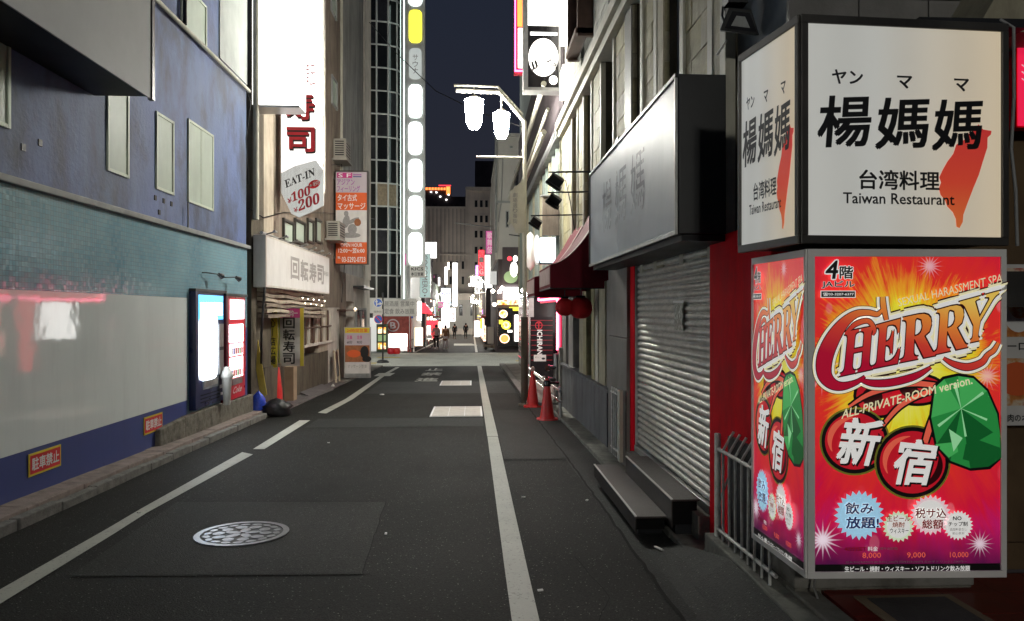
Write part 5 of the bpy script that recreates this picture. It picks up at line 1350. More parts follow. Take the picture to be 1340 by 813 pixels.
for i, x in enumerate((592, 606, 617)):
    q = F.P(x, 436, 6); mb = MB(); mb.lathe((q.x, q.y, G(q.y)), [(0.15, 0), (0.15, .6), (0.1, .7)], "far_wall_grey", 8)
    mb.build("bollard", label=("leftmost", "middle", "rightmost")[i] + " of three bollards before the end building", cat="bollard", group="bollards at the street end")
# street lights glowing at the far end
for i, (px, py, h) in enumerate(((615, 372, .30), (619, 386, .22), (624.5, 375, .26), (618.5, 393, .2))):
    q = W(px, py, Y=95 + i * 4); t = thing("globe_lamp", ("highest far globe lamp on the right of the street", "second far globe lamp, just below the highest", "far globe lamp closest to the red sign", "lowest of the far globe lamps")[i], "street lamp", (q.x + .4, q.y, G(q.y)), "globe lamps far down the street")
    mb = MB(); mb.tube([(q.x + .4, q.y, G(q.y)), (q.x + .4, q.y, q.z + .1), (q.x, q.y, q.z + .3)], .05, "pole_brown", 6); mb.build("post", t)
    mb = MB(); mb.lathe(q, [(.0001, -h * .6), (h * .5, -h * .35), (h * .6, 0), (h * .4, h * .4), (.0001, h * .5)], "glow_lamp_far" if "glow_lamp_far" in MATS else E("glow_lamp_far", (1, .97, .9), 14), 12); mb.build("globe", t)
# dark tower with orange lights beyond
tw = thing("distant_tower", "dark distant building whose roof edge carries orange lights", "building", (-16, 290, G(290)))
F = pxY(290, (540, 235, 620, 300))
mb = MB(); mb.fbox(F, 545, 251, 590, 300, -20, 0, "far_wall_dark"); mb.fbox(F, 590, 256, 611, 300, -20, 0, "far_wall_dark"); mb.build("wall", tw)
mb = MB()
for k in range(9): mb.fbox(F, 553 + k * 3.9, 244.5, 555.8 + k * 3.9, 247.5, 0, .4, "glow_orange")
mb.fbox(F, 574, 241, 590, 242.3, 0, .4, "glow_red"); mb.fbox(F, 584, 243, 589, 253, 0, .4, "glow_orange"); mb.build("roof_light", tw)
mb = MB(); mb.fbox(F, 553, 243.5, 590, 251, -5, -.1, "far_wall_dark"); mb.build("roof_deck", tw)
mb = MB()
for (x, y) in ((563, 249.5), (570, 250), (575, 255.5), (583, 259.5), (586, 253)): mb.fbox(F, x, y, x + 2, y + 1.4, 0, .4, "glow_white")
mb.build("facade_lamp", tw)
bldg("far_building", "dim concrete block on the skyline left of the white corner tower", 0.6, 22, 160, 175, 33, "far_wall_dark")

# ================================================================== BEYOND THE CROSSING, RIGHT
cb = thing("corner_building", "tall cream building above the ramen shop across the crossing", "building", (3, 44, G(44)))
YC = 44.0
F = pxY(YC, (648, 175, 700, 460))
mb = MB(); mb.fbox(F, 652, 176, 760, 338, -16, 0, "far_wall_white"); mb.build("wall", cb)
mb = MB(); mb.fbox(F, 648.5, 205, 652.2, 338, -14, -0.5, "far_wall_white"); mb.build("wall", cb)
mb = MB(); mb.fbox(F, 651.5, 174, 700, 178, -16, 0.15, "far_wall_white"); mb.build("parapet", cb)
mb = MB(); mb.fbox(F, 650, 262, 700, 265, -3, 0.12, "ledge_paint"); mb.build("string_course", cb)
for (x0, y0, x1, y1) in ((673, 222, 681, 243), (661.5, 275, 666, 297), (667, 190, 671, 193)): window(cb, F, x0, y0, x1, y1, "ledge_paint", "dusk_glass", fw=0.05)
mb = MB(); mb.tube([F.P(649, 178, 0.1), F.P(649, 330, 0.1)], .07, "ledge_paint"); mb.build("downpipe", cb)
mb = MB(); mb.tube([F.P(658, 205, .05), F.P(656, 262, .05), F.P(652, 290, .1)], .03, "cable_grey"); mb.build("cable", cb)
mb = MB(); mb.fbox(F, 652, 338, 760, 372, -14, -0.2, "far_wall_dark"); mb.fbox(F, 650, 372, 760, 464, -14, -0.6, "far_wall_dark"); mb.build("shop_front", cb)
mb = MB(); mb.fbox(F, 659, 375, 684, 391, -0.6, 0.0, "glow_white"); mb.build("lit_window", cb)
mb = MB(); mb.fbox(F, 651, 392, 686, 398, -0.5, 0.1, "food_print_lit"); mb.build("picture_band", cb)
mb = MB(); mb.fbox(F, 667, 401, 692, 405.5, -0.5, 0.12, "glow_pill_yellow"); mb.build("yellow_band", cb)
mb = MB(); mb.fbox(F, 674, 411, 683, 446, -0.5, 0.05, "glow_shop_white"); mb.build("lit_window", cb)
mb = MB(); mb.fbox(F, 683, 375, 700, 455, -0.5, 0.05, "far_wall_dark"); mb.fbox(F, 671, 407, 685, 411, -0.5, 0.1, "black_gloss"); mb.fbox(F, 671, 446, 700, 452, -0.5, 0.1, "black_gloss"); mb.build("door_frame", cb)
t = thing("dog_picture_sign", "large sign picture with a red dot and green dish above the ramen shop", "sign", F.P(668, 372))
mb = MB(); mb.fbox(F, 657.5, 323, 682, 372, 0, .3, "far_wall_dark"); mb.build("sign_box", t)
mb = MB(); mb.fell(F, 668, 362, 9, 8, .31, "glow_green"); mb.fell(F, 672, 352, 5, 10, .32, "glow_shop_white"); mb.fell(F, 666.5, 338, 3, 3, .33, "glow_red"); mb.fell(F, 674, 338, 3, 4, .33, "glow_shop_white"); mb.build("print", t)
t = thing("ramen_menu_board", "lit board of round ramen bowl pictures at the shop corner", "menu board", F.P(661, 452))
mb = MB(); mb.fbox(F, 651.5, 402, 671, 452, -0.3, .2, "black_gloss"); mb.build("board", t)
mb = MB()
for (x, y, m, r) in ((658.5, 410, "glow_shop_warm", 5.5), (658.5, 410, "food_print_lit", 4.4), (662, 424.5, "glow_pill_yellow", 6), (662, 424.5, "food_print_lit", 4.6), (660, 442, "glow_shop_warm", 6.4), (660, 442, "glow_orange", 5.2)):
    mb.fell(F, x, y, r, r * 0.95, .21 + 0.01 * (mb.f.__len__() + 1), m)
mb.fbox(F, 653, 418, 658, 423, .2, .22, "glow_pill_yellow"); mb.fbox(F, 664, 431, 670, 434, .2, .22, "glow_shop_white"); mb.build("print", t)
for i, (px, py) in enumerate(((645, 380), (653.5, 381), (647, 397.5), (684.5, 379), (657, 376))):
    q = W(px, py, Y=43.2 if i < 3 else (20.5 if i == 3 else 43)); r = .11 if i != 3 else .06
    mb = MB(); mb.lathe(q, [(.0001, -r), (r * .8, -r * .6), (r, 0), (r * .8, r * .6), (.0001, r)], "glow_warm_bulb", 10)
    mb.build("lamp_globe", label=("warm lamp globe left of the ramen shop, upper one", "warm lamp globe beside the picture sign", "warm lamp globe left of the ramen shop, lowest one", "warm lamp globe behind the street lamp post", "small warm lamp globe under the picture sign")[i], cat="lamp", group="lamp globes by the ramen shop")
# signs on the right of the far street
blade_far("pink patterned blade sign left of the cream corner building", 52, (635.5, 301, 646, 332), "glow_magenta_dim", "歌舞伎", "print_pale_pink")
blade_far("red blade sign with white letters high on the far right", 62, (626, 326, 634, 360), "glow_red", "WING", "print_white")
blade_far("overexposed white blade sign next to the red one", 58, (634.5, 333, 644.5, 376), "glow_white")
blade_far("purple blade sign below the red one", 66, (622, 346, 627.5, 361), "glow_purple", "2F", "print_white")
blade_far("small lattice sign under the purple one", 68, (621, 362, 628, 384), "glow_dim_white", "個室", "print_black")
blade_far("white sign column at street level on the far right", 64, (620.5, 419, 628, 440), "glow_white")
blade_far("narrow menu sign beside the white column", 50, (632, 425, 636, 446), "glow_shop_warm", "焼肉", "print_red")
blade_far("dim grey blade sign above the warm lamps", 47, (641, 354, 653, 372), "glow_dim_white", None)
bldg("far_building", "dark shop building on the right of the far street", 1.09, 14, 60.5, 84, 5.2, "far_wall_dark")
bldg("far_building", "brown shop building on the far right, past the white column", 1.1, 14, 84.5, 118, 8.0, "far_wall_grey")
t = thing("parked_trolley", "low dark covered trolley standing by the right kerb of the far street", "trolley", Gd(644, 457))
q = Gd(644, 457)
mb = MB(); mb.box(q.x - .55, q.x + .45, q.y, q.y + .7, q.z + .12, q.z + .3, "sushi_wall_brown"); mb.build("tray", t, bevel=.04)
for dx in (-.4, .3):
    mb = MB(); mb.tube([(q.x + dx, q.y - .02, q.z + .1), (q.x + dx, q.y + .05, q.z + .1)], .1, "black_gloss", 12); mb.build("wheel", t)
mb = MB(); F = pxY(q.y + .5, (636, 425, 650, 457)); mb.fbox(F, 638, 427, 646, 449, -0.3, 0, "far_wall_grey"); mb.build("menu_cabinet", bevel=.02, label="plain grey cabinet behind the trolley by the lamps", cat="cabinet")
for i_, (pts_, lab_) in enumerate((([W(434, 215, X=-3.7), W(447, 214, X=-3.6), W(452, 330, X=-3.7), W(447, 395, X=-3.75)], "thin cable hanging down the wall left of the massage sign"), ([W(740, 235, X=1.7), W(746, 262, X=1.6), W(752, 300, X=1.65)], "short slack cable on the stone wall by the arm lamps"), ([W(322, 118, X=-3.75), W(328, 134, X=-3.7), W(322, 180, X=-3.78), W(325, 240, X=-3.8)], "looped cable beside the drainpipe under the big lightbox"))):
    mb = MB(); mb.tube(pts_, 0.009, "cable_black", 6); mb.build("wall_cable", label=lab_, cat="cable", group="cables on the walls")
# overhead cables
for i, (pts, r, lab) in enumerate((([W(476, 20, Y=29), W(520, 70, Y=26), W(570, 118, Y=22), W(625, 145, Y=19), W(688, 167, Y=16)], .012, "long black overhead cable crossing from the left wall to the lamp post"),
                      ([W(326, 272, Y=13.5), W(345, 284, Y=14), W(372, 277, Y=16), W(430, 278, Y=20), W(492, 286, Y=42)], .010, "thin cable drooping across the sushi building front"),
                      ([W(596, 291, Y=60), W(618, 293.5, Y=56), W(655, 298, Y=46)], .04, "pale overhead cable crossing the far street"))):
    # relax into a smooth line
    mb = MB(); mb.tube(pts, r, "cable_black" if i < 2 else "cable_grey", 6); mb.build("overhead_cable", label=lab, cat="cable", group="overhead cables")
# ================================================================== RIGHT: the stone building
XR = 1.75
sr = thing("stone_building", "old stone clad building with tall narrow windows and a cream cornice", "building", (2.5, 9, G(9)))
def rbox(x0, x1, y0, y1, z0, z1, m, name, bevel=0, parent=None):
    mb = MB(); mb.box(x0, x1, y0, y1, z0, z1, m); return mb.build(name, parent or sr, bevel=bevel)
Z1, ZC = 2.05, 4.95                                   # first floor band and underside of the cornice
solid = [(5.27, 6.30), (6.86, 7.78), (8.25, 9.35), (10.2, 11.1), (11.8, 12.6), (13.2, 14.7)]
opens = [(4.25, 5.27), (6.30, 6.86), (7.78, 8.25), (9.35, 10.2), (11.1, 11.8), (12.6, 13.2)]
rbox(2.35, 9, 4.25, 14.7, -0.5, 12, "far_wall_dark", "inner_wall")
for (a, b) in solid: rbox(1.795, 2.34, a, b, 1.95, ZC, "stone_joint", "wall")
for i, (a, b) in enumerate(opens):
    m = ("grey_blue_paint", "grey_blue_paint", "brown_wood", "dark_glass", "dark_glass", "dark_glass")[i]
    xx = (1.86, 1.86, 1.98, 2.1, 2.1, 2.1)[i]
    rbox(xx, xx + .05, a, b, 1.95, ZC, m, "window_panel")
    rbox(xx - .03, xx, a + .0, a + .045, 1.95, ZC, "brown_wood", "window_stile")
    if i in (3, 4, 5):
        rbox(1.93, 1.98, a + .02, a + .24, 2.6, ZC - 0.35, "awning_trim", "curtain")
        for z in (2.75, 3.35, 3.95): rbox(1.87, 2.0, a + .02, b - .02, z, z + .05, "dark_frame", "window_rail")
# the blocks of the cladding, one by one
rnd = random.Random(4)
blockmesh = {}
def clad(x, y0, y1, z0, z1, bh, bw, mats, name="stone_block", parent=None, thick=0.045, half=True):
    z = z0; r = 0
    while z < z1 - 0.02:
        zz = min(z + bh, z1); y = y0 - (bw / 2 if (r % 2 and half) else 0)
        while y < y1 - 0.01:
            a = max(y, y0); b = min(y + bw, y1)
            if b - a > 0.03:
                mb = MB(); d = rnd.uniform(-.003, .003)
                mb.box(x + d, x + thick, a + .004, b - .004, z + .004, zz - .004, rnd.choice(mats)); mb.build(name, parent or sr, bevel=0.004)
            y += bw
        z = zz; r += 1
for (a, b) in solid: clad(XR, a, b, 1.98, ZC, 0.27, 0.5, ["stone_tile", "stone_tile", "stone_tile_pale"])
# cream trims beside the openings
for y in (5.17, 5.46, 6.22, 7.13, 7.72, 9.27, 10.2, 11.02, 11.82, 12.52, 13.22, 14.60):
    rbox(1.728, 1.80, y - (.03 if y < 9 else 0), y + 0.09, 1.98, ZC + .0, "trim_cream", "window_trim", 0.006)
rbox(1.735, 1.80, 5.262, 5.428, 1.98, ZC, "stone_tile_pale", "pilaster"); rbox(1.735, 1.80, 6.87, 7.098, 1.98, ZC, "stone_tile_pale", "pilaster")
rbox(1.733, 1.80, 8.27, 8.62, 1.98, ZC, "stone_column", "pilaster")
# cornice in three steps
for (x, za, zb) in ((1.66, ZC + .002, ZC + .12), (1.60, ZC + .122, ZC + .26)):
    rbox(x, 1.9, 4.25, 14.72, za, zb, "trim_cream", "cornice", 0.008)
rbox(1.79, 2.3, 4.25, 14.7, ZC + .262, 12, "upper_stucco", "upper_wall")
for y in (5.0, 7.4, 9.7, 12.2):
    clad(1.74, y, y + 1.2, ZC + .27, 6.6, 0.4, 1.2, ["upper_stucco"], "stucco_panel", half=False)
mb = MB(); mb.box(1.52, 1.8, 11.2, 12.4, 5.70, 5.78, "brown_wood"); mb.box(1.55, 1.8, 11.2, 11.27, 5.66, 7.4, "brown_wood"); mb.box(1.55, 1.8, 12.33, 12.4, 5.66, 7.4, "brown_wood"); o = mb.build("window", sr)
mb = MB(); mb.box(1.7, 1.78, 11.27, 12.33, 5.66, 7.4, "dark_glass"); mb.build("pane", o)
# end of the building that faces us, above the corner signs
rbox(1.80, 3.0, 4.20, 4.25, 2.9, 12, "stone_joint", "end_wall")
for k in range(4):
    for j in range(6): rbox(1.76 + .4 * k, 1.76 + .4 * k + .392, 4.16, 4.20, 2.9 + .45 * j, 2.9 + .45 * j + .442, "stone_column", "stone_block")
mb = MB(); mb.hexa([(2.55, 3.75, 3.02), (4.2, 3.75, 3.02), (4.2, 4.19, 3.02), (2.55, 4.19, 3.02), (2.9, 3.75, 3.6), (4.2, 3.75, 3.6), (4.2, 4.19, 3.6), (2.9, 4.19, 3.6)], "stone_tile_pale"); mb.build("corner_soffit", sr)
# ground floor
rbox(1.80, 2.34, 4.25, 9.4, -0.3, 1.97, "stone_joint", "wall"); rbox(1.40, 2.3, 5.06, 8.78, 2.07, 2.112, "soffit_black", "sign_soffit"); rbox(1.54, 1.668, 3.2, 5.0, -.2, .13, "ledge_kerb", "plinth", .01)
rbox(1.70, 1.81, 4.27, 5.40, -0.02, 2.12, "red_paint", "red_panel", 0.006)
rbox(1.70, 1.81, 7.96, 8.17, -0.02, 2.12, "red_paint", "red_panel", 0.006)
rbox(1.665, 1.81, 8.18, 9.30, -0.15, 1.30, "stone_column", "column", 0.006); rbox(1.668, 1.81, 8.18, 9.30, 1.306, 2.10, "stone_column", "column", 0.006)
rbox(1.67, 2.3, 4.25, 5.41, -0.12, 0.0, "concrete", "plinth")
# shutter with its slats
sh = thing("roller_shutter", "closed grey steel roller shutter between two red panels", "shutter", (1.76, 6.7, 0.17))
mb = MB(); n = 6
y0s, y1s = 5.43, 7.95; pitch = 0.0605; prof = []
for i in range(n + 1):
    f = i / n; prof.append((-0.016 * math.sin(math.pi * f) ** 0.7 if 0 < f < 1 else 0.0, f * (pitch - 0.010)))
prof += [(0.006, pitch - 0.008), (0.006, pitch)]
Lz = 0.20
for i in range(len(prof) - 1):
    (a, b), (c_, d_) = prof[i], prof[i + 1]
    mb.face([(1.745 + a, y0s, Lz + b), (1.745 + c_, y0s, Lz + d_), (1.745 + c_, y1s, Lz + d_), (1.745 + a, y1s, Lz + b)], "shutter_steel", smooth=i < n)
s0 = mb.build("slat", sh)
for k in range(1, 31): child(s0, "slat", sh, (0, 0, pitch * k))
mb = MB(); mb.box(1.70, 1.81, 5.42, 7.95, 0.13, 0.195, "steel_worn"); mb.build("bottom_rail", sh, bevel=.004)
mb = MB(); mb.box(1.775, 1.80, 5.41, 7.96, 0.1, 2.12, "soffit_black"); mb.build("back_plate", sh)
for y in (5.40, 7.935): mb = MB(); mb.box(1.71, 1.80, y, y + .03, 0.1, 2.1, "steel_worn"); mb.build("guide_rail", sh)
F = pxX(1.722, (883, 394, 897, 432), left=False)
t = thing("taped_notice", "small crumpled plastic sleeve taped to the shutter", "notice", F.P(890, 432))
M("plastic_sleeve", (0.42, 0.46, 0.38), 0.25, var=0.3, scale=30, bump=0.6, bscale=60)
mb = MB()
for k in range(5): mb.fbox(F, 884 + (k % 2) * .4, 395 + 7.2 * k, 895 - (k % 2) * .5, 395 + 7.2 * (k + 1), 0.0, 0.008 + .004 * (k % 2), "plastic_sleeve")
mb.build("sleeve", t); mb = MB(); mb.fbox(F, 883, 393, 897, 396, .012, .016, "print_white"); mb.build("tape", t)
rbox(1.62, 1.82, 5.41, 7.97, -0.1, 0.125, "concrete", "shutter_sill")
# steps
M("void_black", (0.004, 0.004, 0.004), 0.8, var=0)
M("step_skirt", (0.035, 0.03, 0.028), 0.5, metal=0.2, var=0.3, scale=18)
st = thing("doorstep", "two dark ribbed metal steps with bright edges below the shutter", "steps", (1.4, 6.4, G(6.4)))
def step(x0, x1, y0, y1, z0, z1):
    mb = MB(); mb.box(x0, x1, y0, y1, z1 - .014, z1, "step_plate"); mb.build("tread", st, bevel=.002)
    mb = MB(); mb.box(x0 + .001, x0 + .010, y0 + .001, y1, z0, z1 - .0145, "step_skirt"); mb.build("front_skirt", st)
    mb = MB(); mb.box(x0 + .011, x1 - .002, y0 + .07, y1 - .02, z0 + .002, z1 - .015, "void_black"); mb.build("dark_fill", st)  # shade of the hollow under the tread, put in as a black box
    mb = MB(); mb.box(x0 - .004, x0 + .012, y0, y1, z1 - .002, z1 + .006, "step_edge"); mb.build("nosing", st)
step(1.45, 1.66, 5.50, 7.16, 0.02, 0.225)
step(1.21, 1.448, 5.62, 7.55, -0.045, 0.072)
mb = MB(); mb.box(1.26, 1.44, 5.75, 7.45, -0.13, -0.047, "soffit_black"); mb.build("dark_fill", st)
mb = MB(); mb.box(1.50, 1.62, 5.58, 7.0, -0.10, 0.018, "soffit_black"); mb.build("dark_fill", st)
rbox(1.672, 1.699, 4.0, 4.93, .13, .78, "soffit_black", "black_backing")  # flat black panel set behind the bars
# white railing in front of the red panel
rl = thing("white_railing", "worn white iron railing beneath the poster box", "railing", (1.62, 4.4, 0))
RZ0, RZ1 = 0.13, 0.82
y = 4.02
while y < 4.9:
    j = rnd.uniform(-.008, .008)
    mb = MB(); mb.tube([(1.60 + j, y, RZ0), (1.60, y, RZ1 - .11), (1.665, y - .015, RZ1 + .01)], 0.0085, "rail_white", 6); mb.build("bar", rl); y += 0.112
mb = MB(); mb.tube([(1.60, 3.95, RZ1 - .12), (1.60, 4.92, RZ1 - .12)], .012, "rail_white", 6); mb.build("rail", rl)
mb = MB(); mb.tube([(1.60, 3.95, RZ0 + .07), (1.60, 4.92, RZ0 + .05)], .012, "rail_white", 6); mb.build("rail", rl)
mb = MB(); mb.box(1.585, 1.62, 4.90, 4.94, 0.12, RZ1 - .02, "rail_white"); mb.build("post", rl, bevel=.005)
mb = MB(); mb.tube([(1.72, 4.99, .55), (1.64, 5.03, .30), (1.66, 5.02, .12), (1.55, 5.05, -0.01), (1.60, 4.98, -.02)], 0.008, "cable_grey"); mb.build("loose_cable", label="loose thin cable dangling at the end of the white railing", cat="cable")
rbox(1.69, 1.80, 4.0, 4.26, -0.1, .35, "concrete", "corner_block")
# small grille and white board by the column
t = thing("small_grille", "narrow rusty white grille beside the left red panel", "grille", (1.62, 8.5, G(8.5)))
for k in range(5): mb = MB(); mb.tube([(1.63, 8.36 + .12 * k, -.05), (1.63, 8.36 + .12 * k, 0.72)], .012, "rail_white", 6); mb.build("bar", t)
mb = MB(); mb.tube([(1.63, 8.3, .66), (1.63, 8.9, .66)], .012, "rail_white", 6); mb.build("rail", t); mb = MB(); mb.tube([(1.63, 8.3, .02), (1.63, 8.9, .02)], .012, "rail_white", 6); mb.build("rail", t)
mb = MB(); mb.box(1.59, 1.63, 8.19, 8.30, -.04, .74, "trim_cream"); mb.build("board", t, bevel=.004)
# low wall, piers and dark windows further along
F = XF(1.69, 14.6, -.3, False)
for (a, b) in ((9.32, 10.45), (10.46, 11.7), (11.71, 13.0), (13.01, 14.55)):
    mb = MB(); mb.hexa([(1.70, a, -.4), (2.3, a, -.4), (2.3, b, -.4), (1.70, b, -.4), (1.70, a, .60), (2.3, a, .60), (2.3, b, .56), (1.70, b, .56)], "dado_stone"); mb.build("dado_panel", sr, bevel=.01)
mb = MB(); mb.box(1.66, 1.9, 9.31, 14.6, .585, .625, "dado_stone"); mb.build("window_sill", sr, bevel=.006)
for k in range(3): rbox(1.69, 1.70, 9.34 + .09 * k, 9.36 + .09 * k, -.25, .57, "soffit_black", "groove")
rbox(1.66, 1.9, 14.42, 14.7, -.4, 0.9, "concrete", "end_pier", .01)
rbox(2.05, 2.1, 9.3, 14.6, .6, 1.97, "dark_glass", "window_panel")
for (a, b, m) in ((9.32, 9.72, "stone_column"), (9.84, 10.32, "stone_tile_pale"), (10.42, 10.66, "trim_cream"), (10.72, 10.98, "stone_tile"), (11.5, 11.78, "stone_tile"), (11.82, 12.22, "stone_tile_pale"), (13.0, 13.6, "stone_column"), (14.0, 14.6, "stone_column")):
    rbox(1.72, 2.2, a, b, .62, 1.99, m, "pier", .006)
rbox(1.80, 2.34, 9.3, 14.7, 1.96, 2.0, "stone_joint", "lintel")
for y in (12.45, 12.75): mb = MB(); mb.tube([(1.85, y, .6), (1.85, y, 1.96)], .02, "steel_worn"); mb.build("window_bar", sr)

# ------------------------------------------------------------------ big black sign box with the blanked white face
t = thing("blank_fascia_sign", "large black sign box with a blank cloudy white face above the shutter", "sign", (1.55, 6.9, 2.11))
mb = MB(); mb.box(1.375, 1.70, 5.04, 8.80, 2.115, 3.185, "black_metal"); mb.build("sign_box", t, bevel=.006)
F = XF(1.372, 8.80, 2.11, False, px=(0, 0, 376, 108, 3.76, 1.08))
for (a, b) in ((3, 168), (169.5, 373)):
    mb = MB(); mb.fbox(F, a, 3.5, b, 104.5, 0, 0.008 + (.002 if a > 10 else 0), "sign_acrylic"); mb.build("face_panel", t)
mb = MB()
for i, ch in enumerate("楊媽媽"): mb.ftext(F, ch, 84 + i * 72, 78, 138 + i * 72, 26, 0.0115, "print_ghost", -0.005)
mb.build("ghost_lettering", t)
mb = MB(); mb.fbox(F, 0, 0, 376, 3, 0, .02, "black_metal"); mb.fbox(F, 0, 105, 376, 108, 0, .02, "steel_worn"); mb.fbox(F, 0, 3, 2.5, 105, 0, .02, "black_metal"); mb.fbox(F, 373.5, 3, 376, 105, 0, .02, "steel_worn"); mb.build("frame", t, bevel=.003)
mb = MB(); mb.fbox(F, 160, -3, 176, 0, -.02, .02, "black_metal"); mb.build("clip", t)

# ------------------------------------------------------------------ the Taiwan restaurant corner box
def corner(px, D, py):                                 # camera depth D -> world point
    return EYE + ray(px, py) * D
A_ = corner(1047, 3.54, 406); B_ = corner(968, 4.12, 406); C_ = corner(1318, 3.66, 406)
zt, zb = 1.6 + .388 * 3.54, 1.6 + .088 * 3.54
vB = Vector((B_.x - A_.x, B_.y - A_.y, 0)); vC = Vector((C_.x - A_.x, C_.y - A_.y, 0))
t = thing("restaurant_sign_box", "dark framed white corner sign box of the Taiwan restaurant with red island", "sign", (A_.x + .4, A_.y + .3, zb))
mb = MB(); q = [Vector((A_.x, A_.y, 0)), Vector((C_.x, C_.y, 0)), Vector((C_.x, C_.y, 0)) + vB * .95, Vector((B_.x, B_.y, 0))]
ins = [q[0] + (vB.normalized() + vC.normalized()) * .02, q[1] + (vB.normalized() - vC.normalized()) * .02, q[2], q[3] + vC.normalized() * .02]
mb.hexa([Vector((p.x, p.y, zb + .01)) for p in ins] + [Vector((p.x, p.y, zt - .01)) for p in ins], "dark_frame"); mb.build("box_body", t)
WF, WL, HH = vC.length, vB.length, zt - zb
FF = Fr((A_.x, A_.y, zb), vC, px=(1047, 19, 1318, 315, WF, HH))
FLt = Fr((B_.x, B_.y, zb), -vB, px=(1047, 19, 1318, 315, WL, HH))
ISL = [(785, 380), (800, 396), (828, 400), (826, 412), (815, 422), (814, 455), (806, 480), (798, 505), (786, 545), (768, 588), (748, 640), (735, 676), (733, 700), (722, 720), (712, 715), (710, 690), (700, 668), (682, 650), (675, 630), (660, 612), (655, 592), (662, 572), (656, 556), (668, 530), (682, 505), (702, 478), (712, 448), (740, 430), (752, 412), (768, 400)]
ISL = [(960 + x / 2.463, y / 2.463) for x, y in ISL]
for (F, side) in ((FF, 0), (FLt, 1)):
    fw = 9 if side == 0 else 9 * WF / WL * .75; fy = 11
    mb = MB()
    mb.fbox(F, 1047, 19, 1318, 19 + fy, -.02, 0.012, "dark_frame"); mb.fbox(F, 1047, 315 - fy, 1318, 315, -.02, 0.012, "dark_frame")
    mb.fbox(F, 1047, 19 + fy, 1047 + fw, 315 - fy, -.02, 0.0135, "dark_frame"); mb.fbox(F, 1318 - fw, 19 + fy, 1318, 315 - fy, -.02, 0.0135, "dark_frame")
    mb.build("frame", t, bevel=.003)
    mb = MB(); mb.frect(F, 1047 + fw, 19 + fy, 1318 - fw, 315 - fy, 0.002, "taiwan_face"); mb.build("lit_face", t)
    mb = MB(); x = (lambda v: v) if side == 0 else (lambda v: 1056 + (v - 1056) * 1.02)
    G2 = F
    mb.fpoly(G2, ISL, 0.004, "island_red")
    TT = lambda s, a, b, c_, d_, off: mb.ftext(G2, s, a, b, c_, d_, 0.0065, "print_black", off)
    TT("ヤン", 1087, 107, 1126, 89, .03); TT("マ", 1171, 110, 1190, 94, .03); TT("マ", 1246, 111, 1265, 95, .03)
    for ch, a, b in (("楊", 1068, 1137), ("媽", 1143, 1212), ("媽", 1217, 1283)):
        mb.ftext(G2, ch, 0, 0, 0, 0, 0.0065, "print_black", .03, quad=[(a, 190), (b - 3, 186), (b + 1, 121), (a + 5, 125)])
    TT("台湾料理", 1122, 243, 1226, 218, .028); TT("Taiwan Restaurant", 1101, 262, 1246, 248, .018)
    mb.build("print", t)
mb = MB(); mb.box(C_.x - .42, C_.x + .12, C_.y + .02, C_.y + .4, zt - .008, zt + .035, "soffit_black"); mb.build("top_bracket", t)
mb = MB(); mb.tube([(C_.x - .02, C_.y + .02, zt + .03), (C_.x + .025, C_.y - .01, zt - .02), (C_.x + .03, C_.y - .005, zt - .35), (C_.x + .02, C_.y, zt - .6), (C_.x + .035, C_.y - .01, zt - .8), (C_.x + .05, C_.y, zb)], .008, "cable_grey"); mb.build("cable", t)

# ------------------------------------------------------------------ the poster box
P1 = corner(1056, 3.54, 406); P0 = corner(985, 4.18, 406); P2 = corner(1316, 3.56, 406)
zt, zb = 1.6 + .081 * 3.54, 1.6 - .350 * 3.54
vB = Vector((P0.x - P1.x, P0.y - P1.y, 0)); vC = Vector((P2.x - P1.x, P2.y - P1.y, 0)); WF, WL, HH = vC.length, vB.length, zt - zb
t = thing("poster_box", "aluminium framed corner box with colourful red and yellow cherry poster", "advertising box", (P1.x + .4, P1.y + .3, zb))
mb = MB(); q = [Vector((P1.x, P1.y, 0)), Vector((P2.x, P2.y, 0)), Vector((P2.x, P2.y, 0)) + vB, Vector((P0.x, P0.y, 0))]
ins = [q[0] + (vB.normalized() + vC.normalized()) * .006, q[1] + (vB.normalized() - vC.normalized()) * .006, q[2], q[3] + vC.normalized() * .006]
mb.hexa([Vector((p.x, p.y, zb + .004)) for p in ins] + [Vector((p.x, p.y, zt - .004)) for p in ins], "alu"); mb.build("box_body", t)
FF = Fr((P1.x, P1.y, zb), vC, px=(1056, 322, 1316, 757, WF, HH))
FLt = Fr((P0.x, P0.y, zb), -vB, px=(1056, 322, 1316, 757, WL, HH))
M("poster_frame", (0.80, 0.78, 0.74), 0.4, metal=0.0, var=0.08)
def arc(cx, cy, rx, ry, a0, a1, n=18): return [(cx + rx * math.cos(R(a0 + (a1 - a0) * i / n)), cy - ry * math.sin(R(a0 + (a1 - a0) * i / n))) for i in range(n + 1)]
def smooth(pts, n=6):
    out = []
    for i in range(len(pts) - 1):
        p0 = pts[max(0, i - 1)]; p1 = pts[i]; p2 = pts[i + 1]; p3 = pts[min(len(pts) - 1, i + 2)]
        for k in range(n):
            u = k / n
            out.append(tuple(0.5 * ((2 * p1[j]) + (-p0[j] + p2[j]) * u + (2 * p0[j] - 5 * p1[j] + 4 * p2[j] - p3[j]) * u * u + (-p0[j] + 3 * p1[j] - 3 * p2[j] + p3[j]) * u ** 3) for j in range(len(p1))))
    out.append(tuple(pts[-1])); return out
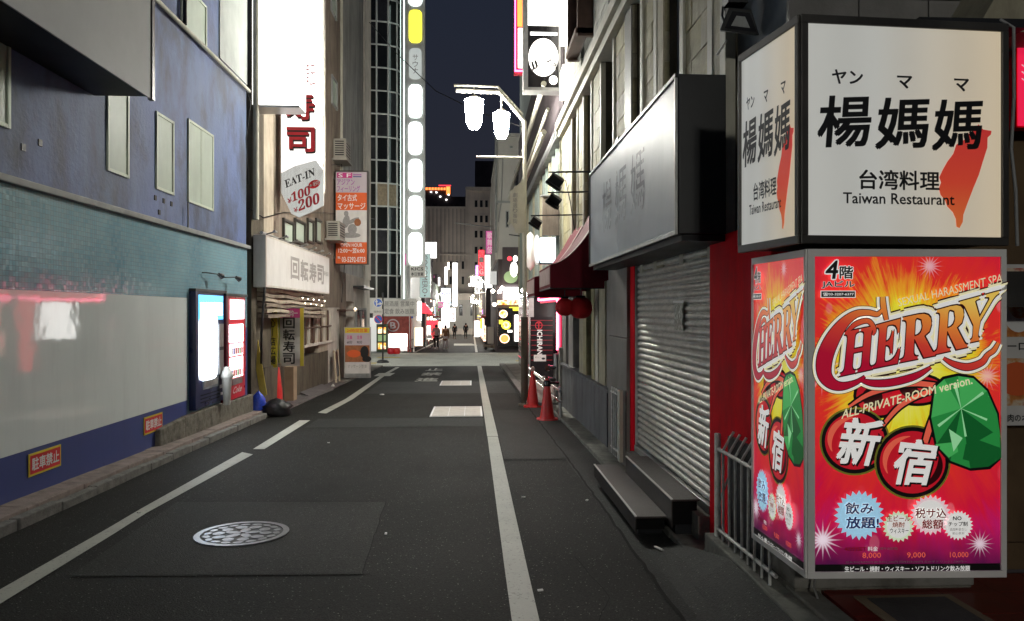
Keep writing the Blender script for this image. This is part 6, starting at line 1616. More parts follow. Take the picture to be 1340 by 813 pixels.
def logo(mb, F, layer):
    # layer: (extra width, text offset, depth, material)
    ex, off, d, m = layer
    def S(pts): 
        q = smooth(pts); mb.fstroke(F, [(a, b) for a, b, w in q], [w + ex for a, b, w in q], d, m)
    S([(1152, 402, 3), (1146, 408, 6), (1134, 406, 7), (1118, 408, 9), (1102, 420, 13), (1088, 440, 18), (1078, 464, 20), (1077, 486, 18), (1086, 499, 14), (1100, 503, 10), (1118, 498, 6), (1130, 490, 3)])   # the C
    S([(1153, 385, 6), (1154, 398, 7), (1158, 416, 5)])
    S([(1106, 432, 3), (1118, 421, 6), (1134, 417, 6), (1142, 428, 5), (1140, 436, 2)])
    S([(1122, 494, 3), (1140, 499, 8), (1165, 498, 9), (1195, 490, 8), (1216, 478, 3)])       # swash under the word
    S([(1232, 466, 3), (1246, 474, 7), (1264, 478, 9), (1282, 472, 8), (1290, 462, 6), (1298, 456, 6), (1304, 446, 4)])
    for ch, q in (("𝐇", [(1098, 489), (1139, 480), (1143, 424), (1104, 432)]), ("𝐄", [(1140, 479), (1174, 472), (1178, 414), (1145, 423)]),
                  ("𝐑", [(1176, 471), (1221, 462), (1222, 404), (1180, 413)]), ("𝐑", [(1219, 461), (1263, 451), (1264, 392), (1224, 403)]),
                  ("𝐘", [(1262, 446), (1284, 441), (1305, 378), (1254, 392)])):
        mb.ftext(F, ch, 0, 0, 0, 0, d + .0002, m, off, quad=q)
for (F, side) in ((FF, 0), (FLt, 1)):
    fw = 9.5 if side == 0 else 9
    mb = MB()
    mb.fbox(F, 1056, 322, 1316, 332, -.01, .008, "poster_frame"); mb.fbox(F, 1056, 748, 1316, 757, -.01, .008, "poster_frame")
    mb.fbox(F, 1056, 332, 1056 + fw, 748, -.01, .0088, "poster_frame"); mb.fbox(F, 1316 - fw + 2, 332, 1316, 748, -.01, .0088, "poster_frame")
    mb.build("frame", t, bevel=.0015)
    x0, x1 = 1056 + fw, 1316 - fw + 2
    mb = MB(); P = [(x0, 332), (x1, 332), (x1, 748), (x0, 748)]
    mb.face([F.P(x0, 748, .001), F.P(x1, 748, .001), F.P(x1, 332, .001), F.P(x0, 332, .001)], "poster_burst", [(0, 0), (1, 0), (1, 1), (0, 1)]); mb.build("poster", t)
    # streaks of light, then the cherries
    mb = MB(); K = .0016
    # cherry behind, stems, cherries
    for (cx, cy, rx, ry) in ((1150, 516, 30, 26), (1200, 508, 34, 18)):
        mb.fell(F, cx, cy, rx + 4, ry + 4, K, "print_black"); mb.fell(F, cx, cy, rx, ry, K + .0003, "cherry_red"); mb.fell(F, cx - rx * .3, cy + 2, rx * .45, ry * .5, K + .0005, "cherry_dark", rot=.5)
    for w, m, dd in ((64, "print_lime", 0), (56, "print_black", .0003)):
        pass
    for k, (cx, cy, r) in enumerate(((1118, 576, 39), (1193, 604, 43))):
        mb.fell(F, cx, cy, r + 7, r * .98 + 7, K + .0008 + k * .002, "print_lime", 40); mb.fell(F, cx, cy, r + 4.5, r * .98 + 4.5, K + .0010 + k * .002, "print_black", 40)
        mb.fell(F, cx, cy, r, r * .96, K + .0013 + k * .002, "cherry_red", 40)
        mb.fstroke(F, arc(cx, cy, r * .84, r * .8, 95, 205), [1 + 7 * math.sin(math.pi * i / 18) for i in range(19)], K + .0016 + k * .002, "cherry_hi")
        mb.fstroke(F, arc(cx, cy, r * .84, r * .8, -70, 20), [1 + 8 * math.sin(math.pi * i / 18) for i in range(19)], K + .0016 + k * .002, "cherry_dark")
    for pts in ([(1209, 578, 7), (1216, 555, 8), (1226, 530, 7), (1238, 512, 5)], [(1150, 560, 4), (1176, 530, 6), (1210, 512, 6), (1238, 508, 5)], [(1110, 530, 3), (1140, 512, 6), (1190, 500, 7), (1236, 504, 6)]):
        q = smooth(pts); mb.fstroke(F, [(a, b) for a, b, w in q], [w + 5 for a, b, w in q], K + .0052, "print_black"); mb.fstroke(F, [(a, b) for a, b, w in q], [w for a, b, w in q], K + .0055, "cherry_hi")
    # the emerald leaf, in facets
    cx, cy = 1256, 533
    LEAF = [(1222, 505), (1234, 494), (1252, 490), (1272, 493), (1290, 510), (1303, 540), (1308, 572), (1309, 598), (1292, 610), (1268, 612), (1242, 602), (1224, 580), (1217, 545)]
    mb.fpoly(F, [(1262 + (x - 1262) * 1.10, 552 + (y - 552) * 1.09) for x, y in LEAF if 1] , K + .0060, "print_lime") if side == 2 else None
    big = [(min(x1 - .5, 1262 + (x - 1262) * 1.07), 552 + (y - 552) * 1.06) for x, y in LEAF]
    mb.fpoly(F, big, K + .0062, "print_black")
    gm = ["leaf_green_b", "leaf_green_a", "leaf_green_b", "leaf_green_b", "leaf_green_a", "leaf_green_a", "leaf_green_c", "leaf_green_c", "leaf_green_c", "leaf_green_a", "leaf_green_c", "leaf_green_a", "leaf_green_b"]
    for i in range(len(LEAF)): mb.fpoly(F, [(cx, cy), LEAF[i], LEAF[(i + 1) % len(LEAF)]], K + .0065, gm[i])
    for (a, b, w) in (((1256, 533), (1248, 500), 5), ((1256, 533), (1285, 512), 4), ((1256, 533), (1226, 556), 4), ((1256, 533), (1262, 570), 3), ((1256, 533), (1290, 548), 3)):
        mb.fstroke(F, [a, b], [.5, w], K + .0068, "leaf_green_d")
    mb.fpoly(F, [(1222, 580), (1250, 577), (1252, 590), (1240, 598)], K + .0069, "leaf_green_b"); mb.fpoly(F, [(1262, 580), (1298, 574), (1306, 594), (1280, 606), (1258, 600)], K + .0069, "leaf_green_c")
    mb.fpoly(F, [(1280, 575), (1306, 560), (1307, 585)], K + .0071, "leaf_green_a"); mb.fpoly(F, [(1240, 560), (1258, 572), (1246, 590)], K + .0071, "leaf_green_d")
    # place name
    for ch, q in (("新", [(1092, 604), (1140, 607), (1156, 549), (1106, 545)]), ("宿", [(1164, 631), (1212, 633), (1226, 578), (1176, 572)])):
        mb.ftext(F, ch, 0, 0, 0, 0, K + .0076, "print_black", .07, quad=[(a + 1.5, b + 1.5) for a, b in q]); mb.ftext(F, ch, 0, 0, 0, 0, K + .0082, "poster_white", .04, quad=q)
    mb.build("cherry_artwork", t)
    mb = MB()
    for L in ((11, .20, .0100, "cherry_dark"), (9.5, .17, .0107, "poster_cream"), (6.5, .12, .0114, "poster_white"), (2.2, .045, .0121, "cherry_dark"), (0, .012, .0128, "poster_logo")): logo(mb, F, L)
    mb.build("logo", t)
    mb = MB(); d = .0140
    mb.ftext(F, "SEXUAL HARASSMENT SPA", 0, 0, 0, 0, d, "poster_cream", .004, quad=[(1174, 398), (1309, 366), (1309, 354), (1172, 388)])
    mb.ftext(F, "ALL-PRIVATE-ROOM version.", 0, 0, 0, 0, d, "poster_cream", .022, quad=[(1099, 546), (1270, 500), (1268, 489), (1101, 534)])
    for off, m, k in ((.09, "poster_white", 0), (.03, "print_black", .0005)):
        mb.ftext(F, "4", 0, 0, 0, 0, d + k, m, off, quad=[(1078, 361), (1093, 361), (1096, 338), (1081, 338)]); mb.ftext(F, "階", 1097, 361, 1114, 345, d + k, m, off); mb.ftext(F, "JAビル", 1074, 374, 1116, 364, d + k, m, off * .8)
    mb.fbox(F, 1072, 377, 1117.5, 386.5, d - .001, d + .0002, "poster_white"); mb.fbox(F, 1073, 378, 1116.5, 385.5, d, d + .0004, "print_black"); mb.ftext(F, "☎03-3207-6377", 1075, 384, 1115, 379.5, d + .001, "poster_white", .02)
    for (cx, cy, r, m, k) in ((1122, 673, 33, "print_pale_blue", 24), (1173, 688, 21, "print_pale_green", 20), (1215, 673, 27, "print_pale_pink", 24), (1251, 687, 20, "poster_white", 24)):
        dd = d + (.0 if k == 24 else .001)
        mb.fstar(F, cx, cy, r, r * .82, k, dd, m); mb.fell(F, cx, cy, r * .72, r * .72, dd + .0004, "poster_white" if m != "print_pale_blue" else "print_pale_blue")
    d += .0025
    mb.ftext(F, "飲み", 1104, 671, 1140, 656, d, "poster_white", .06); mb.ftext(F, "飲み", 1104, 671, 1140, 656, d + .0004, "print_blue", .02)
    mb.ftext(F, "放題!", 1105, 690, 1147, 675, d, "poster_white", .06); mb.ftext(F, "放題!", 1105, 690, 1147, 675, d + .0004, "print_blue", .035)
    mb.ftext(F, "生ビール", 1158, 681, 1188, 673, d, "print_orange", .02); mb.ftext(F, "焼酎", 1165, 689, 1181, 682, d, "print_orange", .02); mb.ftext(F, "ウィスキー", 1162, 697, 1186, 690, d, "print_black", .01)
    mb.ftext(F, "税サ込", 1195, 677, 1235, 664, d, "poster_white", .05); mb.ftext(F, "税サ込", 1195, 677, 1235, 664, d + .0004, "print_bright_red", .02); mb.ftext(F, "総額", 1204, 691, 1231, 679, d, "print_bright_red", .025)
    mb.ftext(F, "NO", 1244, 680, 1255, 675, d, "print_black", .03); mb.ftext(F, "チップ制", 1238, 688, 1263, 682, d, "print_black", .02); mb.ftext(F, "追加料金なし", 1240, 694, 1262, 690, d, "print_grey", 0); mb.ftext(F, "安心会計", 1243, 699, 1259, 695.5, d, "print_grey", 0)
    mb.ftext(F, "40分SET", 1103, 720, 1131, 714, d, "print_bright_red", .03); mb.ftext(F, "料金", 1133, 720, 1146, 714, d, "poster_white", .01); mb.ftext(F, "(税サ込総額)", 1148, 719, 1172, 715, d, "print_grey", 0)
    for (x, s) in ((1126, "8,000"), (1184, "9,000"), (1240, "10,000")): mb.ftext(F, s, x, 730, x + 24, 722, d, "cherry_hi", .01)
    mb.ftext(F, "延長30分5,000円 指名料2,000円 同伴料3,000円 女の子ドリンク1,000円〜", 1104, 736, 1262, 733, d, "print_grey", 0)
    mb.fbox(F, x0 + .5, 738.5, x1 - .5, 747.5, .003, .004, "print_black")
    mb.ftext(F, "生ビール・焼酎・ウィスキー・ソフトドリンク飲み放題", 1103, 747, 1266, 740, d, "poster_white", .02)
    mb.build("print", t)
# block and pipe under the poster box, floor of the entrance
kb = thing("corner_plinth", "beige concrete corner block under the poster box", "plinth", (2.2, 3.95, .1))
mb = MB(); mb.box(1.66, 2.62, 3.86, 4.24, 0.165, 0.34, "concrete"); mb.build("block", kb, bevel=.01)
mb = MB(); mb.box(1.665, 1.80, 3.2, 3.99, -0.12, .145, "concrete"); mb.box(1.67, 2.62, 3.88, 4.22, -.1, .162, "concrete_rough"); mb.build("foot", kb, bevel=.01)
mb = MB(); mb.tube([(1.72, 3.83, .27), (1.86, 3.83, .255)], .03, "concrete"); mb.tube([(1.74, 3.78, .30), (1.73, 3.79, .2), (1.75, 3.78, .13)], .006, "alu"); mb.build("pipe_stub", kb)
fl = thing("entrance_floor", None, None, (2.6, 3, .15)); fl["kind"] = "structure"
y = 2.2
while y < 3.84:
    x = 1.81
    while x < 4.6:
        mb = MB(); mb.box(x, min(x + .297, 4.6), y, y + .265, -.1, .150 + rnd.uniform(-.0008, .0008), "red_floor"); mb.build("floor_tile", fl); x += .30
    y += .268
t = thing("door_mat", "dark mat with a beige border lying on the red entrance floor", "mat", (2.15, 3.55, .152))
mb = MB(); mb.box(1.92, 2.42, 3.30, 3.76, .1515, .163, "cardboard"); mb.build("border", t, bevel=.003)
mb = MB(); mb.box(1.97, 2.37, 3.34, 3.72, .163, .1665, "rubber_mat"); mb.build("mat_centre", t)
# recessed entrance wall at the far right
en = thing("entrance_front", "dim brown restaurant entrance wall behind the corner boxes", "wall", (3.2, 4.3, .15))
mb = MB(); mb.box(2.62, 5.5, 4.16, 4.24, .15, 2.9, "brown_panel"); mb.build("wall", en)
mb = MB(); mb.box(2.62, 5.5, 4.13, 4.16, .15, .30, "brown_panel"); mb.build("skirting", en, bevel=.005)
mb = MB(); mb.box(2.0, 5.5, 3.72, 4.15, 1.62, 1.80, "dark_frame"); mb.build("beam", en)
t = thing("red_sign", "bright red sign strip at the far right edge beside the restaurant box", "sign", (2.75, 4.0, 2.5))
F = pxY(3.98, (1328, 8, 1460, 168))
mb = MB(); mb.fbox(F, 1330, 10, 1480, 166, -.08, 0, "red_paint"); mb.frect(F, 1331, 12, 1479, 164, .004, "glow_pink_soft"); mb.build("sign_box", t)
mb = MB()
for k in range(3): mb.fstroke(F, [(1336, 84 + 9 * k), (1345, 90 + 9 * k)], 1.4, .006, "print_pale_pink")
mb.build("print", t)
t = thing("menu_poster", "dish photo menu poster on the wall at the far right edge", "poster", (2.8, 4.0, .9))
F = pxY(4.05, (1310, 345, 1420, 556))
mb = MB(); mb.fbox(F, 1310, 345, 1430, 556, -.02, 0, "sign_white"); mb.build("board", t)
mb = MB(); mb.frect(F, 1312, 350, 1428, 440, .003, "food_print"); mb.fell(F, 1332, 400, 22, 34, .005, "print_white"); mb.fell(F, 1333, 394, 16, 22, .007, "food_print")
mb.ftext(F, "ーロー麺", 1318, 458, 1372, 446, .004, "print_black", .02); mb.frect(F, 1312, 468, 1428, 530, .003, "food_print"); mb.fell(F, 1330, 495, 26, 22, .005, "print_orange"); mb.ftext(F, "肉のオイスター炒め", 1318, 551, 1400, 541, .004, "print_black", .02); mb.build("print", t)

# ------------------------------------------------------------------ lamps on arms and the floodlight at the top
fl_ = thing("floodlight", "black square floodlight bracketed above the black sign box", "floodlight", W(955, 20, Y=4.9))
F = pxY(4.9, (930, 0, 975, 52))
mb = MB(); P = [F.P(934, 47, .12), F.P(985, 53, .12), F.P(975, 20, .12), F.P(946, 18, .12)]; Q = [F.P(945, 36, -.05), F.P(980, 40, -.05), F.P(975, 8, -.05), F.P(948, 6, -.05)]
mb.hexa([P[0], P[1], Q[1], Q[0], P[3], P[2], Q[2], Q[3]], "black_metal"); mb.build("housing", fl_, bevel=.006)
mb = MB(); g_ = [F.P(940, 45, .128), F.P(981, 49.5, .128), F.P(972, 25, .125), F.P(950, 23, .125)]; mb.face(g_, "dusk_glass"); mb.build("lens", fl_)
mb = MB(); g2 = [F.P(948, 42, .130), F.P(972, 44.5, .130), F.P(966, 30, .127), F.P(955, 29, .127)]; mb.face(g2, "steel_worn"); mb.build("reflector", fl_)
mb = MB(); mb.fbox(F, 949, -30, 975, 6, -.06, .06, "black_metal"); mb.tube([F.P(946, 8, 0), F.P(943, 22, .03), F.P(944, 30, .05)], .008, "black_metal"); mb.build("bracket", fl_)
mb = MB(); mb.tube([F.P(952, 50, -.02), F.P(948, 60, -.15)], .008, "rail_white"); mb.build("stay", fl_)
SL = [(9.0, 1.64, .98, "nearest of the three black arm lamps above the burgundy awning"), (10.0, 1.555, 1.07, "middle of the three black arm lamps above the burgundy awning"), (12.0, 1.5, 1.0, "farthest of the three black arm lamps above the burgundy awning")]
for i, (D, z, x, lab) in enumerate(SL):
    z += 1.6; t = thing("arm_lamp", lab, "lamp", (1.75, D, z), "arm lamps over the awning")
    mb = MB(); mb.tube([(1.76, D, z + .02), (x - .08, D, z)], .011, "black_metal", 6); mb.build("arm", t)
    mb = MB(); rt = Matrix.Rotation(.6, 3, "Y") @ Matrix.Rotation(.4, 3, "X"); mb.cbox((x, D, z - .11), (.085, .06, .07), rt, "black_metal"); mb.build("housing", t, bevel=.008)
    mb = MB(); mb.cbox((x - .02, D - .02, z - .15), (.10, .085, .012), rt, "black_metal"); mb.build("hood", t)
    mb = MB(); mb.tube([(x - .03, D, z), (x, D, z - .06)], .012, "black_metal", 6); mb.build("knuckle", t)
# ------------------------------------------------------------------ awnings
def awning(lab, y0, y1, xo, ztop, zmid, zbot, trim):
    t = thing("burgundy_awning", lab, "awning", (1.4, (y0 + y1) / 2, zbot), "burgundy awnings")
    n = 12; prof = []
    for i in range(n + 1):
        f = i / n; prof.append((1.78 - (1.78 - xo) * f, zmid + (ztop - zmid) * (1 - f) ** 1.75))
    def sheet(a, b, m, name, lift=0.0):
        mb = MB()
        for i in range(n):
            (xa, za), (xb, zb_) = prof[i], prof[i + 1]
            mb.hexa([(xb, a, zb_ - .006 + lift), (xa, a, za - .006 + lift), (xa, b, za - .006 + lift), (xb, b, zb_ - .006 + lift), (xb, a, zb_ + .002 + lift), (xa, a, za + .002 + lift), (xa, b, za + .002 + lift), (xb, b, zb_ + .002 + lift)], m)
        return mb.build(name, t)
    sheet(y0, y1, "awning_cloth", "canopy")
    for (a, b) in trim: sheet(a, b, "awning_trim", "stripe", .008)
    mb = MB(); P = [(x, y0, z) for x, z in prof] + [(xo, y0, zbot), (1.78, y0, zbot)]; mb.face(P, "awning_cloth"); mb.build("side_panel", t); mb = MB(); mb.face([(x, y + (y1 - y0), z) for x, y, z in P][::-1], "awning_cloth"); mb.build("side_panel", t)
    mb = MB(); mb.box(xo - .008, xo, y0, y1, zbot, zmid, "awning_cloth"); mb.build("valance", t)
    mb = MB(); mb.box(xo - .014, xo - .009, y0 + .05, y1 - .1, zbot + .05, zmid - .03, "awning_trim"); mb.build("valance_stripe", t)
    mb = MB(); mb.tube([(xo, y0, zbot), (xo, y1, zbot)], .012, "black_metal"); mb.tube([(xo, y0 + .02, zbot), (1.75, y0 + .02, zbot)], .012, "black_metal"); mb.build("frame", t)
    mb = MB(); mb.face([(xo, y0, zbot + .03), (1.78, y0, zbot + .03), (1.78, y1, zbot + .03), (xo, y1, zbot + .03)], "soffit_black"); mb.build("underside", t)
    return t
awning("nearer burgundy awning with a pale edge stripe beside the black sign", 9.88, 11.5, 1.02, 3.07, 2.2, 1.90, [(9.885, 10.15)])
awning("farther burgundy awning with a pale edge stripe", 11.9, 13.5, .98, 3.02, 2.13, 1.83, [(11.905, 12.15)])
def lantern(px, py, r, lab):
    Yl = 9.6 if r > 16 else 10.6; q = W(px, py, Y=Yl); rr = r * Yl / 1000
    t = thing("paper_lantern", lab, "lantern", q, "red lanterns under the awning")
    mb = MB(); n = 9
    prof = []
    for i in range(2 * n + 1):
        a = math.pi * (i / (2 * n)) ; k = math.sin(a) ** .75; prof.append((max(.0001 if i in (0, 2 * n) else .05, rr * k * (1.0 if i % 2 == 0 else .965)), -rr * .92 * math.cos(a)))
    mb.lathe(q, prof, "lantern_paper", 20); mb.build("paper_shade", t)
    mb = MB(); mb.lathe(q + Vector((0, 0, rr * .86)), [(rr * .4, 0), (rr * .4, .03), (.0001, .031)], "black_gloss", 12); mb.build("cap", t)
    mb = MB(); mb.tube([q + Vector((0, 0, rr * .9)), q + Vector((0, 0, rr * .9 + .12))], .006, "black_metal"); mb.build("hanger", t)
lantern(760, 402, 15.5, "nearer, larger red paper lantern under the burgundy awning")
lantern(739, 401, 12.5, "farther, smaller red paper lantern partly hidden by the nearer one")

# ------------------------------------------------------------------ street lamp
def street_lamp(gx, gy, lab, lampz, left=True, banner=False):
    z0 = G(gy); t = thing("street_lamp", lab, "street lamp", (gx, gy, z0), "twin lantern street lamps")
    s = -1 if left else 1
    mb = MB(); mb.tube([(gx, gy, z0), (gx, gy, z0 + 1.75)], .075, "pole_brown", 14); mb.lathe((gx, gy, z0), [(.13, 0), (.13, .03), (.085, .05)], "pole_brown", 14); mb.build("lower_post", t)
    mb = MB(); mb.box(gx - .055, gx + .045, gy - .085, gy - .07, z0 + .95, z0 + 1.7, "pole_brown"); mb.build("hatch", t, bevel=.004)
    mb = MB(); mb.tube([(gx, gy, z0 + 1.75), (gx, gy, lampz - .42), (gx + s * .50, gy, lampz + .16), (gx + s * 1.35, gy, lampz + .18)], .042, "pole_cream", 10); mb.build("upper_post", t)
    mb = MB(); mb.tube([(gx + s * .04, gy, lampz - .28), (gx + s * .53, gy, lampz + .26), (gx + s * 1.4, gy, lampz + .28)], .025, "pole_cream", 8); mb.build("arm_tube", t)
    mb = MB(); mb.tube([(gx, gy, lampz - 1.13), (gx + s * .95, gy, lampz - 1.13)], .022, "pole_cream", 8); mb.build("cross_rod", t)
    for (dx, k, dz) in ((1.0, 1.0, 0.0), (.46, .88, -.24)):
        c_ = Vector((gx + s * dx, gy, lampz - .12 + dz)); k *= 0.93
        mb = MB(); mb.tube([c_ + Vector((0, 0, .18)), c_ + Vector((0, 0, .36 + (0 if dx > .9 else .08)))], .014, "pole_cream", 8); mb.lathe(c_ + Vector((0, 0, .14 * k)), [(.15 * k, 0), (.10 * k, .05), (.03, .08)], "pole_cream", 14); mb.build("lantern_cap", t)
        mb = MB(); mb.lathe(c_, [(.0001, -.50 * k), (.10 * k, -.48 * k), (.155 * k, -.38 * k), (.185 * k, -.12 * k), (.20 * k, .12 * k), (.15 * k, .14 * k)], "glow_lamp", 18); mb.build("lantern_globe", t)
    if banner:
        Fb = pxY(gy - .06, (666, 235, 686, 303))
        P = [(686, 233), (668, 250), (667, 288), (674, 300), (674, 304), (686, 304)]
        mb = MB(); A = [Fb.P(x, y, 0) for x, y in P]; B = [Fb.P(x, y, .02) for x, y in P]
        mb.face(A, "pole_cream"); mb.face(B[::-1], "pole_cream")
        for i in range(len(P)): j = (i + 1) % len(P); mb.face([A[i], B[i], B[j], A[j]], "pole_cream")
        mb.build("name_plate", t)
        mb = MB(); mb.vtext(Fb, "劇場通り番街", 671, 251, 677, 292, .024, "print_grey", .03); mb.build("print", t)
        mb = MB(); mb.tube([Fb.P(666, 306, 0), Fb.P(680, 308, 0)], .012, "black_metal"); mb.build("bracket", t)
    return t
lg = W(686.5, 406, Y=15.1)
street_lamp(lg.x, 15.1, "cream and brown street lamp with two glowing lanterns by the red cones", 1.6 + .276 * 15.1, True, True)
street_lamp(1.08, -11.0, "unseen street lamp added on the right, behind the viewpoint", 5.6, True)  # out-of-view copy of the lamp, added to light the near street
street_lamp(8.5, 30.3, "unseen street lamp added round the right corner of the crossing", 4.7, True)  # this and the next are hidden copies added to light the crossing
street_lamp(-9.5, 31.0, "unseen street lamp added round the left corner of the crossing", 4.7, False)
street_lamp(1.1, 62.0, "street lamp added on the right of the far street", 4.2, True)  # copies from here on are added to light the far street
street_lamp(-3.9, 88.0, "street lamp added on the left of the far street", 3.8, False)
street_lamp(1.0, 112.0, "street lamp added near the end of the street", 3.4, True)
street_lamp(-5.0, 119.0, "farthest added street lamp, left before the end building", 3.2, False)

# cones with a bar between
def cone(px, py, lab, h=.70):
    g = Gd(px, py)
    t = thing("traffic_cone", lab, "traffic cone", g, "red traffic cones")
    mb = MB(); mb.lathe(g, [(.135, .03), (.118, .08), (.115, .09), (.045, h - .1), (.03, h - .02), (.032, h), (.0001, h + .005)], "cone_red", 24); mb.build("cone_body", t)
    mb = MB()
    n = 8; Pb = [(.19 * math.cos(2 * math.pi * (i + .5) / n), .19 * math.sin(2 * math.pi * (i + .5) / n)) for i in range(n)]
    A = [g + Vector((x, y, .004)) for x, y in Pb]; B = [g + Vector((x * .96, y * .96, .035)) for x, y in Pb]
    mb.face(A[::-1], "cone_red"); mb.face(B, "cone_red")
    for i in range(n): j = (i + 1) % n; mb.face([A[i], A[j], B[j], B[i]], "cone_red")
    mb.build("base_plate", t)
    return t, g
t, g1 = cone(697, 532, "left red traffic cone leaning against the street lamp post"); mb = MB(); mb.lathe(g1 + Vector((0, 0, .70)), [(.035, 0), (.045, .03), (.03, .08), (.0001, .09)], "awning_trim", 12); mb.build("cap", t)
t, g2 = cone(716, 549, "right red traffic cone with a black clip, nearer the gutter"); mb = MB(); mb.lathe(g2 + Vector((0, 0, .60)), [(.062, -.03), (.065, .04), (.05, .07)], "black_gloss", 12); mb.box(g2.x, g2.x + .2, g2.y - .02, g2.y + .02, g2.z + .60, g2.z + .64, "black_gloss"); mb.build("bar_clip", t)
mb = MB(); mb.tube([g1 + Vector((.02, -.02, .66)), g2 + Vector((-.02, .02, .62))], .012, "rail_white", 8); mb.build("cone_bar", label="thin pale bar linking the tops of the two red cones", cat="barrier bar")
gr = thing("guard_rail", "low chrome guard rail along the kerb behind the cones", "guard rail", (1.52, 14, G(14)))
for h in (.50, .32): mb = MB(); mb.tube([(1.46, 12.6, G(12.6) + h), (1.42, 21.0, G(21) + h)], .024, "chrome", 10); mb.build("rail", gr)
for y in (12.7, 15.4, 18.1, 20.9): mb = MB(); mb.tube([(1.47 - .005 * (y - 12.7), y, G(y)), (1.46 - .005 * (y - 12.7), y, G(y) + .56)], .03, "steel_worn", 10); mb.build("post", gr)

# ------------------------------------------------------------------ next building: black noodle shop with pink neon
nb = thing("panelled_building", "sage green panelled building with white pipes above the black noodle shop", "building", (2.5, 22, G(22)))
mb = MB(); mb.box(1.80, 9, 14.72, 28.9, 2.2, 11, "panel_sage"); mb.build("wall", nb)
for i in range(19):
    y = 14.9 + i * .75
    mb = MB(); mb.box(1.72, 1.80, y, y + .10, 2.25, 4.95, "panel_sage" if i % 3 else "stone_tile_pale"); mb.build("mullion", nb)
for i in range(18):
    y = 15.02 + i * .75
    mb = MB(); mb.box(1.77, 1.80, y, y + .6, 2.6, 4.6, "frosted_glass" if i % 4 else "dusk_glass"); mb.build("pane", nb)
mb = MB(); mb.box(1.62, 1.82, 14.72, 28.9, 4.95, 5.15, "ledge_paint"); mb.box(1.75, 1.82, 14.72, 28.9, 5.15, 8, "far_wall_dark"); mb.build("fascia_band", nb)
for k, (x, z) in enumerate(((1.40, 5.95), (1.48, 5.45), (1.40, 5.0))):
    mb = MB(); mb.tube([(x, 14.9, z + .1), (x - .02, 28.8, z - .1)], .055 if k != 1 else .035, "trim_cream", 10); mb.build("pipe", nb)
mb = MB(); mb.box(2.62, 9, 14.72, 28.9, -1, 2.2, "black_gloss"); mb.box(1.80, 2.62, 14.72, 28.9, 2.1, 2.2, "black_gloss"); mb.build("shop_recess", nb)
for (ya, yb, za, zb, gm_) in ((16.0, 16.25, .35, 1.9, "glow_shop_white"), (16.4, 16.9, 1.2, 1.85, "glow_shop_white"), (16.45, 16.8, .5, 1.0, "glow_blue_white"), (17.1, 17.25, .6, 1.9, "glow_shop_warm")):  # lit panes hidden from view, added for their reflections across the street
    mb = MB(); mb.box(2.60, 2.62, ya, yb, za, zb, gm_); mb.build("lit_window", nb)
mb = MB(); mb.box(2.60, 2.62, 17.9, 18.5, .2, 1.95, "glow_red"); mb.build("lit_window", nb)
mb = MB(); mb.box(2.60, 2.62, 18.8, 20.4, .9, 1.95, "glow_white"); mb.build("lit_window", nb)
mb = MB(); mb.box(1.75, 2.62, 22.4, 28.9, -1, 2.12, "black_gloss"); mb.build("shop_wall", nb)
mb = MB()
for k in range(9): mb.box(1.735, 1.75, 22.45, 28.8, -.1 + .22 * k, -.07 + .22 * k, "glow_pink_soft" if k % 3 == 0 else "print_dark_red")
mb.build("red_stripe", nb)
mb = MB(); mb.box(1.66, 1.80, 22.3, 22.42, -.5, 2.1, "alu"); mb.build("corner_strip", nb)
nf = thing("pink_neon_light", "hot pink neon tube frame round the black shop entrance", "neon light", (1.75, 16, 1))
for pts in ([(1.74, 15.55, .80), (1.74, 15.55, 1.86)], [(1.74, 15.55, 1.86), (1.74, 20.0, 1.88)], [(1.74, 20.0, 1.88), (1.74, 20.0, 2.12)]):
    mb = MB(); mb.tube(pts, .024, "glow_pink_core", 10); mb.build("neon_tube", nf)
mb = MB(); mb.box(1.77, 1.80, 15.30, 15.75, .72, 2.1, "glow_pink_soft"); mb.box(1.79, 1.83, 15.4, 20.1, 1.80, 2.08, "glow_pink_soft"); mb.build("glow_backing", nf)
mb = MB(); mb.box(1.83, 1.95, 14.72, 15.40, -.5, 2.1, "black_metal"); mb.build("door_jamb", nb)
F = pxY(20.8, (694, 414, 725, 500))
t = thing("noodle_shop_panel", "black panel with ICHIRAN in white sideways letters and a small white notice", "sign", F.P(710, 500))
mb = MB(); mb.fbox(F, 694, 414, 724, 505, -.12, 0, "black_gloss"); mb.build("panel", t)
mb = MB()
for k in range(9): mb.frect(F, 695, 418 + 6.5 * k, 723, 418.8 + 6.5 * k, .003, "print_dark_red")
for i in range(16):
    a, b = 2 * math.pi * i / 16, 2 * math.pi * (i + 1) / 16
    mb.fstroke(F, [(705 + 4.4 * math.cos(a), 425 + 5 * math.sin(a)), (705 + 4.4 * math.cos(b), 425 + 5 * math.sin(b))], .9, .006, "print_red")
mb.frect(F, 702.5, 421, 707.5, 422.2, .006, "print_red"); mb.frect(F, 704.4, 421, 705.6, 429, .006, "print_red")
mb.ftext(F, "ICHIRAN", 0, 0, 0, 0, .008, "print_white", .035, quad=[(703.0, 431), (703.0, 463), (709.5, 463), (709.5, 431)])
mb.frect(F, 698.5, 463.5, 714.5, 472, .008, "sign_white"); mb.ftext(F, "天然とんこつ", 700, 468, 708, 465.5, .010, "print_black", 0); mb.fell(F, 711, 468.4, 2.4, 1.4, .010, "print_black"); mb.build("print", t)
t = thing("standpipe", "chrome twin fire hose outlet on a pipe by the shop entrance", "standpipe", (1.7, 15.2, G(15)))
mb = MB(); mb.tube([(1.66, 15.1, G(15)), (1.66, 15.1, .75)], .05, "steel_worn", 12); mb.build("riser", t)
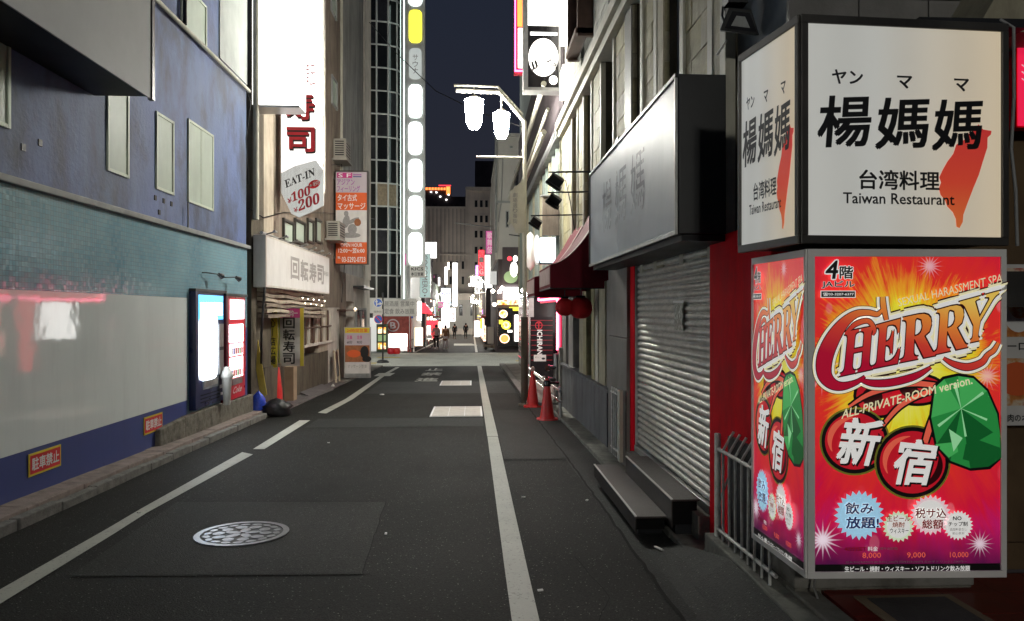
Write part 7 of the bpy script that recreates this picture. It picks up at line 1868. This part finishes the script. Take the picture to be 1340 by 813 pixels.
for z in (.48, .24): mb = MB(); mb.tube([(1.66, 15.1, z), (1.50, 15.0, z)], .045, "chrome", 12); mb.tube([(1.50, 15.0, z), (1.47, 14.98, z)], .065, "chrome", 12); mb.build("outlet", t)
# things over the entrance
t = thing("white_lightbox", "white rounded lightbox sign above the black shop", "sign", (1.3, 16, 2.6))
F = pxY(16.2, (704, 308, 742, 346)); mb = MB(); mb.fbox(F, 706, 309, 745, 345, -.15, 0, "black_metal"); mb.frect(F, 707, 310, 744, 343, .004, "glow_blue_white"); mb.build("sign_box", t)
mb = MB(); P = [F.P(698, 330), F.P(708, 330)]; c_ = F.P(703, 326, .0)
mb.fell(F, 702.5, 326, 5, 20, .02, "sign_white"); mb.fell(F, 703.5, 326, 3.6, 17, .03, "glow_blue_white"); mb.build("rounded_end", t)
mb = MB(); mb.lathe(W(694, 325, Y=17.5), [(.0001, -.5), (.09, -.4), (.11, 0), (.09, .3), (.0001, .4)], "sign_white", 14); mb.build("white_hood", label="white rounded shade hanging beside the lightbox above the shop", cat="shade")
t = thing("brown_signboard", "plain brown grey signboard above the white lightbox", "sign", (1.4, 15.4, 3.2))
F = pxY(15.6, (708, 255, 742, 308)); mb = MB(); mb.fbox(F, 710, 256, 742, 307, -.12, 0, "sushi_wall_brown"); mb.build("board", t)
mb = MB(); mb.fbox(F, 708, 254, 744, 256, -.14, .02, "steel_worn"); mb.fbox(F, 741, 256, 744, 308, -.14, .02, "steel_worn"); mb.build("frame", t)
# big blade signs at the top
t, F = blade("round_logo_sign", "white and black blade sign with a round white logo at the top", 14.95, (685, -160, 735, 117), "alu", .35)
mb = MB(); mb.frect(F, 691, -150, 731, 32, .004, "glow_white"); mb.build("lit_face", t)
mb = MB(); mb.frect(F, 691, 33, 731, 113, .004, "black_gloss"); mb.build("dark_face", t)
mb = MB(); mb.frect(F, 694, 41, 729, 45, .008, "glow_white"); mb.fell(F, 711, 74, 19.5, 25, .010, "glow_shop_white", 36)
mb.ftext(F, "JJ", 0, 0, 0, 0, .016, "print_black", .06, quad=[(696, 92), (704, 87), (701, 78), (693, 82)]); mb.ftext(F, "人屋", 0, 0, 0, 0, .016, "print_black", .03, quad=[(715, 80), (730, 92), (731, 83), (719, 71)])
mb.fell(F, 724, 103.5, 5.6, 6, .012, "glow_shop_white", 24); mb.ftext(F, "B1", 720.5, 106, 727.5, 101, .016, "print_black", .03); mb.build("print", t)
t = thing("pink_neon_sign", "tall neon edged pink sign behind the round logo sign", "sign", W(680, 95, Y=17.2))
F = pxY(17.2, (673, -100, 690, 95)); mb = MB(); mb.fbox(F, 673, -100, 690, 95, -.2, 0, "print_dark_red"); mb.build("sign_box", t)
mb = MB(); mb.fbox(F, 673.5, -99, 675, 93, 0, .03, "glow_pink"); mb.fbox(F, 675, 91, 688, 93, 0, .03, "glow_pink"); mb.build("neon_edge", t)
mb = MB(); mb.frect(F, 677, -99, 690, 34, .01, "glow_orange"); mb.frect(F, 678, 36, 690, 88, .01, "glow_white"); mb.build("lit_face", t)
for k, (a, b) in enumerate(((-40, 47), (83, 121))):
    F = pxY(13.9, (737, a, 751, b)); mb = MB(); mb.fbox(F, 737, a, 751, b, -.5, 0, "glow_shop_white"); mb.build("white_lightbox", label=("upper white lightbox on the wall right of the round logo sign", "lower white lightbox just above the end of the cornice")[k], cat="sign")
# ------------------------------------------------------------------ tidy the properties of empty labels
for o in bpy.data.objects:
    if o.get("kind") == "structure" and "label" in o and not o["label"]: del o["label"]
